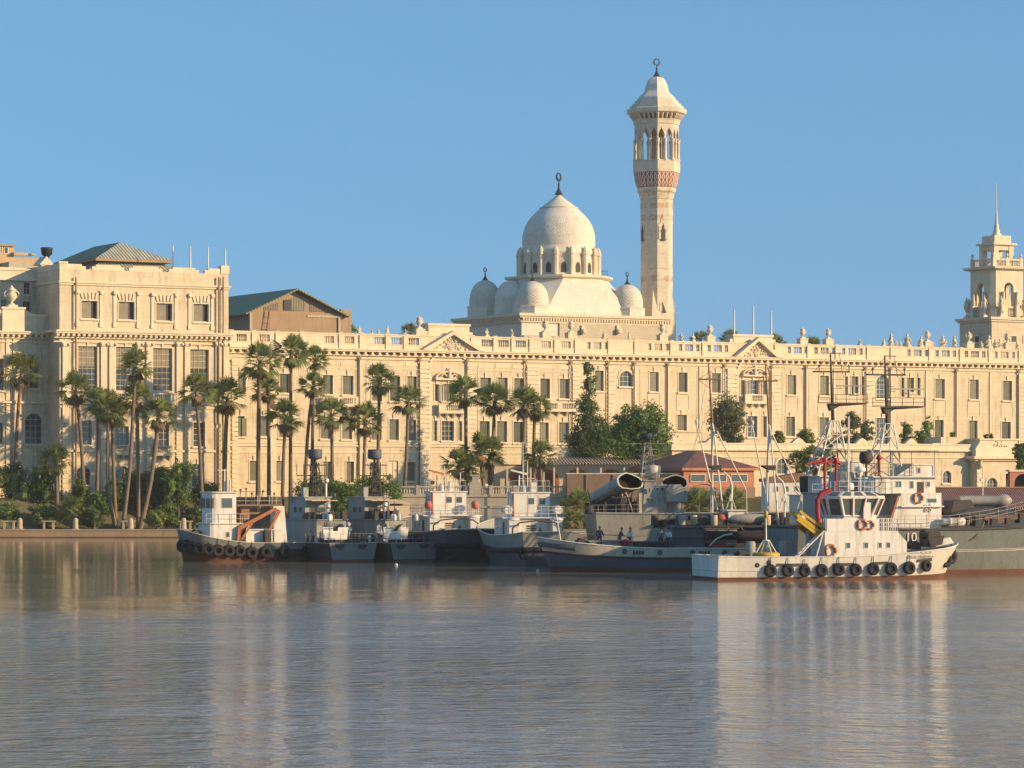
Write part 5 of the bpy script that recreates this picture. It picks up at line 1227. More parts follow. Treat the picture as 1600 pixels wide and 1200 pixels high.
zp2 = P.z(688, P.u(1550, yt), yt); m.box(g1+.2, g2-.2, yt-1.3, yt+3.5, zpc+.12, zpc+1.2); m.box(g1+1.0, g2-1.2, yt-1.2, yt+3, zpc+1.2, zp2); m.box(g1+.8, g2-1.0, yt-1.4, yt+3.2, zp2, zp2+.25)
m.prism([(g1+.2, zpc+1.2), (g1+1.0, zpc+1.2), (g1+1.0, zp2-.3)], yt-1.2, yt+1); m.prism([(g2-.2, zpc+1.2), (g2-1.2, zp2-.3), (g2-1.2, zpc+1.2)], yt-1.2, yt+1); m.build('portal_cornice', M['trim'], tb)
m = MB(); c = (g1+g2)/2; rr = random.Random(5)
for i in range(30): m.lathe([(0,-.12),(.14,0),(0,.12)], (c+rr.gauss(0,.7), yt-1.25, zpc+1.6+abs(rr.gauss(0,.3))), 6)
m.build('relief_carving', M['trim'], tb)
for u in (g1+.6, g2-.9):
    m = MB(); quoins(m, u-.5, u+.6, yt-1.5, 5, zpc-1.2); m.lathe([(.2,-.1),(.45,0),(.2,.8),(.4,1.1)], (u, yt-1.9, zpc-1.6), 8); m.build('pilaster', M['trim'], tb)
# tiled shed at right
D = Fr(1462, 418, 4); sh = D.root('shed', 'long low shed with red ribbed tile roof at the right behind the warship', 'shed')
du = D.u(1640); z0, z1 = D.z(793, 5), D.z(763, 5)
m = MB(); m.prism([(0, z0), (9, z1), (9, z1-.25), (0, z0-.25)], -.3, du, 0, 'x'); m.prism([(9, z1), (18, z0), (18, z0-.25), (9, z1-.25)], -.3, du, 0, 'x'); m.build('roof', M['redtile'], sh)
put('wall', M['brick'], sh, lambda m: m.box(0, du, .6, 17.4, .8, z0-.28)); put('ridge_beam', M['brownwall'], sh, lambda m: m.box(-.3, du, 8.8, 9.2, z1+.0, z1+.18))
E_ = Fr(1578, 436, 20); ra = E_.root('red_arch_gate', 'terracotta arched gateway at the right edge beside the portal', 'gateway')
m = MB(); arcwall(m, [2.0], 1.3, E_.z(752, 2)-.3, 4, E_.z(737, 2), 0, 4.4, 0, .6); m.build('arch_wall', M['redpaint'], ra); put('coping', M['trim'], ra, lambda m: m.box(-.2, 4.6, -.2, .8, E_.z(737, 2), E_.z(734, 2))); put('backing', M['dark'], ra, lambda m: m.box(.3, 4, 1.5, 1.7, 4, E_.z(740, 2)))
# lamp mast beside the pair of palms
lm = thing('lamp_mast', 'thin white lamp mast with crossarms beside the close pair of palms', 'lamp post', ((817-800)*424/FPX, 424, 1.0))
zl_ = CZ+(HOR-690)*424/FPX-1
put('pole', M['pole'], lm, lambda m: m.tube((0,0,-.1),(0,0,zl_),.09,.05,8)); put('crossarm', M['pole'], lm, lambda m: (m.tube((-.7,0,zl_-.2),(.7,0,zl_-.2),.04), m.tube((-.5,0,zl_-1.6),(.5,0,zl_-1.6),.03)))
for s in (-.6, .6): put('lamp', M['pole'], lm, lambda m: m.lathe([(.03,.0),(.12,.05),(.16,.2),(.05,.3)], (s, 0, zl_-.5), 8))
# ------------------------------------------------------------------ boats
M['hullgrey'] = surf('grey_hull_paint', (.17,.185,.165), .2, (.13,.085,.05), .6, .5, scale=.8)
M['hullcream'] = surf('cream_hull_paint', (.50,.46,.36), .1, (.28,.15,.07), .35, .5)
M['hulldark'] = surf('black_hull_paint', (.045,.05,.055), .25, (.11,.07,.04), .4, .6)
M['hullblue'] = surf('dark_blue_grey_hull', (.085,.10,.115), .2, (.13,.09,.06), .4, .55)
M['hullwhite'] = surf('white_hull_paint', (.64,.60,.52), .10, (.36,.21,.11), .55, .45)
M['antifoul'] = surf('rust_red_boottop', (.15,.062,.036), .35, (.07,.05,.035), .6, .8)
M['white'] = surf('white_ship_paint', (.70,.67,.60), .10, (.34,.18,.09), .6, .45)
M['shipgrey'] = surf('light_grey_ship_paint', (.33,.325,.285), .15, (.22,.12,.06), .6, .5)
M['deck'] = surf('deck_paint', (.14,.12,.10), .25, (.25,.12,.06), .4, .8)
M['tyre'] = surf('tyre_rubber', (.022,.022,.024), .2, rough=.8, bump=.4)
M['orange'] = surf('orange_crane_paint', (.42,.13,.045), .15, (.16,.08,.04), .6, .5)
M['red'] = surf('red_paint', (.34,.025,.03), .12, (.15,.04,.03), .4, .45)
M['yellow'] = surf('yellow_paint', (.55,.34,.02), .15, (.16,.11,.04), .7, .5)
M['blackgear'] = surf('dark_gear', (.06,.055,.05), .3, (.15,.08,.05), .4, .7)
M['glass'] = surf('wheelhouse_glass', (.09,.12,.115), .2, rough=.08, spec=.7)
M['buoyred'] = surf('faded_red', (.55,.14,.10), .12, rough=.6)
M['inkgrey'] = surf('grey_lettering', (.38,.35,.30), .05)
M['wood'] = surf('brown_varnish', (.25,.13,.07), .2, rough=.5)
def ss(a, b, x): t = max(0, min(1, (x-a)/(b-a))); return t*t*(3-2*t)
class Hull:
    """x forward, y to port; level h 0 (waterline) .. 1 (deck edge)"""
    def __init__(s, L, B, fb, sheer_b=.5, sheer_s=.15, rake_b=.12, rake_s=.04, full=.35, stern=.85, flare=.85, bow_pow=.6, xb=.55):
        s.__dict__.update(locals())
    def zd(s, t): return s.fb+s.sheer_b*max(0, (t-.45)/.55)**2+s.sheer_s*max(0, (.4-t)/.4)**2
    def fw(s, t, h):
        st = s.stern+(1-s.stern)*ss(0, .25, t)
        tb = s.xb+(h*.10); b = 1 if t < tb else max(0, 1-((t-tb)/(1.0001-tb))**(1/s.bow_pow if h < .5 else 1/s.bow_pow+.5*(h-.5)*2))
        w = (s.flare+(1-s.flare)*h)
        if t > tb: w *= 1
        return s.B/2*st*b*w
    def pt(s, t, h, side):
        x = s.L*(t-.5)+s.rake_b*s.L*max(0, h)*ss(.5, 1, t)-s.rake_s*s.L*max(0, h)*ss(.3, 0, t)
        z = s.zd(t)*h if h >= 0 else h*1.0
        w = s.fw(t, max(0, h))*(1 if h >= 0 else .9)
        return (x, side*w, z)
    def shell(s, m, bands, n=26, off=0.0, tr=None):
        """bands: [(h0, h1, mat index)]"""
        ts = [1-(1-i/n)**1.25 for i in range(n+1)]
        for h0, h1, mi in bands:
            for side in (-1, 1):
                vs = []; 
                for t in ts:
                    for h in (h0, h1):
                        x, y, z = s.pt(t, h, side); vs.append((x, y+side*off, z))
                m.add(vs, [(2*i, 2*i+2, 2*i+3, 2*i+1) for i in range(n)], mi, True)
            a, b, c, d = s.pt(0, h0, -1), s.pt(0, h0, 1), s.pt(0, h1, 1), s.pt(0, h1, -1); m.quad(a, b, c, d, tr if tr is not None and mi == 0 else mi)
    def deck(s, m, h=.97, mi=0, n=26):
        vs = []; ts = [1-(1-i/n)**1.25 for i in range(n+1)]
        for t in ts:
            for side in (-1, 1):
                x, y, z = s.pt(t, h, side); vs.append((x, y, s.zd(t)*h))
        m.add(vs, [(2*i, 2*i+1, 2*i+3, 2*i+2) for i in range(n)], mi)
    def rail(s, m, h, r, mi=0, n=30, t0=0, t1=1, off=0, sides=(-1, 1), dz=0):
        for side in sides:
            pts = []
            for i in range(n+1):
                t = t0+(t1-t0)*(1-(1-i/n)**1.25); x, y, z = s.pt(t, h, side); pts.append((x, y+side*off, z+dz))
            m.path(pts, r, 6, mi)
        if t0 == 0:
            a = s.pt(0, h, -1); b = s.pt(0, h, 1); m.tube((a[0], a[1]-off, a[2]+dz), (b[0], b[1]+off, b[2]+dz), r, n=6, mi=mi)
def mkroot(name, label, cat, px, Y, deg, group=None):
    f = Fr(px, Y, deg); return thing(name, label, cat, f.o, f.a, group), f
def hull(root, H, bands, mats, deckh=.93, n=26, nm='hull'):
    m = MB(); H.shell(m, bands, n); o = m.build(nm, mats, root)
    d = MB(); H.deck(d, deckh); d.build('deck', M['deck'], root)
    return o
def tyre(parent, c, r=.45, ax='y', yaw=0, th=None, name='tyre'):
    m = MB(); t = th or r*.36; m.torus((0,0,0), r-t, t, 18, 8, ax); o = m.build(name, M['tyre'], parent, loc=c, rot=(0,0,yaw))
    ch = MB(); ch.tube((0,0,r*.8), (0,0,r*1.9), .03, n=4); ch.build('chain', M['blackgear'], o); return o
def hull_tyres(root, H, ts, side, h=.45, r=.45, dz=0):
    for t in ts:
        a = Vector(H.pt(t-.01, h, side)); b = Vector(H.pt(min(1, t+.01), h, side)); c = Vector(H.pt(t, h, side)); d = b-a
        yaw = math.atan2(d.y, d.x); nrm = Vector((-d.y, d.x, 0)).normalized()*side
        if nrm.y*side < 0: nrm = -nrm
        c = c+nrm*(r*.36); c.z += dz+random.uniform(-.06, .06); tyre(root, c, r*random.uniform(.95, 1.05), 'y', yaw)
def railing(root, pts, h=.95, mat=None, bars=2, name='railing', r=.022, closed=False, step=1.1):
    m = MB(); pts = [Vector(p) for p in pts]
    if closed: pts.append(pts[0])
    for a, b in zip(pts[:-1], pts[1:]):
        n = max(1, round((b-a).length/step))
        for i in range(n+1): p = a.lerp(b, i/n); m.tube(p, p+Vector((0,0,h)), r, n=4)
        for k in range(bars): z = Vector((0,0,h*(k+1)/bars)); m.tube(a+z, b+z, r, n=4)
    return m.build(name, mat or M['white'], root)
def cabin(root, x0, x1, y0, y1, z0, z1, mat, name='deckhouse', rnd=.0, ov=.15, roof=True, taper=0, wins=(), front_round=False, roofmat=None):
    """box cabin with rounded forward end when front_round; wins: list of (face, a, b, z0, z1) face in -x,+x,-y,+y"""
    m = MB()
    def ring(z, g=0, o=0):
        if front_round:
            w = (y1-y0)/2; cy = (y0+y1)/2; cx = x1-w*.6; pts = [(x0-o, y0-o+g), ]
            for i in range(9):
                t = -math.pi/2+math.pi*i/8; pts.append((cx+(w*.6+o)*math.cos(t), cy+(w+o)*math.sin(t)))
            pts.append((x0-o, y1+o)); return [(a, b, z) for a, b in pts]
        return [(x0+g-o, y0+g-o, z), (x1-g+o, y0+g-o, z), (x1-g+o, y1-g+o, z), (x0+g-o, y1-g+o, z)]
    m.loft([ring(z0), ring(z1, taper)]); o = m.build(name, mat, root)
    if roof:
        m = MB(); m.loft([ring(z1+.003, taper, ov), ring(z1+.1, taper, ov)]); m.build('cabin_roof', roofmat or mat, o)
    for face, a, b, c, d in wins:
        f = MB(); p = MB(); e = .03
        def bx(mm, g, o1, o2):
            A, B, C_, D_ = a-g, b+g, c-g, d+g
            if face == '-y': mm.box(A, B, y0-o2, y0-o1, C_, D_)
            if face == '+y': mm.box(A, B, y1+o1, y1+o2, C_, D_)
            if face == '-x': mm.box(x0-o2, x0-o1, A, B, C_, D_)
            if face == '+x': mm.box(x1+o1, x1+o2, A, B, C_, D_)
        bx(f, .06, .002, .03); bx(p, 0, .0305, .045); fo = f.build('window', mat, o); p.build('pane', M['glass'], fo)
    return o
def door(root, face, y, a, b, z0, z1, mat=None):
    m = MB()
    if face == '-x': m.box(y-.05, y-.003, a, b, z0, z1)
    elif face == '-y': m.box(a, b, y-.05, y-.003, z0, z1)
    o = m.build('door', mat or M['white'], root)
    k = MB(); zc = z0+(z1-z0)*.68
    if face == '-x': k.box(y-.07, y-.051, a+.12, b-.12, zc-.28, zc+.28)
    else: k.box(a+.12, b-.12, y-.07, y-.051, zc-.28, zc+.28)
    k.build('door_window', M['glass'], o)
def lifebuoy(root, c, axis='y', r=.36, yaw=0):
    m = MB(); m.torus((0,0,0), r, r*.27, 20, 8, axis); o = m.build('lifebuoy', M['orange'], root, loc=c, rot=(0,0,yaw))
    b = MB()
    for k in range(4):
        t = math.pi/4+k*math.pi/2; 
        pts = [(r*math.cos(t+e), 0, r*math.sin(t+e)) if axis == 'y' else (0, r*math.cos(t+e), r*math.sin(t+e)) for e in (-.14, 0, .14)]; b.path(pts, r*.29, 8)
    b.build('white_band', M['white'], o); return o
def lifebarrel(root, c, L=1.0, r=.3, ax='x'): return put('liferaft', M['white'], root, lambda m: m.lathe([(r*.8,-L/2),(r,-L/2+.08),(r,-.05),(r*1.06,-.04),(r*1.06,.04),(r,.05),(r,L/2-.08),(r*.8,L/2)], c, 14, axis=ax))
def winch(root, c, mat=None): 
    m = MB(); m.lathe([(.3,-.5),(.3,-.42),(.14,-.4),(.14,.4),(.3,.42),(.3,.5)], (c[0], c[1], c[2]+.4), 12, axis='y'); m.box(c[0]-.4, c[0]+.4, c[1]-.6, c[1]-.52, c[2], c[2]+.5); m.box(c[0]-.4, c[0]+.4, c[1]+.52, c[1]+.6, c[2], c[2]+.5); return m.build('winch', mat or M['blackgear'], root)
def latticemast(root, base, top, w0, w1, nb, mat, name='mast', r=.05, legs=4):
    m = MB(); base = Vector(base); top = Vector(top)
    C4 = [(-1,-1),(1,-1),(1,1),(-1,1)] if legs == 4 else [(-1,-.6),(1,-.6),(0,1)]
    pt = lambda f, k: base.lerp(top, f)+Vector((C4[k][0], C4[k][1], 0))*(w0+(w1-w0)*f)
    for k in range(legs): m.tube(pt(0,k), pt(1,k), r*1.3, r, 5)
    for i in range(nb):
        f0, f1 = i/nb, (i+1)/nb
        for k in range(legs):
            m.tube(pt(f1,k), pt(f1,(k+1)%legs), r*.8, n=4); m.tube(pt(f0,k), pt(f1,(k+1)%legs), r*.7, n=4)
    return m.build(name, mat, root)
def text(root, s, size, loc, rot, mat, name='lettering', ext=.01, sx=1, font=None):
    cu = bpy.data.curves.new(name, 'FONT'); cu.body = s; cu.size = size; cu.extrude = ext; cu.align_x = 'CENTER'; cu.align_y = 'CENTER'
    t = bpy.data.objects.new(name+'_tmp', cu); COL.objects.link(t); bpy.context.view_layer.update()
    me = bpy.data.meshes.new_from_object(t.evaluated_get(bpy.context.evaluated_depsgraph_get())); bpy.data.objects.remove(t); bpy.data.curves.remove(cu)
    me.materials.clear(); me.materials.append(mat); o = bpy.data.objects.new(name, me); COL.objects.link(o); o.parent = root; o.location = loc; o.rotation_euler = rot; o.scale = (sx, 1, 1); return o
WL = [(-.5, 0, 0), (0, .12, 0)]
# ---------- A : tug with orange crane, bow to the left
t, f = mkroot('crane_tug', 'black-hulled tug with white deckhouse, orange folding crane and tyre fenders, leftmost boat', 'tugboat', 386, 299, 203)
H = Hull(12.4, 5.0, 1.75, 1.3, .0, .05, .02, stern=.95, bow_pow=.42, xb=.72, flare=.85)
hull(t, H, [(-.5,.0,2),(0,.22,2),(.22,.62,0),(.62,1,1)], [M['hulldark'], M['hullgrey'], M['antifoul']], .86)
put('rubbing_strake', M['hulldark'], t, lambda m: H.rail(m, .62, .1)); put('gunwale', M['hullcream'], t, lambda m: H.rail(m, 1.0, .05))
S_ = 1   # the port side (+y) faces the camera
hull_tyres(t, H, (.10,.27,.42,.53,.62,.70,.78,.84,.89,.93,.96,.985), S_, .5, .60); hull_tyres(t, H, (.95,.8,.6), -1, .6, .45)
dk = 1.5
c1 = cabin(t, .2, 4.6, -1.5, 1.45, dk, 3.5, M['white'], 'deckhouse', front_round=True, wins=[('+y', 2.2, 2.5, 2.3, 2.75)])
put('door', M['blackgear'], c1, lambda m: m.box(.6, 1.3, 1.452, 1.5, 1.5, 3.1))
w = cabin(t, 1.5, 4.3, -1.35, 1.35, 3.6, 6.4, M['white'], 'wheelhouse', front_round=True, ov=.22, wins=[('+y', 1.9, 2.9, 5.0, 5.9)])
fm = MB()
for i in range(5): tt = -math.pi/2+math.pi*(i+.7)/6.3; fm.box(-.22, .22, -.02, .02, 0, .8) if False else None
for i in range(6):
    tt = -1.2+2.4*i/5; cx, cy = 4.3-.81+.82*math.cos(tt), 1.37*math.sin(tt); fm.tube((cx, cy, 5.0), (cx, cy, 5.9), .19, n=4)
fm.build('front_window', M['glass'], w)
a = cabin(t, -3.0, .15, -1.4, 1.3, dk, 2.9, M['white'], 'aft_house'); put('canopy', M['wood'], t, lambda m: m.box(-3.0, 1.45, -1.4, 1.4, 5.15, 5.3))
put('funnel_casing', M['white'], t, lambda m: m.prism([(-3.5, 1.5), (-2.2, 1.5), (-2.1, 5.14), (-3.2, 5.14)], .5, 1.4)); put('awning_side', M['buoyred'], t, lambda m: m.box(-.3, 1.5, -1.2, -1.15, 3.6, 5.0))
put('side_panel', M['wood'], t, lambda m: (m.box(.1, .9, 1.0, 1.05, 3.6, 4.9), m.box(-1.8, .1, .95, .99, 4.4, 4.6)))
railing(t, [(-2.9,-1.3,5.2),(-2.9,1.3,5.2),(1.7,1.3,5.2)], .9, M['white'], 2); railing(t, [(4.4,1.3,3.55),(2.0,1.5,3.55),(.3,1.4,3.55)], .9)
m = MB(); rq = random.Random(3)
for i in range(9): x = -2.6+i*.55; z = 5.25+rq.uniform(.9, 1.5); m.tube((x, rq.uniform(-.8,.8), 5.2), (x, .2, z), .04, n=4); m.lathe([(0,-.14),(.14,0),(0,.14)], (x, .2, z), 8)
m.tube((-2.4,.2,6.5), (1.6,.2,6.5), .03, n=4); m.build('searchlight_rack', M['blackgear'], t)
m = MB(); m.tube((2.2,0,6.4), (2.2,0,8.6), .1, .06, 6); m.tube((1.6,0,8.5), (2.9,0,8.5), .05, n=4); m.tube((1.8,.4,6), (1.8,.4,7.6), .12, .1, 8); m.build('mast', M['white'], t)
cr = MB(); Y0 = 1.75
def bar(m, a, b, w0, w1, d=.14, mi=0):
    a = Vector(a); b = Vector(b); dv = (b-a).normalized(); up = Vector((0,1,0)).cross(dv).normalized()
    vs = []
    for p, w_ in ((a, w0), (b, w1)):
        for sy in (-d, d):
            for su in (-w_, w_): vs.append(p+up*su+Vector((0, sy, 0)))
    m.add(vs, [(0,1,3,2),(4,6,7,5),(0,4,5,1),(2,3,7,6),(0,2,6,4),(1,5,7,3)], mi)
bar(cr, (1.45,Y0,1.5), (1.35,Y0,3.2), .17, .13, .1); bar(cr, (1.35,Y0,3.1), (-2.1,Y0,4.85), .19, .14, .1); bar(cr, (-2.1,Y0,4.9), (-2.6,Y0,4.6), .14, .14, .1); bar(cr, (-2.6,Y0,4.7), (-1.6,Y0,2.9), .13, .10, .09); bar(cr, (1.1,Y0,2.1), (-.2,Y0,3.95), .08, .07, .07); cr.build('crane', M['orange'], t)
put('crane_grab', M['blackgear'], t, lambda m: (m.box(-1.7, -1.1, Y0-.3, Y0+.3, 1.4, 2.9), m.box(-.9, 1.0, Y0-.2, Y0+.2, 1.45, 1.8)))
winch(t, (-3.6, 0, 1.4)); winch(t, (5.0, 0, 2.3))
# ---------- B, C : grey patrol boats, stern to the camera
def patrol(px, Y, label, seed):
    t, f = mkroot('patrol_boat', label, 'patrol boat', px, Y, 117, 'grey patrol boats moored stern out')
    L = 21; B = 5.2; H = Hull(L, B, 1.75, .8, .0, .1, .0, stern=.92, bow_pow=.5, xb=.45, flare=.86)
    # origin of the frame is at the stern
    g = bpy.data.objects.new('hull_group', None); 
    def sh(o): o.location.x += L/2; return o
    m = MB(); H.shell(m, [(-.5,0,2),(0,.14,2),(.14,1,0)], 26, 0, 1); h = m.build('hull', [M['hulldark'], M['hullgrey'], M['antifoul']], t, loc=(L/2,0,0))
    m = MB(); H.deck(m, .97); m.build('deck', M['deck'], t, loc=(L/2,0,0)); put('gunwale', M['shipgrey'], t, lambda m: H.rail(m, 1.0, .05), loc=(L/2,0,0))
    for y in (-1.0, 1.3): put('hawse_fairlead', M['blackgear'], t, lambda m: m.prism([(y-.5, 1.62), (y+.5, 1.62), (y+.35, 1.3), (y-.1, 1.2)], -.12, .02, 0, 'x'))
    sh_ = put('gun_shield', M['white'], t, lambda m: (m.prism([(-1.15, 2.05), (1.15, 2.05), (1.3, 3.2), (.25, 3.2), (.25, 2.85), (-.25, 2.85), (-.25, 3.2), (-1.3, 3.2)], 2.0, 2.08, 0, 'x'), m.box(2.08, 2.6, -1.1, -1.0, 2.1, 3.2), m.box(2.08, 2.6, 1.0, 1.1, 2.1, 3.2)), loc=(0,.9,0))
    m = MB(); m.lathe([(.5,1.7),(.5,2.0),(.3,2.1),(.3,2.5)], (2.6,.9,0), 12); m.box(2.3, 3.2, .6, 1.2, 2.5, 2.95); m.tube((2.4,.8,2.9), (.9,.8,3.5), .05, n=6); m.tube((2.4,1.0,2.9), (.9,1.0,3.5), .05, n=6); m.build('deck_gun', M['blackgear'], t)
    cabin(t, 5, 12.5, -1.5, 1.5, 1.75, 3.8, M['shipgrey'], 'deckhouse', wins=[('-x', -.9, -.4, 2.4, 3.3)]); cabin(t, 8.2, 12.0, -1.3, 1.3, 3.92, 5.9, M['shipgrey'], 'bridge', wins=[('+y', 9.0, 9.5, 4.5, 5.0), ('+y', 10.2, 10.8, 4.5, 5.0), ('-x', -.8, .8, 4.5, 5.0)])
    put('bridge_canopy', M['canvas'], t, lambda m: m.box(6.6, 8.1, -1.3, 1.3, 5.6, 5.68))
    rq = random.Random(seed); m = MB()
    for i in range(26):
        x, y = rq.uniform(3.2, 8), rq.uniform(-2, 2); z = 1.75 if abs(y) > 1.5 or x < 5 else 3.8; s = rq.uniform(.12, .38); hh = rq.uniform(.3, .9); m.box(x-s, x+s, y-s, y+s, z, z+hh)
        if i % 3 == 0: m.tube((x, y, z), (x, y, z+hh*2), .04, n=5)
    m.build_each('deck_equipment', M['blackgear'], t)
    for i in range(16):
        x, y = rq.uniform(3.5, 9.5), rq.uniform(-1.9, 1.9); zb = 1.8 if x < 5 else (3.82 if x < 8.2 else 5.95); hh = rq.uniform(.5, 1.7); kk = i % 4; mt = M[('shipgrey','white','blackgear','hullblue')[i % 4]]
        if kk == 0: put('locker', mt, t, lambda m: (m.box(x-.3, x+.3, y-.25, y+.25, zb, zb+hh*.6), m.box(x-.34, x+.34, y-.29, y+.29, zb+hh*.6, zb+hh*.6+.05)))
        elif kk == 1: put('ventilator', mt, t, lambda m: (m.tube((x,y,zb), (x,y,zb+hh), .12, n=8), m.lathe([(.12,-.2),(.26,0),(.24,.05)], (x-.15, y, zb+hh+.05), 10, axis='x')))
        elif kk == 2: put('deck_frame', mt, t, lambda m: m.path([(x-.5,y,zb),(x-.5,y,zb+hh),(x+.5,y,zb+hh),(x+.5,y,zb)], .045, 5))
        else: put('gas_bottle', mt, t, lambda m: m.lathe([(.14,0),(.15,.05),(.15,hh*.7),(.05,hh*.8)], (x,y,zb), 8))
    m = MB()
    for i in range(6): x, y = rq.uniform(2.5, 8), rq.uniform(-2.2, 2.2); m.lathe([(.18,0),(.22,.3),(.16,.55),(.05,.6)], (x, y, 1.75 if abs(y) > 1.5 else 3.8), 8)
    m.build_each('ventilator', M['white'], t)
    mx = 8.8; q = latticemast(t, (mx,0,3.8), (mx,0,9.2), .6, .25, 6, M['blackgear'], 'mast')
    m = MB(); m.tube((mx,0,5), (mx,0,9.6), .16, .13, 8); 
    for z, wd in ((9.0,1.2),(8.0,1.9),(7.0,1.0),(6.2,1.4)): m.tube((mx,-wd,z), (mx,wd,z), .05, n=5); m.tube((mx-wd*.4,0,z-.2), (mx+wd*.4,0,z-.2), .05, n=5)
    for s in (-1.9, 1.9, -1.2, 1.2): m.tube((mx,s,8.0), (mx,s,9.1), .03, n=4)
    for i in range(8): a, z = rq.uniform(0, 6.28), rq.uniform(6.2, 8.8); m.box(mx+.4*math.cos(a)-.12, mx+.4*math.cos(a)+.12, .5*math.sin(a)-.12, .5*math.sin(a)+.12, z, z+.25)
    m.build('yardarms', M['blackgear'], q); put('radar_drum', M['hullblue'], q, lambda m: m.lathe([(.2,9.5),(.62,9.6),(.66,9.7),(.66,10.4),(.6,10.48),(.1,10.5)], (mx,0,0), 16))
    for s, z in ((.9, 11.2), (-.7, 11.0)): put('whip_aerial', M['pole'], q, lambda m: m.tube((mx,s*.3,8.0), (mx+.2,s*1.6,z), .035, .015, 4))
    railing(t, [(8,-2.3,1.75),(.3,-2.3,1.72),(.3,2.3,1.72),(8,2.3,1.75)], .9, M['shipgrey'], 2, r=.02); winch(t, (4.2, -1.2, 1.7))
    for y in (-1.6, 1.7): put('mooring_bitts', M['blackgear'], t, lambda m: (m.tube((.8,y-.18,1.7), (.8,y-.18,2.1), .09, n=8), m.tube((.8,y+.18,1.7), (.8,y+.18,2.1), .09, n=8)))
    for q in range(5):
        x, y, hh = rq.uniform(3, 12), rq.uniform(-1.6, 1.6), rq.uniform(1.2, 3.0); zb = 1.75 if x < 5 else (3.8 if x < 8.2 else 5.4)
        put('aerial', M['blackgear'], t, lambda m: (m.tube((x,y,zb), (x,y,zb+hh), .04, .03, 4), m.tube((x,y-.3,zb+hh*.8), (x,y+.3,zb+hh*.8), .03, n=4)))
    for q in range(4): put('stay_wire', M['blackgear'], t, lambda m: m.tube((8.8, 0, 9.0), (rq.choice((3.0, 14.5)), rq.uniform(-2, 2), 1.8), .018, n=3))
    put('signal_flag', surf('faded_blue_cloth_%d' % seed, (.35,.6,.62), .1), t, lambda m: m.box(6.0, 6.03, -1.9, -1.55, 3.2, 3.8))
    return t
patrol(552, 295.5, 'grey patrol boat with red waterline stripe, second from the left next to the crane tug', 1); patrol(647, 296.5, 'grey patrol boat with stained stern, directly left of the first white-bridged tug', 2)
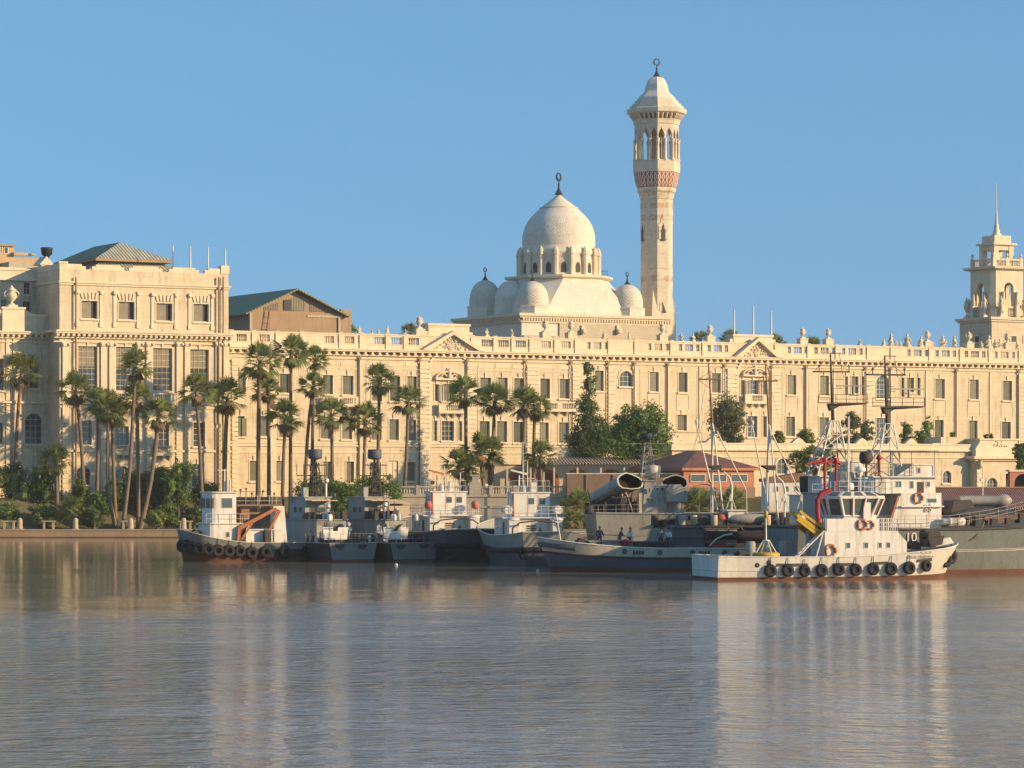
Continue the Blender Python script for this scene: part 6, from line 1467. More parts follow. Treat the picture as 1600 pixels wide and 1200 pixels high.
# ---------- D, E : white-bridged harbour tugs, stern out
def htug(px, Y, label, k, dark):
    t, f = mkroot('harbour_tug', label, 'tugboat', px, Y, 107 if k == 0 else 102, 'white-bridged harbour tugs moored stern out')
    L = 19; B = 7.4 if k == 0 else 6.8; H = Hull(L, B, 2.2, 1.2, .35, .05, .06, stern=.8, bow_pow=.5, xb=.6, flare=.82)
    m = MB(); H.shell(m, [(-.5,0,1),(0,.58,0),(.58,1.18,2)], 26); m.build('hull', [M['hulldark'] if not dark else M['hullblue'], M['antifoul'], M['hullblue'] if not dark else M['shipgrey']], t, loc=(L/2,0,0))
    m = MB(); H.deck(m, .8); m.build('deck', M['deck'], t, loc=(L/2,0,0)); put('gunwale', M['hullcream'], t, lambda m: H.rail(m, 1.2, .07), loc=(L/2,0,0)); put('fender_belt', M['tyre'], t, lambda m: H.rail(m, .6, .24, off=.1), loc=(L/2,0,0))
    z0 = 2.0; cx = 7.0
    c = cabin(t, cx, cx+6.5, -2.55, 2.55, z0, z0+2.15, M['white'], 'deckhouse', front_round=True, ov=.35, wins=[('+y', cx+2, cx+2.4, z0+1.1, z0+1.5), ('+y', cx+3.6, cx+4.0, z0+1.1, z0+1.5)])
    for y in (-2.0, 2.0): put('vent_house', M['white'], t, lambda m: (m.box(cx-1.1, cx-.05, y-.45, y+.45, z0, z0+2.0), m.lathe([(.62,0),(.6,.12),(.35,.25),(.02,.3)], (cx-.6, y, z0+2.003), 14)))
    put('door', M['blackgear'], c, lambda m: m.box(cx+.5, cx+1.1, 2.552, 2.6, z0+.1, z0+1.8)); put('louvre', M['blackgear'], c, lambda m: [m.box(cx-.06, cx-.003, -.2, .6, z0+.3+i*.22, z0+.42+i*.22) for i in range(6)])
    put('towing_hook', M['blackgear'], t, lambda m: (m.path([(4.5,0,z0),(4.5,0,z0+1.0),(4.0,0,z0+1.3),(3.7,0,z0+1.0)], .12, 8), m.path([(5.2,-2.3,z0),(5.2,-2.3,z0+1.3),(5.2,-1.6,z0+1.8),(5.2,0,z0+1.95),(5.2,1.6,z0+1.8),(5.2,2.3,z0+1.3),(5.2,2.3,z0)], .07, 8)))
    winch(t, (3.0, .6, z0)); z1 = z0+2.26
    w = cabin(t, cx+1.0, cx+4.1, -1.75, 1.75, z1, z1+2.15, M['white'], 'wheelhouse', front_round=True, ov=.12, wins=[('-x', -1.3, -.75, z1+1.15, z1+1.7), ('-x', -.3, .25, z1+1.15, z1+1.7), ('+y', cx+1.5, cx+1.9, z1+1.1, z1+1.75), ('+y', cx+2.5, cx+2.9, z1+1.1, z1+1.75)])
    put('rust_pipe', M['redpaint'], w, lambda m: m.tube((cx+.92, 1.62, z1), (cx+.92, 1.62, z1+2.2), .07, n=8)); put('door', M['white'], w, lambda m: (m.box(cx+.975, cx+.996, -1.38, -.68, z1+.1, z1+2.0), m.box(cx+.975, cx+.996, -.38, .32, z1+.1, z1+2.0)))
    railing(t, [(cx-.1,-2.8,z1),(cx-.1,2.8,z1),(cx+4.5,2.8,z1)], .95, M['white'], 3, step=.7); railing(t, [(cx-.1,-2.8,z1),(cx+4.5,-2.8,z1)], .95, M['white'], 3, step=.7); z2 = z1+2.27
    railing(t, [(cx+1,-1.7,z2),(cx+1,1.7,z2),(cx+3.4,1.7,z2)], 1.0, M['white'], 2, step=.6); railing(t, [(cx+1,-1.7,z2),(cx+3.4,-1.7,z2)], 1.0, M['white'], 2, step=.6)
    for y in (2.3, -2.3):
        if k == 0: put('rolled_lifejacket', M['buoyred'], t, lambda m: m.lathe([(0,-.35),(.36,-.25),(.42,0),(.33,.28),(0,.36)], (cx+.0, y, z1+.95), 10, axis='y'))
        else: lifebarrel(t, (cx+.6, y, z1+.62), 1.2, .42)
    m = MB(); m.tube((cx+2.5,0,z2), (cx+2.5,0,z2+2.8 if k else z2+2.4), .07, .04, 6); m.tube((cx+2.5,-.7,z2+1.2), (cx+2.5,.7,z2+1.2), .04, n=4); m.tube((cx+1.5,-1.3,z2), (cx+1.5,-1.3,z2+1.8), .05, n=5); m.box(cx+1.3, cx+1.7, -.6, -.1, z2, z2+.9); m.lathe([(.3,0),(.28,.5),(.1,.7)], (cx+1.8, .5, z2), 10); m.build('mast', M['white'], w)
    put('radar', M['redpaint'] if k == 0 else M['white'], w, lambda m: (m.tube((cx+1.9,.9,z2), (cx+1.9,.9,z2+1.5), .1, .07, 6), m.prism([(.2, z2+1.5), (1.7, z2+1.9), (1.7, z2+2.05), (.2, z2+1.7)], cx+1.8, cx+2.0, 0, 'x')))
    put('searchlight', M['blackgear'], w, lambda m: (m.lathe([(.2,-.2),(.22,0),(.12,.2)], (cx+1.1, 1.6, z2+.8), 10, axis='x'), m.box(cx+1.2, cx+1.5, -1.75, -1.45, z2, z2+.95)))
    rq = random.Random(k+9); m = MB()
    for i in range(22): x, y = rq.uniform(.8, 5.8), rq.uniform(-2.4, 2.4); s = rq.uniform(.1, .4); m.lathe([(s,0),(s*.9,rq.uniform(.2,.5)),(s*.4,rq.uniform(.5,.8))], (x, y, z0), 7)
    m.build_each('coiled_rope', M['palm_dead'], t)
    tyre(t, (-.2, -2.6, 1.0), .5, 'x'); tyre(t, (-.3, 2.4, 1.1), .5, 'x')
    return t
htug(738, 297, 'white-bridged tug with black stern and two faded red bundles, at the middle of the row', 0, False)
htug(860, 281, 'white-bridged tug with white liferaft drums, right neighbour of the one with red bundles', 1, True)
# ---------- F : long grey launch with cream strake
t, f = mkroot('work_launch', 'long grey launch with cream upper strake, portholes and crew on deck', 'boat', 1020, 268, 193)
H = Hull(17.5, 4.6, 1.95, .95, -.1, .07, .0, stern=.9, bow_pow=.5, xb=.62, flare=.86)
hull(t, H, [(-.5,0,2),(0,.16,2),(.16,.58,1),(.58,1,0)], [M['hullcream'], M['hullblue'], M['antifoul']], .95)
put('rubbing_strake', M['blackgear'], t, lambda m: H.rail(m, .58, .09)); put('bow_fender', M['hullblue'], t, lambda m: H.rail(m, .80, .22, t0=.86, t1=1, off=.03)); put('gunwale', M['white'], t, lambda m: H.rail(m, 1.0, .05))
for i, tt in enumerate((.90,.66,.50,.34,.18)):
    x, y, z = H.pt(tt, .82, 1); m = MB(); m.torus((0,0,0), .17, .05, 14, 6, 'y'); o = m.build('porthole', M['blackgear'], t, loc=(x, y+.03, z)); put('pane', M['glass'], o, lambda m: m.lathe([(.16,-.01),(.16,.01)], (0,0,0), 12, axis='y'))
for tt in (.60,.28):
    x, y, z = H.pt(tt, .80, 1); put('vent_grille', M['blackgear'], t, lambda m: [m.box(x-.45+k*.25, x-.27+k*.25, y-.02, y+.04, z-.16, z+.16) for k in range(4)])
dz = 1.9
m = MB(); m.tube((8.0,.2,2.6), (8.4,.2,4.9), .06, .04, 6); m.build('bow_staff', M['pole'], t)
for x0, x1, hh in ((-.8,2.6,.55),(-4.6,-1.2,.9)):
    m = MB()
    for y in (-1.0, 1.2): m.path([(x0,y,dz),(x0+.2,y,dz+hh),(x1-.2,y,dz+hh),(x1,y,dz)], .04, 5)
    m.build('hoop_rail', M['blackgear'], t)
cabin(t, -4.2, -1.6, -1.3, .9, dz-.1, dz+1.7, M['hullblue'], 'wheelhouse', wins=[('+y', -3.8, -3.2, dz+.7, dz+1.3), ('+y', -2.8, -2.2, dz+.7, dz+1.3)]); put('canopy_frame', M['blackgear'], t, lambda m: m.path([(-4.6,1.1,dz),(-4.3,1.1,dz+1.5),(-3.5,1.1,dz+1.95),(-1.8,1.1,dz+1.9),(-1.2,1.1,dz+1.4)], .05, 6))
put('deck_awning', M['canvas'], t, lambda m: m.prism([(1.8, dz+.95), (6.4, dz+1.25), (6.4, dz+1.32), (1.8, dz+1.05)], -1.2, .2))
cabin(t, 2.2, 5.6, -1.0, .6, dz-.1, dz+.6, M['shipgrey'], 'low_cabin'); put('curved_davit', M['pole'], t, lambda m: m.path([(-4.6,1.2,dz+.2),(-5.2,1.2,dz+.8),(-5.9,1.2,dz+1.1),(-6.6,1.2,dz+1.2)], .07, 6)); winch(t, (6.2, 0, dz+.2))
put('red_fuel_can', M['red'], t, lambda m: (m.box(-5.6, -4.8, .9, 1.4, dz-.05, dz+.4), m.box(-6.0, -5.7, .9, 1.3, dz-.05, dz+.6)))
FL = (t, f, dz)
# ---------- G : white tug, bow right
t, f = mkroot('white_tug', 'big white tug with red-framed bridge windows, red fire monitors and a row of tyres', 'tugboat', 1290, 249, 17)
GT = t; G_f = f
H = Hull(20.0, 6.6, 1.75, .95, .1, .06, .0, stern=.9, bow_pow=.42, xb=.72, flare=.93)
hull(t, H, [(-.5,0,1),(0,.13,1),(.13,1,0)], [M['hullwhite'], M['antifoul']], .9, 30)
put('gunwale', M['white'], t, lambda m: H.rail(m, 1.0, .05)); put('rub_rail', M['hullwhite'], t, lambda m: H.rail(m, .42, .06))
hull_tyres(t, H, (.205,.275,.345,.415,.485,.555,.625,.695,.765,.835), -1, .42, .51, dz=0.02)
for (tx, ty, tz) in ((9.55,-1.5,1.35),(10.25,-.9,1.6),(10.6,-.2,1.7),(10.3,.8,1.6)): tyre(t, (tx, ty, tz), .58, 'y', .35, .2)
for a, b in ((.23,.36),(.46,.55),(.62,.68),(.79,.85)):
    m = MB(); n = 6
    for i in range(n):
        p = H.pt(a+(b-a)*i/n, .66, -1); q = H.pt(a+(b-a)*(i+1)/n, .66, -1); m.add([(p[0],p[1]-.03,p[2]-.11),(q[0],q[1]-.03,q[2]-.11),(q[0],q[1]-.03,q[2]+.11),(p[0],p[1]-.03,p[2]+.11),(p[0],p[1]+.05,p[2]-.11),(q[0],q[1]+.05,q[2]-.11),(q[0],q[1]+.05,q[2]+.11),(p[0],p[1]+.05,p[2]+.11)], [(0,1,2,3),(0,4,5,1),(3,2,6,7)])
    m.build('freeing_port', M['blackgear'], t)
for tt in (.155,.20): p = H.pt(tt, .78 if tt > .16 else .66, -1); put('fairlead', M['blackgear'], t, lambda m: m.lathe([(.14,-.05),(.2,0),(.14,.05)], (p[0], p[1], p[2]), 10, axis='y'))
D0 = 1.65
c = cabin(t, -.9, 5.25, -2.0, 2.0, D0-.2, D0+1.95, M['white'], 'deckhouse', ov=.0, wins=[('-y', .9, 1.2, D0+.75, D0+1.15), ('-y', 2.4, 2.7, D0+.75, D0+1.15), ('-y', 3.6, 3.85, D0+.75, D0+1.15), ('-y', 4.3, 4.55, D0+.75, D0+1.15)], roofmat=M['white'])
put('sloped_front', M['white'], c, lambda m: m.prism([(5.252, D0), (6.0, D0), (6.0, D0+1.2), (5.252, D0+1.95)], -1.95, 1.95))
B0 = D0+2.06
# bulwark around the bridge deck and the octagonal bridge
put('bridge_bulwark', M['white'], t, lambda m: m.box(-.7, 3.6, -1.98, -1.9, B0, B0+.95)); railing(t, [(3.6,-1.95,B0),(5.2,-1.95,B0),(5.2,1.95,B0)], .95, M['white'], 3, r=.035, step=.45); railing(t, [(-.8,1.95,B0),(-.8,-1.95,B0)], .95, M['white'], 3, r=.03, step=.5)
def octa(x0, x1, w, z, c=.8): return [(x0+c,-w,z),(x1-c,-w,z),(x1,-w+c,z),(x1,w-c,z),(x1-c,w,z),(x0+c,w,z),(x0,w-c,z),(x0,-w+c,z)]
m = MB(); zA, zB2, zC2, zD2 = B0+.4, B0+1.15, B0+2.55, B0+3.05
m.loft([octa(.1,4.0,1.45,B0), octa(.1,4.0,1.45,zB2)], caps=True); wh = m.build('wheelhouse', M['white'], t)
m = MB(); m.loft([octa(.1,4.0,1.45,zB2+.002), octa(-.35,4.45,1.85,zC2)], caps=False); m.build('bridge_glazing', M['glass'], wh)
m = MB(); m.loft([octa(-.4,4.5,1.9,zC2), octa(-.4,4.5,1.9,zC2+.14), octa(.1,4.0,1.4,zD2), ]); m.build('bridge_roof', M['white'], wh)
lo8, hi8 = octa(.1,4.0,1.46,zB2), octa(-.35,4.45,1.86,zC2)
m = MB(); mr = MB()
for i in range(8):
    a, b = Vector(lo8[i]), Vector(hi8[i]); m.tube(a, b, .13, .13, 6)
    a2, b2 = Vector(lo8[(i+1)%8]), Vector(hi8[(i+1)%8]); nn = 3 if i in (0,) else (2 if i in (2,4,6) else 1)
    for k in range(1, nn): m.tube(a.lerp(a2, k/nn), b.lerp(b2, k/nn), .12, .12, 6)
    for k in range(nn): mr.tube(a.lerp(a2, (k+.92)/nn)+Vector((0,-.06,0)), b.lerp(b2, (k+.92)/nn)+Vector((0,-.06,0)), .05, .05, 4)
    m.tube(a, a2, .09, .09, 6); m.tube(b, b2, .09, .09, 6)
m.build('window_frame', M['white'], wh); mr.build('red_window_trim', M['red'], wh)
u8, v8 = octa(-.4,4.5,1.9,zC2+.17), octa(.1,4.0,1.4,zD2-.03); m = MB()
for i in (0, 1, 7):
    nn = 3 if i == 0 else 1; a, a2, b, b2 = map(Vector, (u8[i], u8[(i+1)%8], v8[i], v8[(i+1)%8]))
    for k in range(nn):
        s0, s1 = (k+.12)/nn, (k+.88)/nn; q = [a.lerp(a2, s0), a.lerp(a2, s1), b.lerp(b2, s1), b.lerp(b2, s0)]; c4 = sum(q, Vector())/4; nr = (q[1]-q[0]).cross(q[3]-q[0]).normalized()
        if nr.z < 0: nr = -nr
        m.add([c4+(p-c4)*.86+nr*.03 for p in q]+[c4+(p-c4)*.86-nr*.02 for p in q], [(0,1,2,3),(0,4,5,1),(1,5,6,2),(2,6,7,3),(3,7,4,0)])
m.build('roof_window', M['glass'], wh)
put('door', M['white'], wh, lambda m: m.box(2.45, 3.05, -1.75, -1.6, B0+.05, B0+2.3))
railing(t, [(.6,1.3,zD2),(.6,-1.3,zD2),(4.2,-1.3,zD2),(4.2,1.3,zD2)], .8, M['white'], 2, closed=True, step=.8)
m = MB(); m.path([(-.95,-1.0,B0),(-1.1,-1.0,B0+1.6),(-1.1,-1.0,B0+2.4),(-.8,-1.0,B0+2.9),(.0,-1.0,B0+3.2)], [.2,.2,.21,.2,.17], 10); m.build('exhaust_pipe', M['red'], t)
for x, z in ((-.2,zD2+2.3),(.75,zD2+2.3)):
    m = MB(); m.tube((x,-.3,zD2), (x,-.3,z), .12, n=8); m.lathe([(.22,-.2),(.26,0),(.2,.2)], (x,-.3,z+.1), 10); m.tube((x,-.3,z+.15), (x-1.6,-.5,z-.15), .13, .07, 8); m.tube((x+.4,-.3,z-.2), (x-.2,-.3,z+.3), .12, n=8); m.build('fire_monitor', M['red'], t)
m = MB(); m.tube((1.9,0,zD2), (1.9,0,zD2+5.8), .07, .04, 6); m.tube((2.9,0,zD2), (2.9,0,zD2+2.0), .1, n=8); m.box(2.5, 3.5, -.2, .2, zD2+1.0, zD2+1.08); m.lathe([(.3,0),(.45,.1),(.45,.3),(.3,.4)], (2.9,0,zD2+1.5), 12); m.lathe([(.3,0),(.35,.2),(.3,.5),(.1,.6)], (2.2,.4,zD2+.1), 10); m.build('mast', M['white'], t)
m = MB(); m.torus((0,0,0), .55, .05, 18, 6, 'y'); m.build('coiled_hose', M['palm_dead'], t, loc=(3.8,-.9,zD2+.9))
lifebuoy(t, (2.2, -2.08, B0+.5)); lifebuoy(t, (2.85, -2.08, B0+.45), r=.3); lifebuoy(t, (-.45, -2.12, D0+.55), r=.42)
m = MB()
for a, b in (((-3.2,-1.9,D0),(-.9,-1.9,D0+2.1)),((-3.2,-1.4,D0),(-.9,-1.4,D0+2.1))): m.tube(a, b, .07, n=5)
for k in range(7): fz = k/7; m.box(-3.2+2.3*fz-.1, -3.2+2.3*fz+.12, -1.9, -1.4, D0+2.1*fz, D0+2.1*fz+.04)
m.tube((-1.6,-1.9,D0), (-1.0,-1.9,D0+2.0), .07, n=5); m.build('stair', M['white'], t)
put('bow_platform', M['white'], t, lambda m: m.prism([(8.8, 2.4), (10.4, 2.7), (10.1, 3.15), (9.3, 3.0)], -1.1, 1.1)); w_ = winch(t, (7.4, 0, 2.2)); 
put('anchor_windlass', M['blackgear'], t, lambda m: (m.lathe([(.55,-.9),(.55,-.75),(.25,-.7),(.25,.7),(.55,.75),(.55,.9)], (8.7,-.3,3.3), 14, axis='y'), m.box(8.2, 9.3, -1.0, .6, 2.4, 3.0), m.prism([(8.0, 3.1), (9.4, 3.3), (9.2, 2.6), (8.3, 2.4)], -1.5, -1.12)))
a = H.pt(.86, .86, -1); b = H.pt(.93, .86, -1); yaw = math.atan2(b[1]-a[1], b[0]-a[0])
p = H.pt(.80, .80, -1); yw_ = math.atan2(H.pt(.84,.8,-1)[1]-H.pt(.76,.8,-1)[1], H.pt(.84,.8,-1)[0]-H.pt(.76,.8,-1)[0])
text(t, 'GALAL DESSOUKI', .30, (p[0], p[1]-.04, p[2]-.02), (R(90), 0, yw_), M['inkgrey'], 'name_lettering')
# cursive line above the name
m = MB(); q = [(-.9,.0),(-.8,.12),(-.7,-.03),(-.5,.0),(-.4,.15),(-.33,-.04),(-.1,.02),(0,.17),(.05,.0),(.3,-.05),(.4,.1),(.5,.0),(.7,.02),(.8,.16),(.86,-.02)]
m.path([(x, 0, z) for x, z in q], .018, 4); 
for x, z in ((-.55,-.1),(.2,.2),(.62,-.1)): m.lathe([(0,-.025),(.025,0),(0,.025)], (x, 0, z), 6)
m.build('cursive_lettering', M['inkgrey'], t, loc=(p[0], p[1]-.05, p[2]+.27), rot=(0,0,yw_))
for i in range(3): put('deck_drum', M['shipgrey'], t, lambda m: m.lathe([(.35,0),(.38,.1),(.38,1.2),(.3,1.35)], (-6.0+i*1.5, .6+.3*i, D0-.1), 12)); 
lifebarrel(t, (-2.6, -.6, D0+2.9), 1.1, .4, 'x'); 
winch(t, (-7.2, -.5, D0-.1))
# deck rail
# ---------- H : grey warship with number 10
t, f = mkroot('warship', 'big grey warship numbered 10 with white bridge, cut by the right edge', 'ship', 1508, 263, 17)
H = Hull(32.5, 8.0, 3.75, 2.3, .2, .10, .0, stern=.95, bow_pow=.62, xb=.45, flare=.86)
hull(t, H, [(-.5,0,1),(0,.10,1),(.10,.52,0),(.52,1,0)], [M['hullgrey'], M['antifoul']], .97, 34)
put('hull_line', M['white'], t, lambda m: H.rail(m, .50, .03, t0=.4)); put('gunwale', M['blackgear'], t, lambda m: H.rail(m, .97, .1)); put('knuckle', M['shipgrey'], t, lambda m: H.rail(m, .53, .06, t0=.3))
def hp(tt, h): p = H.pt(tt, h, -1); return p
tt10 = .5+(f.u(1423, -3.9)/32.5); p = H.pt(tt10, .80, -1); text(t, '10', 1.05, (p[0]+.05, p[1]-.05, p[2]-.03), (R(90), 0, 0), M['blackgear'], 'number_shadow', .01); text(t, '10', 1.05, (p[0], p[1]-.09, p[2]), (R(90), 0, 0), M['white'], 'hull_number', .012)
for tt, h in ((.70,.86),(.62,.86),(.83,.84)): p = H.pt(tt, h, -1); m = MB(); m.torus((0,0,0), .2, .06, 12, 6, 'y'); o = m.build('porthole', M['blackgear'], t, loc=p); put('pane', M['dark'], o, lambda m: m.lathe([(.18,-.05),(.18,-.03)], (0,0,0), 10, axis='y'))
p = H.pt(.66, .8, -1); put('hawse_hole', M['dark'], t, lambda m: m.lathe([(.28,-.06),(.28,.06)], p, 12, axis='y'))
ZD = 3.75; U_ = lambda px: f.u(px, -2.6); Z_ = lambda py: f.z(py, 0, -2.6)
x1, x2 = U_(1408), U_(1471)
c = cabin(t, x1, x2, -2.6, 2.6, ZD-.1, Z_(772), M['white'], 'deckhouse', ov=.02, wins=[('-y', U_(1449), U_(1463), Z_(785), Z_(779))])
put('flared_side', M['white'], c, lambda m: m.prism([(x1-1.0, ZD), (x1, ZD), (x1, Z_(775)), (x1-.1, Z_(775))], -2.58, -2.4)); put('rust_edge', M['redpaint'], c, lambda m: m.prism([(x1-1.2, ZD), (x1-1.02, ZD), (x1-.12, Z_(775)), (x1-.3, Z_(775))], -2.6, -2.3))
lifebuoy(c, (U_(1434), -2.72, Z_(778)), r=.38); put('hatch', M['white'], c, lambda m: [m.torus((U_(1450)+(k % 2)*.35-.2, -2.66, Z_(797)+(k//2)*.35), .12, .04, 10, 5, 'y') for k in range(4)]); put('ledge', M['white'], c, lambda m: m.box(x1-.1, x2+.1, -2.9, -2.602, Z_(791)-.05, Z_(791)+.05))
b1 = cabin(t, U_(1372), x2-.3, -2.1, 2.3, Z_(771), Z_(746), M['white'], 'bridge', ov=.35, front_round=False, wins=[('-y', U_(1404), U_(1412), Z_(761), Z_(752)), ('-y', U_(1426), U_(1431), Z_(763), Z_(752)), ('-y', U_(1452), U_(1457), Z_(760), Z_(753))])
put('door', M['blackgear'], b1, lambda m: m.box(U_(1438), U_(1447), -2.16, -2.102, Z_(770), Z_(753)))
m = MB(); m.lathe([(1.6, Z_(771)), (1.6, Z_(746))], (U_(1385), -.6, 0), 20); m.build('bridge_wing', M['white'], t)
b2 = cabin(t, U_(1431), x2-.4, -1.8, 1.8, Z_(744), Z_(727), M['white'], 'upper_bridge', ov=.1, wins=[('-y', U_(1440), U_(1444), Z_(739), Z_(731))]); put('wing_slope', M['white'], b2, lambda m: m.prism([(U_(1408), Z_(743)), (U_(1431), Z_(743)), (U_(1431), Z_(728))], -1.8, -1.7))
put('awning', M['shipgrey'], t, lambda m: m.box(U_(1395), x2, -2.2, 2.2, Z_(705), Z_(704)))
for x in (U_(1400), U_(1430), x2-.3): put('awning_post', M['shipgrey'], t, lambda m: m.tube((x, -1.9, Z_(744)), (x, -1.9, Z_(705)), .04, n=5))
railing(t, [(U_(1352),-2.2,Z_(744)),(U_(1430),-2.2,Z_(744))], 1.0, M['blackgear'], 3, step=.7); railing(t, [(U_(1352),-2.4,Z_(771)),(U_(1405),-2.4,Z_(771))], 1.0, M['white'], 2, step=.8); railing(t, [(U_(1350),-3.9,ZD+.1),(U_(1472),-3.95,ZD+.1),(U_(1540),-3.4,ZD+.55),(U_(1600),-2.6,ZD+1.2),(U_(1660),-1.5,ZD+1.9)], .9, M['shipgrey'], 3, step=1.0)
a2 = cabin(t, U_(1290), U_(1371), -2.2, 2.2, ZD-.1, Z_(771), M['shipgrey'], 'aft_superstructure'); put('funnel', M['shipgrey'], t, lambda m: m.lathe([(1.2,Z_(771)),(1.1,Z_(748)),(1.0,Z_(738))], (U_(1345),.5,0), 18, sx=1.3))
mm = latticemast(t, (U_(1400),0,Z_(745)), (U_(1407),0,Z_(662)), 1.25, .35, 4, M['white'], 'lattice_mast', .06)
def topmast(mm, xt, zb, seed, f=f, Z_=None):
    m = MB(); rq = random.Random(seed); Zz = lambda py: zb+(663-py)*f.Y(0)/FPX
    m.tube((xt,0,Zz(664)), (xt-.25,0,Zz(556)), .17, .06, 6); m.tube((xt-1.9,0,Zz(586)), (xt+1.6,0,Zz(586)), .07, n=5); m.tube((xt-.25,0,Zz(557)), (xt+.8,0,Zz(557)), .05, n=4); m.tube((xt+.6,0,Zz(557)), (xt+.9,0,Zz(590)), .03, n=4)
    for x, z in ((xt-1.3,586),(xt+1.5,586)): m.tube((x,0,Zz(z)), (x,0,Zz(z-10)), .05, n=4); m.lathe([(0,-.15),(.12,0),(0,.15)], (x,0,Zz(z-9)), 6)
    for z in (598, 612, 604): m.tube((xt-.2,0,Zz(z)), (xt+rq.uniform(-1,1),0,Zz(z)), .03, n=4)
    m.tube((xt-.25,0,Zz(560)), (xt-1.8,0,Zz(586)), .02, n=4); m.tube((xt-.25,0,Zz(560)), (xt+1.5,0,Zz(586)), .02, n=4); m.build('topmast', M['blackgear'], mm)
    m = MB(); m.prism([(xt-.5, Zz(636)), (xt+3.0, Zz(635)), (xt+3.0, Zz(637)), (xt+.5, Zz(640)), (xt-.3, Zz(647))], -.35, .35); 
    for x in (xt-1.6, xt, xt+1.0, xt+2.0, xt+3.0): m.tube((x,-.7,Zz(635)), (x,-.7,Zz(622)), .03, n=4)
    m.tube((xt-1.6,-.7,Zz(622)), (xt+3.0,-.7,Zz(622)), .03, n=4); m.tube((xt-1.6,-.7,Zz(629)), (xt+3.0,-.7,Zz(629)), .03, n=4); m.tube((xt-1.6,-.7,Zz(635)), (xt+3.0,-.7,Zz(635)), .05, n=4); m.build('platform', M['blackgear'], mm)
    m = MB(); m.box(xt+.3, xt+3.4, -.1, .1, Zz(609), Zz(607)); m.tube((xt+1.9,0,Zz(622)), (xt+1.9,0,Zz(608)), .12, n=6); m.build('radar_bar', M['shipgrey'], mm)
topmast(mm, U_(1407), Z_(663), 1)
put('searchlight', M['blackgear'], t, lambda m: (m.lathe([(.1,-.5),(.5,-.4),(.55,.2),(.3,.5)], (U_(1364), -1.2, Z_(715)), 12, axis='x'), m.tube((U_(1364), -1.2, Z_(744)), (U_(1364), -1.2, Z_(720)), .1, n=6)))
put('ventilator_post', M['red'], t, lambda m: (m.tube((U_(1382), -1.5, Z_(744)), (U_(1382), -1.5, Z_(716)), .12, n=6), m.lathe([(.1,0),(.3,.2),(.1,.5)], (U_(1382), -1.5, Z_(720)), 8)))
m = MB(); gx = U_(1520); m.lathe([(1.3,0),(1.3,.5),(1.0,.9)], (gx, 0, ZD+.5), 16); m.prism([(gx-1.2, ZD+1.2), (gx+1.1, ZD+1.2), (gx+.6, ZD+2.3), (gx-.9, ZD+2.2)], -1.0, 1.0); m.build('gun_mount', M['blackgear'], t)
m = MB(); m.lathe([(.35,-2.6),(.4,-2.2),(.42,1.0),(.5,1.1),(.5,1.7),(.2,2.1)], (U_(1560), -.6, ZD+2.2), 12, axis='x'); m.build('covered_gun_barrel', M['shipgrey'], t)
m = MB(); rr = []
for j in range(9):
    x = U_(1500)+(U_(1600)-U_(1500))*j/8; zc = ZD+1.3+.8*math.sin(math.pi*(.15+.75*j/8)); rr.append([(x, -1.4, ZD+1.0), (x, -1.1, zc-.5), (x, 0, zc), (x, 1.1, zc-.5), (x, 1.4, ZD+1.0)])
m.loft(rr, closed=False, caps=False); m.build('tarpaulin', M['hulldark'], t)
rq = random.Random(8); m = MB()
for i in range(26): x, y = rq.uniform(U_(1475), U_(1620)), rq.uniform(-2.6, 1.5); s = rq.uniform(.15, .4); z = ZD+.1+max(0, (x-1))*.07; m.box(x-s, x+s, y-s, y+s, z, z+rq.uniform(.25, .8))
m.build_each('deck_equipment', M['hulldark'], t)
for i, x in enumerate((U_(1480), U_(1492))): lifebarrel(t, (x, -3.0, ZD+.5), 1.3, .33)
put('mast_light', M['pole'], t, lambda m: (m.tube((U_(1557), 0, ZD+1), (U_(1557), 0, ZD+5.0), .05, n=5), m.lathe([(.1,0),(.14,.1),(.05,.2)], (U_(1554), 0, ZD+3.8), 8)))
put('mooring_rope', M['palm_dead'], t, lambda m: m.path([(U_(1530), -3.6, ZD+.5), (U_(1522), -3.9, ZD-.2), (U_(1512), -4.0, ZD-.8), (U_(1505), -3.9, ZD-1.0)], .05, 5))
# ---------- K : white survey ship behind with left lattice mast
t, f = mkroot('survey_ship', 'white ship half hidden behind the white tug, carrying the left lattice mast', 'ship', 1290, 284, 14)
H = Hull(24, 7, 3.4, 1.2, .2, .08, .0, stern=.9, flare=.9)
hull(t, H, [(-.5,0,1),(0,.1,1),(.1,1,0)], [M['hullblue'], M['antifoul']], .97)
U_ = lambda px: f.u(px, -2.4); Z_ = lambda py: f.z(py, 0, -2.4)
cabin(t, U_(1262), U_(1345), -2.6, 2.6, 3.3, Z_(775), M['white'], 'deckhouse', wins=[('-y', U_(1300)+i*1.6, U_(1300)+i*1.6+.4, Z_(788), Z_(781)) for i in range(2)])
cabin(t, U_(1285), U_(1362), -2.2, 2.2, Z_(774), Z_(745), M['white'], 'bridge', ov=.3, wins=[('-y', U_(a), U_(a+7), Z_(764), Z_(754)) for a in (1290, 1302, 1330, 1345)])
cabin(t, U_(1335), U_(1364), -1.6, 1.6, Z_(743), Z_(722), M['white'], 'upper_bridge', front_round=True)
put('awning', M['shipgrey'], t, lambda m: (m.box(U_(1300), U_(1372), -2, 2, Z_(703), Z_(702)), [m.tube((U_(a), -1.8, Z_(743)), (U_(a), -1.8, Z_(703)), .04, n=5) for a in (1302, 1335, 1370)]))
railing(t, [(U_(1270),-2.3,Z_(774)),(U_(1362),-2.3,Z_(774))], 1.0, M['white'], 2); railing(t, [(U_(1290),-2.0,Z_(743)),(U_(1362),-2.0,Z_(743))], 1.0, M['shipgrey'], 3)
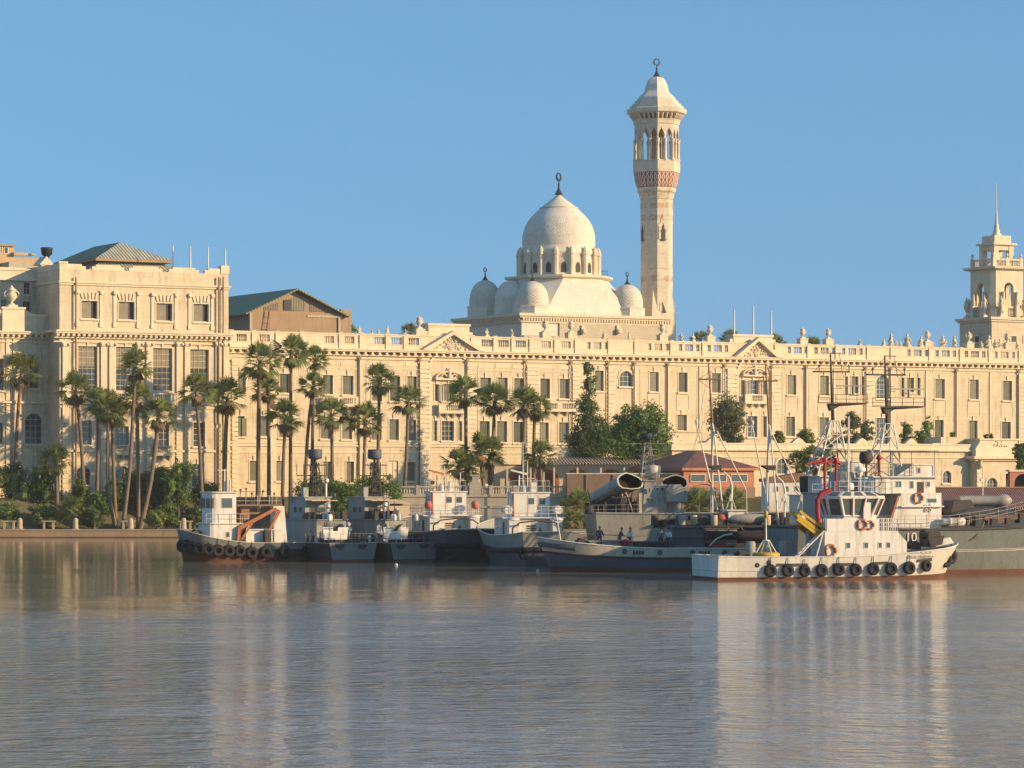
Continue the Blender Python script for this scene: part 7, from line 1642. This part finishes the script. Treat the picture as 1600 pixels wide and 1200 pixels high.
mm = latticemast(t, (U_(1308),0,Z_(743)), (U_(1317),0,Z_(657)), 1.5, .4, 4, M['white'], 'lattice_mast', .07); topmast(mm, U_(1316), Z_(657), 2, f)
put('radar_dish', M['blackgear'], t, lambda m: m.lathe([(.05,-.1),(.6,.1),(.62,.15),(.1,.1)], (U_(1364), -1, Z_(712)), 14, axis='x')); put('exhaust', M['blackgear'], t, lambda m: [m.tube((U_(a), .5, Z_(774)), (U_(a), .5, Z_(744)), .22, n=8) for a in (1270, 1276)])
put('whip_aerial', M['pole'], t, lambda m: m.tube((U_(1330), -1.9, Z_(745)), (U_(1330), -1.9, Z_(650)), .06, .04, 5)); put('radome', M['white'], t, lambda m: m.lathe([(.8,0),(1.15,.5),(1.1,1.2),(.6,1.8),(.05,2.0)], (U_(1295), -1.5, Z_(790)), 18))
# ---------- L : white-cabined launch behind the tripod masts
t, f = mkroot('cabin_boat', 'light grey boat with brown-roofed white cabin behind the right tripod mast', 'boat', 1230, 300, 12)
H = Hull(12, 3.8, 3.9, .6, .1, .08, .0, stern=.9, flare=.8); hull(t, H, [(-.5,0,0),(0,1,0)], [M['shipgrey']], .95); put('rubbing_strake', M['hullcream'], t, lambda m: H.rail(m, .98, .07)); put('rope_line', M['blackgear'], t, lambda m: H.rail(m, .88, .04))
U_ = lambda px: f.u(px, -1.3); Z_ = lambda py: f.z(py, 0, -1.3)
c = cabin(t, U_(1202), U_(1257), -1.3, 1.3, 3.5, Z_(752), M['white'], 'cabin', roof=False, wins=[('-y', U_(a), U_(a+6), Z_(768), Z_(760)) for a in (1210, 1226, 1242)])
put('cabin_roof', M['wood'], c, lambda m: m.prism([(U_(1199), Z_(753)), (U_(1259), Z_(752)), (U_(1260), Z_(741)), (U_(1252), Z_(739)), (U_(1199), Z_(748))], -1.5, 1.5))
railing(t, [(U_(1262),-1.2,4.2),(U_(1300),-.9,4.5)], .8, M['shipgrey'], 2)
# ---------- J : dark ship with two tripod masts
t, f = mkroot('derrick_ship', 'low dark ship with two tripod masts, slanting white booms and boat davits', 'ship', 1165, 273, 10)
H = Hull(22, 6.5, 2.3, .5, .1, .06, .0, stern=.9, flare=.95); hull(t, H, [(-.5,0,0),(0,.75,0),(.75,1,1)], [M['hullblue'], M['hulldark']], .97)
U_ = lambda px, y=0: f.u(px, y); Z_ = lambda py, y=0: f.z(py, 0, y)
put('rubber_fender', M['tyre'], t, lambda m: m.path([(U_(1075,-3), -3.2, 3.1), (U_(1110,-3), -3.5, 3.0), (U_(1180,-3), -3.5, 2.9), (U_(1250,-3), -3.3, 2.9)], .38, 10))
cabin(t, U_(1075,-2), U_(1150,-2), -2.4, 2.4, 2.2, 3.5, M['shipgrey'], 'deckhouse', wins=[('-y', U_(1085,-2), U_(1092,-2), 2.5, 3.1), ('-y', U_(1098,-2), U_(1104,-2), 2.5, 3.1)]); cabin(t, U_(1160,-2), U_(1232,-2), -2.2, 2.2, 2.2, 3.6, M['hullblue'], 'machinery_house')
put('upper_deck', M['hulldark'], t, lambda m: m.box(U_(1060,-2.6), U_(1245,-2.6), -2.7, 2.7, 3.62, 3.8))
rq = random.Random(4); m = MB()
for i in range(34): x, y = rq.uniform(-6, 4.5), rq.uniform(-2.3, 2.2); s = rq.uniform(.12, .45); m.box(x-s, x+s, y-s*.8, y+s*.8, 3.8, 3.8+rq.uniform(.2, .9))
m.build_each('deck_equipment', M['blackgear'], t); put('covered_boat', M['shipgrey'], t, lambda m: m.lathe([(.05,-1.9),(.5,-1.3),(.62,0),(.5,1.3),(.05,1.9)], (U_(1170,-1.5), -1.5, 4.3), 12, axis='x', sy=.8)); put('red_drum', M['buoyred'], t, lambda m: m.lathe([(.0,-.5),(.45,-.45),(.5,0),(.45,.45),(0,.5)], (U_(1128,-1), -1, 4.4), 12, axis='x'))
def tripod(px_top, px_base, topy, midy, basey, cross, seed):
    xt = U_(px_top); o = put('tripod_mast', M['pole'], t, lambda m: (m.tube((U_(px_base),0,3.6), (U_(px_top+6),0,Z_(midy)), .09, .075, 8), m.tube((U_(px_base+14),-1.2,3.6), (U_(px_top+7),0,Z_(midy+4)), .085, .07, 8), m.tube((U_(px_base+4),1.6,3.6), (U_(px_top+6),.1,Z_(midy+4)), .075, .06, 8)))
    put('topmast', M['wood'], o, lambda m: (m.tube((U_(px_top+6),0,Z_(midy+2)), (xt,0,Z_(topy)), .11, .06, 8), m.tube((U_(cross[0]),0,Z_(cross[2])), (U_(cross[1]),0,Z_(cross[2])), .07, n=6), m.tube((U_(cross[0]),0,Z_(cross[2])), (U_(px_top+3),0,Z_(cross[2]-12)), .025, n=4), m.tube((U_(cross[0]),0,Z_(cross[2])), (U_(px_top+4),0,Z_(cross[2]+16)), .025, n=4), m.tube((U_(cross[1]),0,Z_(cross[2])), (U_(px_top+1),0,Z_(cross[2]-14)), .025, n=4)))
    put('crosstree', M['blackgear'], o, lambda m: m.prism([(U_(px_base-10), Z_(727)), (U_(px_base+12), Z_(727)), (U_(px_base+12), Z_(735)), (U_(px_base+2), Z_(733))], -.6, .6)); return o
o1 = tripod(1107, 1113, 567, 659, 790, (1091, 1125, 593), 1); o2 = tripod(1196, 1197, 568, 661, 790, (1183, 1215, 595), 2)
put('boom', M['pole'], t, lambda m: (m.tube((U_(1119),-.3,Z_(674)), (U_(1165),-.3,Z_(767)), .065, .05, 8), m.tube((U_(1165),-.3,Z_(767)), (U_(1166),-.3,3.9), .04, n=5)))
put('boom', M['pole'], t, lambda m: (m.tube((U_(1084),-.6,Z_(656)), (U_(1118),-.6,Z_(796)), .05, .085, 8), m.lathe([(.05,-.25),(.15,0),(.05,.25)], (U_(1086),-.6,Z_(660)), 8)))
put('boom', M['pole'], t, lambda m: (m.tube((U_(1206),-.3,Z_(680)), (U_(1254),-.3,Z_(782)), .065, .05, 8)))
put('boom', M['pole'], t, lambda m: (m.tube((U_(1171),-.6,Z_(657)), (U_(1198),-.6,Z_(800)), .05, .085, 8), m.lathe([(.05,-.25),(.15,0),(.05,.25)], (U_(1173),-.6,Z_(661)), 8)))
for px, k in ((1139, 0), (1222, 1), (1250, 2)):
    x = U_(px,-1.5); zt = Z_((737, 744, 766)[k], -1.5); m = MB(); m.path([(x+.2,-1.5,3.8),(x+.25,-1.5,zt-1.2),(x+.05,-1.5,zt-.5),(x-.45,-1.5,zt)], [.09,.11,.09,.05], 8); [m.tube((x+q,-1.6,Z_(795,-1.5)), (x+.1,-1.6,Z_(772,-1.5)), .04, n=5) for q in (-.25,.55)]; m.box(x-.0, x+.3, -1.7, -1.3, Z_(783,-1.5), Z_(778,-1.5)); m.build('davit', M['pole'], t)
for (a, b) in (((U_(1107),0,Z_(575)), (U_(1060),-1,4.0)), ((U_(1107),0,Z_(600)), (U_(1196),0,Z_(575))), ((U_(1196),0,Z_(575)), (U_(1255),-1,4.0)), ((U_(1107),0,Z_(640)), (U_(1040),1,4.0))): put('stay_wire', M['blackgear'], t, lambda m: m.tube(a, b, .015, n=3))
cabin(t, U_(1140,-2), U_(1165,-2), -1.6, .6, 3.81, 5.0, M['white'], 'deck_locker')
JF = (t, f)
rq = random.Random(77)
for i in range(5):
    x = rq.uniform(-9, 8); y = rq.uniform(-2, 2); put('whip_aerial', M['blackgear'], t, lambda m: m.tube((x, y, 3.8), (x+rq.uniform(-.4,.4), y, rq.uniform(5.5, 7.5)), .025, .012, 4))
for i in range(12):
    x = rq.uniform(-10, 9); put('oil_drum', M[rq.choice(('redpaint','shipgrey','blackgear','hullblue','canvas'))], t, lambda m: m.lathe([(.28,0),(.3,.05),(.3,.8),(.28,.85)], (x, rq.uniform(-2.4,-1.2), 3.8), 10))
for i in range(5):
    x = -8+i*3.4; put('mooring_rope', M['palm_dead'], t, lambda m: m.path([(x, -2.9, 3.7), (x+.7, -3.3, 2.7), (x+1.6, -3.3, 2.5), (x+2.4, -2.9, 3.7)], .05, 5))
# ---------- I : missile boat
t, f = mkroot('missile_boat', 'pale grey missile boat with two big open launch tubes angled upward beside its bridge', 'missile boat', 1150, 291, 9)
H = Hull(26, 6.5, 4.55, .2, .1, .02, .02, stern=.93, flare=.78, xb=.8); hull(t, H, [(-.5,0,1),(0,.25,1),(.25,1,0)], [M['shipgrey'], surf('green_waterline_paint', (.06,.10,.085), .2)], .98)
put('gunwale', M['shipgrey'], t, lambda m: H.rail(m, 1.0, .09)); U_ = lambda px, y=-2: f.u(px, y); Z_ = lambda py, y=-2: f.z(py, 0, y)
rq = random.Random(12)
M['black'] = surf('tube_shade_black', (.012,.012,.013), .2, rough=.9)  # near-black colour paints in the shade inside the launch tubes
def tube_(px0, py0, dy, px1, py1, y0, hw, flip=1, nm='launch_tube'):
    a = Vector((U_(px0,y0+dy), y0+dy, Z_(py0,y0+dy))); b = Vector((U_(px1,y0), y0, Z_(py1,y0))); d = (b-a).normalized(); sd = Vector((0,0,1)).cross(d).normalized(); up = d.cross(sd)
    if sd.x < 0: sd = -sd
    shp = [(-1,-.05),(-.97,.2),(-.8,.38),(-.35,.56),(-.15,.6),(.2,.52),(.75,.30),(.95,.12),(.98,-.08),(.85,-.3),(.55,-.42),(-.1,-.45),(-.75,-.38),(-.95,-.22)]
    shp = [(x*hw*flip, y*hw) for x, y in shp]; n = len(shp)
    def rg(p, k): return [tuple(p+sd*(x*k)+up*(y*k)) for x, y in shp]
    out = MB(); out.loft([rg(a, .72), rg(a+d*.5, .95), rg(b-d*.4, 1.0), rg(b-d*.35, 1.05), rg(b, 1.07), rg(b, .93), rg(b-d*1.2, .90)], caps=False); out.add(rg(a, .72), [tuple(range(n))]); o = out.build(nm, M['shipgrey'], t)
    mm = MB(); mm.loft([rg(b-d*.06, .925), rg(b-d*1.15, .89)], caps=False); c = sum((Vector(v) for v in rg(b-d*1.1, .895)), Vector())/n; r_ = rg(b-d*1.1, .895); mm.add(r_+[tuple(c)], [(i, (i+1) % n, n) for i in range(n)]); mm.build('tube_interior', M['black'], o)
    m2 = MB(); m2.tube(a+d*2-up*hw*.4, Vector((a.x+.8, a.y-1, 4.5)), .12, n=6); m2.tube(b-d*1.5-up*hw*.4, Vector((b.x-1.0, b.y+.9, 4.5)), .14, n=6); m2.tube(b-d*1.0-up*hw*.4, Vector((b.x+.4, b.y+.6, 4.5)), .1, n=6); m2.build('tube_support', M['shipgrey'], o); return o
tube_(934, 782, 4.0, 985, 753, -2.0, 1.45); tube_(1034, 778, 4.0, 1054, 754, .2, 1.25, -1)
cabin(t, U_(1004,-1.6), U_(1030,-1.6), -1.6, 1.6, 4.5, Z_(752,-1.6), M['shipgrey'], 'bridge_tower', taper=.25, wins=[('-y', U_(1016,-1.6), U_(1018.5,-1.6), Z_(784,-1.6), Z_(778,-1.6)), ('-y', U_(1014,-1.6), U_(1016,-1.6), Z_(769,-1.6), Z_(763,-1.6))])
o = put('sloped_house', M['hullcream'], t, lambda m: m.prism([(U_(1020), 4.6), (U_(1053), 4.6), (U_(1053), Z_(775)), (U_(1048), Z_(757)), (U_(1022), Z_(757))], -1.2, 1.4))
for px in (1026, 1035, 1044): m = MB(); m.torus((0,0,0), .17, .05, 12, 6, 'y'); q = m.build('round_port', M['hullcream'], o, loc=(U_(px,-1.2), -1.22, Z_(764,-1.2))); put('pane', M['dark'], q, lambda m: m.lathe([(.15,-.02),(.15,.0)], (0,0,0), 10, axis='y'))
m = MB(); gx = U_(1056, -1.4); m.lathe([(.75,4.55),(.75,5.6),(.95,5.65)], (gx,-1.4,0), 16); m.prism([(gx-1.0, 5.65), (gx+.9, 5.65), (gx+.9, 6.5), (gx+.3, 7.2), (gx-.7, 7.2), (gx-1.0, 6.6)], -2.2, -.6); m.tube((gx+.5,-1.6,6.4), (gx+2.0,-1.8,6.7), .08, n=6); m.build('gun_turret', M['shipgrey'], t)
m = MB(); dx = U_(1026); m.lathe([(.35,Z_(755)),(.35,Z_(748)),(.72,Z_(746)),(.76,Z_(729)),(.66,Z_(727))], (dx,0,0), 12); m.build('radar_housing', M['hullcream'], t)
mx = U_(1018); mm = latticemast(t, (mx,0,Z_(752)), (mx,0,Z_(692)), .7, .25, 6, M['shipgrey'], 'mast', .045)
m = MB(); m.lathe([(.3,0),(.55,.1),(.55,.55),(.3,.6)], (mx,0,Z_(687)), 12); m.tube((mx,0,Z_(692)), (mx,0,Z_(686)), .1, n=6); m.build('mast_sensor', M['hulldark'], mm)
m = MB()
for py, wd in ((693,1.6),(702,1.0),(712,.9)): m.tube((mx-wd,0,Z_(py)), (mx+wd,0,Z_(py)), .04, n=4)
m.build('yardarms', M['shipgrey'], mm)
m = MB()
for i in range(40):
    x, y = U_(rq.uniform(925, 1008)), rq.uniform(-2.5, 2); s = rq.uniform(.08, .3); h = rq.uniform(.3, 1.6); m.box(x-s, x+s, y-s, y+s, 4.55, 4.55+h)
    if i % 4 == 0: m.tube((x,y,4.6), (x+rq.uniform(-.6,.6),y,4.6+h*1.8), .05, n=4)
m.build_each('deck_equipment', M['blackgear'], t); railing(t, [(U_(925,-3),-2.9,4.55),(U_(1000,-3),-3.0,4.6)], .8, M['shipgrey'], 2); put('ladder', M['hullcream'], t, lambda m: (m.box(U_(998,-2), U_(1003,-2), -2.2, -2.0, 4.6, Z_(770)), [m.box(U_(997,-2), U_(998,-2), -2.25, -1.95, 4.7+k*.3, 4.8+k*.3) for k in range(7)]))
# dark rigid dinghy hung between
t, f = mkroot('dinghy', 'small dark green dinghy hanging over the side near the missile boat turret', 'dinghy', 1062, 276, 4)
m = MB(); rg = []
for j in range(11):
    tt = j/10; w = .75*(1-abs(2*tt-.85)**3*.9) if tt > .4 else .7; w = max(.05, w); x = -2.3+4.6*tt; rg.append([(x, -w, 4.1+.25*tt), (x, -w*.6, 3.5+.3*tt*tt), (x, w*.6, 3.5+.3*tt*tt), (x, w, 4.1+.25*tt)])
m.loft(rg, closed=False, caps=False, smooth=True); m.add(rg[0], [(0,1,2,3)]); m.build('hull', surf('dark_green_paint', (.04,.06,.045), .2), t); put('gunwale', M['blackgear'], t, lambda m: (m.path([g[0] for g in rg], .06, 6), m.path([g[3] for g in rg], .06, 6))); put('thwart', M['wood'], t, lambda m: [m.box(x-.12, x+.12, -.6, .6, 3.95, 4.0) for x in (-1.2, 0, 1.1)]); put('lashing', M['blackgear'], t, lambda m: (m.tube((-1.8,0,4.1), (-1.8,0,6.0), .04, n=4), m.tube((1.6,0,4.2), (1.6,0,6.0), .04, n=4)))
# ---------- yellow buoy and cradle
t = thing('buoy', 'round flat yellow buoy with white lifting frame on the white tug stern', 'buoy', G_f.world(G_f.u(1197, -2.0), -2.0, 1.72), 0)
put('float', M['yellow'], t, lambda m: m.lathe([(.95,0),(1.05,.06),(1.05,.3),(.95,.38),(.3,.4)], (0,0,0), 28))
put('lifting_frame', M['pole'], t, lambda m: ([m.tube((.85*math.cos(a), .85*math.sin(a), .38), (.25*math.cos(a), .25*math.sin(a), 1.3), .05, n=6) for a in [k*math.pi/2+.4 for k in range(4)]], m.torus((0,0,1.3), .25, .05, 12, 6, 'z')))
put('lifting_wire', M['pole'], t, lambda m: m.tube((0,0,1.3), (-.02,0,3.3), .07, .05, 6)); put('hook_block', M['yellow'], t, lambda m: m.lathe([(.05,3.0),(.16,3.1),(.16,3.5),(.05,3.6)], (0,0,0), 8))
t = thing('lifting_cradle', 'yellow slatted metal cradle tilted on the white tug aft deck', 'cradle', G_f.world(G_f.u(1263, -.5), -.5, 1.75), R(17))
cr = put('cradle_plate', M['yellow'], t, lambda m: (bar(m, (-1.25,0,3.05), (1.3,0,1.3), .07, .07, .85), bar(m, (-1.3,-.93,3.2), (1.3,-.93,1.4), .12, .12, .04)))
cr = put('cradle_frame', M['yellow'], t, lambda m: (bar(m, (-1.3,-.9,2.9), (1.3,-.9,1.0), .12, .12, .1), bar(m, (-1.3,.9,2.9), (1.3,.9,1.0), .12, .12, .1), bar(m, (-1.1,-.9,3.5), (1.5,-.9,1.7), .1, .1, .1), bar(m, (-1.1,.9,3.5), (1.5,.9,1.7), .1, .1, .1), [m.box(-1.3+2.6*k/9-.1, -1.3+2.6*k/9+.12, -.9, .9, 2.9-1.9*k/9+.25, 2.9-1.9*k/9+.4) for k in range(10)], [m.tube((-1.3+2.6*k/4,-.9,2.9-1.9*k/4), (-1.1+2.6*k/4,-.9,3.5-1.8*k/4), .06, n=5) for k in range(5)]))
put('machinery', M['blackgear'], t, lambda m: [m.lathe([(.2,0),(.22,.3),(.12,.4)], (-.9+k*.6, -.3+.3*(k % 2), 2.9-.42*k), 8) for k in range(4)]); put('stand', M['shipgrey'], t, lambda m: (m.tube((0,0,0), (0,0,2.0), .2, n=10), m.box(-.5,.5,-.5,.5,0,.12)))
# ------------------------------------------------------------------ people on the launch
def skinned(name, verts, edges, rad, mat, parent, lv=1):
    me = bpy.data.meshes.new(name); me.from_pydata(verts, edges, []); o = bpy.data.objects.new(name, me); COL.objects.link(o)
    s = o.modifiers.new('s', 'SKIN'); s.use_smooth_shade = True
    for i, r in enumerate(rad): me.skin_vertices[0].data[i].radius = r if isinstance(r, tuple) else (r, r)
    me.skin_vertices[0].data[0].use_root = True
    b = o.modifiers.new('b', 'SUBSURF'); b.levels = b.render_levels = lv
    bpy.context.view_layer.update(); m2 = bpy.data.meshes.new_from_object(o.evaluated_get(bpy.context.evaluated_depsgraph_get()))
    bpy.data.objects.remove(o); o = bpy.data.objects.new(name, m2); m2.materials.clear(); m2.materials.append(mat); COL.objects.link(o); o.parent = parent; return o
M['skin'] = surf('skin', (.32,.19,.12), .05, rough=.6); M['hair'] = surf('black_hair', (.02,.017,.015), .1)
CL = {'navy': surf('navy_cloth', (.04,.05,.09), .1), 'khaki': surf('khaki_cloth', (.28,.25,.18), .1), 'white': surf('white_shirt', (.7,.69,.66), .05), 'blue': surf('blue_shirt', (.10,.16,.28), .1), 'redc': surf('red_cloth', (.5,.03,.04), .1)}
def person(label, loc, rz, shirt, pants, pose=0, lean=0.0):
    t = thing('person', label, 'person', loc, rz, 'people aboard the boats'); s = 1.0
    armL = [(.20,0,1.42),(.27,-.05,1.16),(.27,-.25,.98),(.27,-.32,.93)] if pose == 0 else [(.20,0,1.42),(.26,-.12,1.18),(.12,-.34,1.12),(.05,-.40,1.12)]
    armR = [(-.20,0,1.42),(-.27,.03,1.15),(-.26,-.08,.90),(-.26,-.11,.84)]
    if pose == 2: armL = [(.20,0,1.42),(.36,-.1,1.55),(.34,-.22,1.78),(.34,-.24,1.85)]
    legs = [[(.10,0,.92),(.12,-.03,.5),(.12,.0,.09),(.12,-.16,.04)], [(-.10,0,.92),(-.13,.04,.5),(-.14,.10,.09),(-.14,-.05,.04)]]
    L = lambda p: (p[0], p[1]-lean*max(0, p[2]-.9), p[2])
    V = [(0,0,.95),(0,0,1.15),(0,0,1.36),(0,-.0,1.48),(0,-.015,1.58),(0,-.02,1.70)]; E = [(0,1),(1,2),(2,3),(3,4),(4,5)]; Rr = [(.14,.10),(.125,.09),(.16,.10),(.06,.06),(.085,.09),(.075,.085)]
    V = [L(v) for v in V]
    for arm in (armL, armR):
        b = len(V); V += [L(p) for p in arm]; E += [(2, b), (b, b+1), (b+1, b+2), (b+2, b+3)]; Rr += [.055, .045, .033, (.035,.018)]
        h = Vector(V[-1]); d = (h-Vector(V[-2])).normalized(); sd = d.orthogonal().normalized()
        for k in range(4):
            b2 = len(V); q = h+sd*(.012*(k-1.5)*2)+d*.035; r_ = q+d*(.045+.01*(k in (1, 2)))+Vector((0,-.012,0)); V += [tuple(q), tuple(r_)]; E += [(b+3, b2), (b2, b2+1)]; Rr += [.009, .007]
        b2 = len(V); V.append(tuple(h+sd*.05+d*.01)); E.append((b+3, b2)); Rr.append(.009)
    for lg in legs:
        b = len(V); V += lg; E += [(0, b), (b, b+1), (b+1, b+2), (b+2, b+3)]; Rr += [.085, .06, .042, .04]
    skinned('body', V, E, Rr, M['skin'], t)
    sv = [L(p) for p in [(0,0,.92),(0,0,1.15),(0,0,1.38),(0,0,1.45)]+armL[:3]+armR[:3]]
    skinned('shirt', sv, [(0,1),(1,2),(2,3),(2,4),(4,5),(5,6),(2,7),(7,8),(8,9)], [(.16,.12),(.145,.11),(.18,.12),(.07,.07),.075,.062,.05,.075,.062,.05], CL[shirt], t)
    pv = [(0,0,.98)]+legs[0][:3]+legs[1][:3]; skinned('trousers', pv, [(0,1),(1,2),(2,3),(0,4),(4,5),(5,6)], [(.155,.115),.105,.08,.065,.105,.08,.065], CL[pants], t)
    hd = L((0,-.02,1.68)); m = MB()
    m.lathe([(.095,-.02),(.103,.04),(.09,.10),(.05,.135),(0,.145)], (hd[0], hd[1]+.018, hd[2]), 12); m.build('hair', M['hair'], t)
    m = MB(); m.lathe([(0,-.02),(.013,0),(0,.02)], (hd[0], hd[1]-.10, hd[2]-.04), 6)
    for s in (-1, 1): m.lathe([(0,-.03),(.018,0),(0,.03)], (hd[0]+s*.088, hd[1], hd[2]-.03), 6)
    m.build('face_features', M['skin'], t); m = MB()
    for s in (-1, 1): m.lathe([(0,-.01),(.012,0),(0,.01)], (hd[0]+s*.035, hd[1]-.088, hd[2]-.01), 6)
    m.tube((hd[0]-.025, hd[1]-.085, hd[2]-.085), (hd[0]+.025, hd[1]-.085, hd[2]-.085), .006, n=5); m.build('eyes_and_mouth', M['hair'], t)
    for lg in legs: p = lg[3]; m = MB(); m.lathe([(.05,-.13),(.052,0),(.04,.13)], (p[0], p[1]+.05, p[2]+.01), 8, axis='y'); m.build('shoe', M['hair'], t)
    return t
t, f, dz = FL
def onF(px, y): return f.world(-f.u(px, 0)*0+0, 0, 0)
def launch_at(px, ylocal):   # deck point under a picture column on the launch
    u = f.u(px, ylocal); return f.world(u, ylocal, 0)
for px, yl, lab, sh_, pt_, pose, rz in ((937, .6, 'dark-clothed person standing near the launch bow, left of the red cloth', 'navy', 'navy', 0, .4), (968, .3, 'person in dark top bending beside the red cloth on the launch', 'navy', 'khaki', 1, 1.2), (985, -.2, 'person in pale shirt directly right of the red cloth', 'white', 'khaki', 0, -.6), (1032, .9, 'person in blue shirt by the launch wheelhouse, left one', 'blue', 'navy', 1, .2), (1044, 1.1, 'person in white shirt by the launch wheelhouse, right one', 'white', 'navy', 0, -.3)):
    w = launch_at(px, yl); w.z = 1.98 if px < 960 else 1.85; person(lab, w, rz, sh_, pt_, pose, .25 if pose == 1 else 0)
w = launch_at(977, .9); m = MB(); rg = []
for j in range(6):
    rg.append([(-.4+.8*j/5, .25*math.sin(j*1.7+k), .1+.75*math.sin(math.pi*(k+.5)/6)*(1-.1*abs(j-2.5))) for k in range(6)])
m.loft(rg, closed=False, caps=False, smooth=True); o = m.build('cloth', CL['redc'], None, loc=(w.x, w.y, 1.9)); tag(o, 'bright red cloth heaped on the deck of the long grey launch', 'cloth')
w = G_f.world(.9, .2, B0+.02); person('person in white shirt inside the bridge of the white tug', w, .5, 'white', 'navy', 0)
# floating specks
for i, (px, py) in enumerate(((619,883),(841,892),(1500,860))):
    if i == 2: continue
    Y = 8*FPX/(py-HOR); o = put('mooring_float', M['white'], None, lambda m: m.lathe([(0,-.12),(.14,-.05),(.15,.05),(.08,.12),(0,.14)], (0,0,0), 10), loc=((px-800)/FPX*Y, Y, .03)); tag(o, ['small white float in the dark water under the second patrol boat', 'small white float in the water below the tug with liferaft drums'][i], 'float')
# ------------------------------------------------------------------ haze
hm = bpy.data.materials.new('haze_air'); hm.use_nodes = True; hn = hm.node_tree; hn.nodes.remove(hn.nodes['Principled BSDF'])
pv = hn.nodes.new('ShaderNodeVolumePrincipled'); pv.inputs['Color'].default_value = (.95, .92, .86, 1); pv.inputs['Density'].default_value = 0.00010; pv.inputs['Anisotropy'].default_value = .1
hn.links.new(pv.outputs[0], hn.nodes['Material Output'].inputs['Volume'])
hz = MB().box(-4200, 4200, -700, 7200, -3.2, 90).build('haze', hm); tag(hz, None, None, None, 'stuff')
bpy.context.view_layer.update()
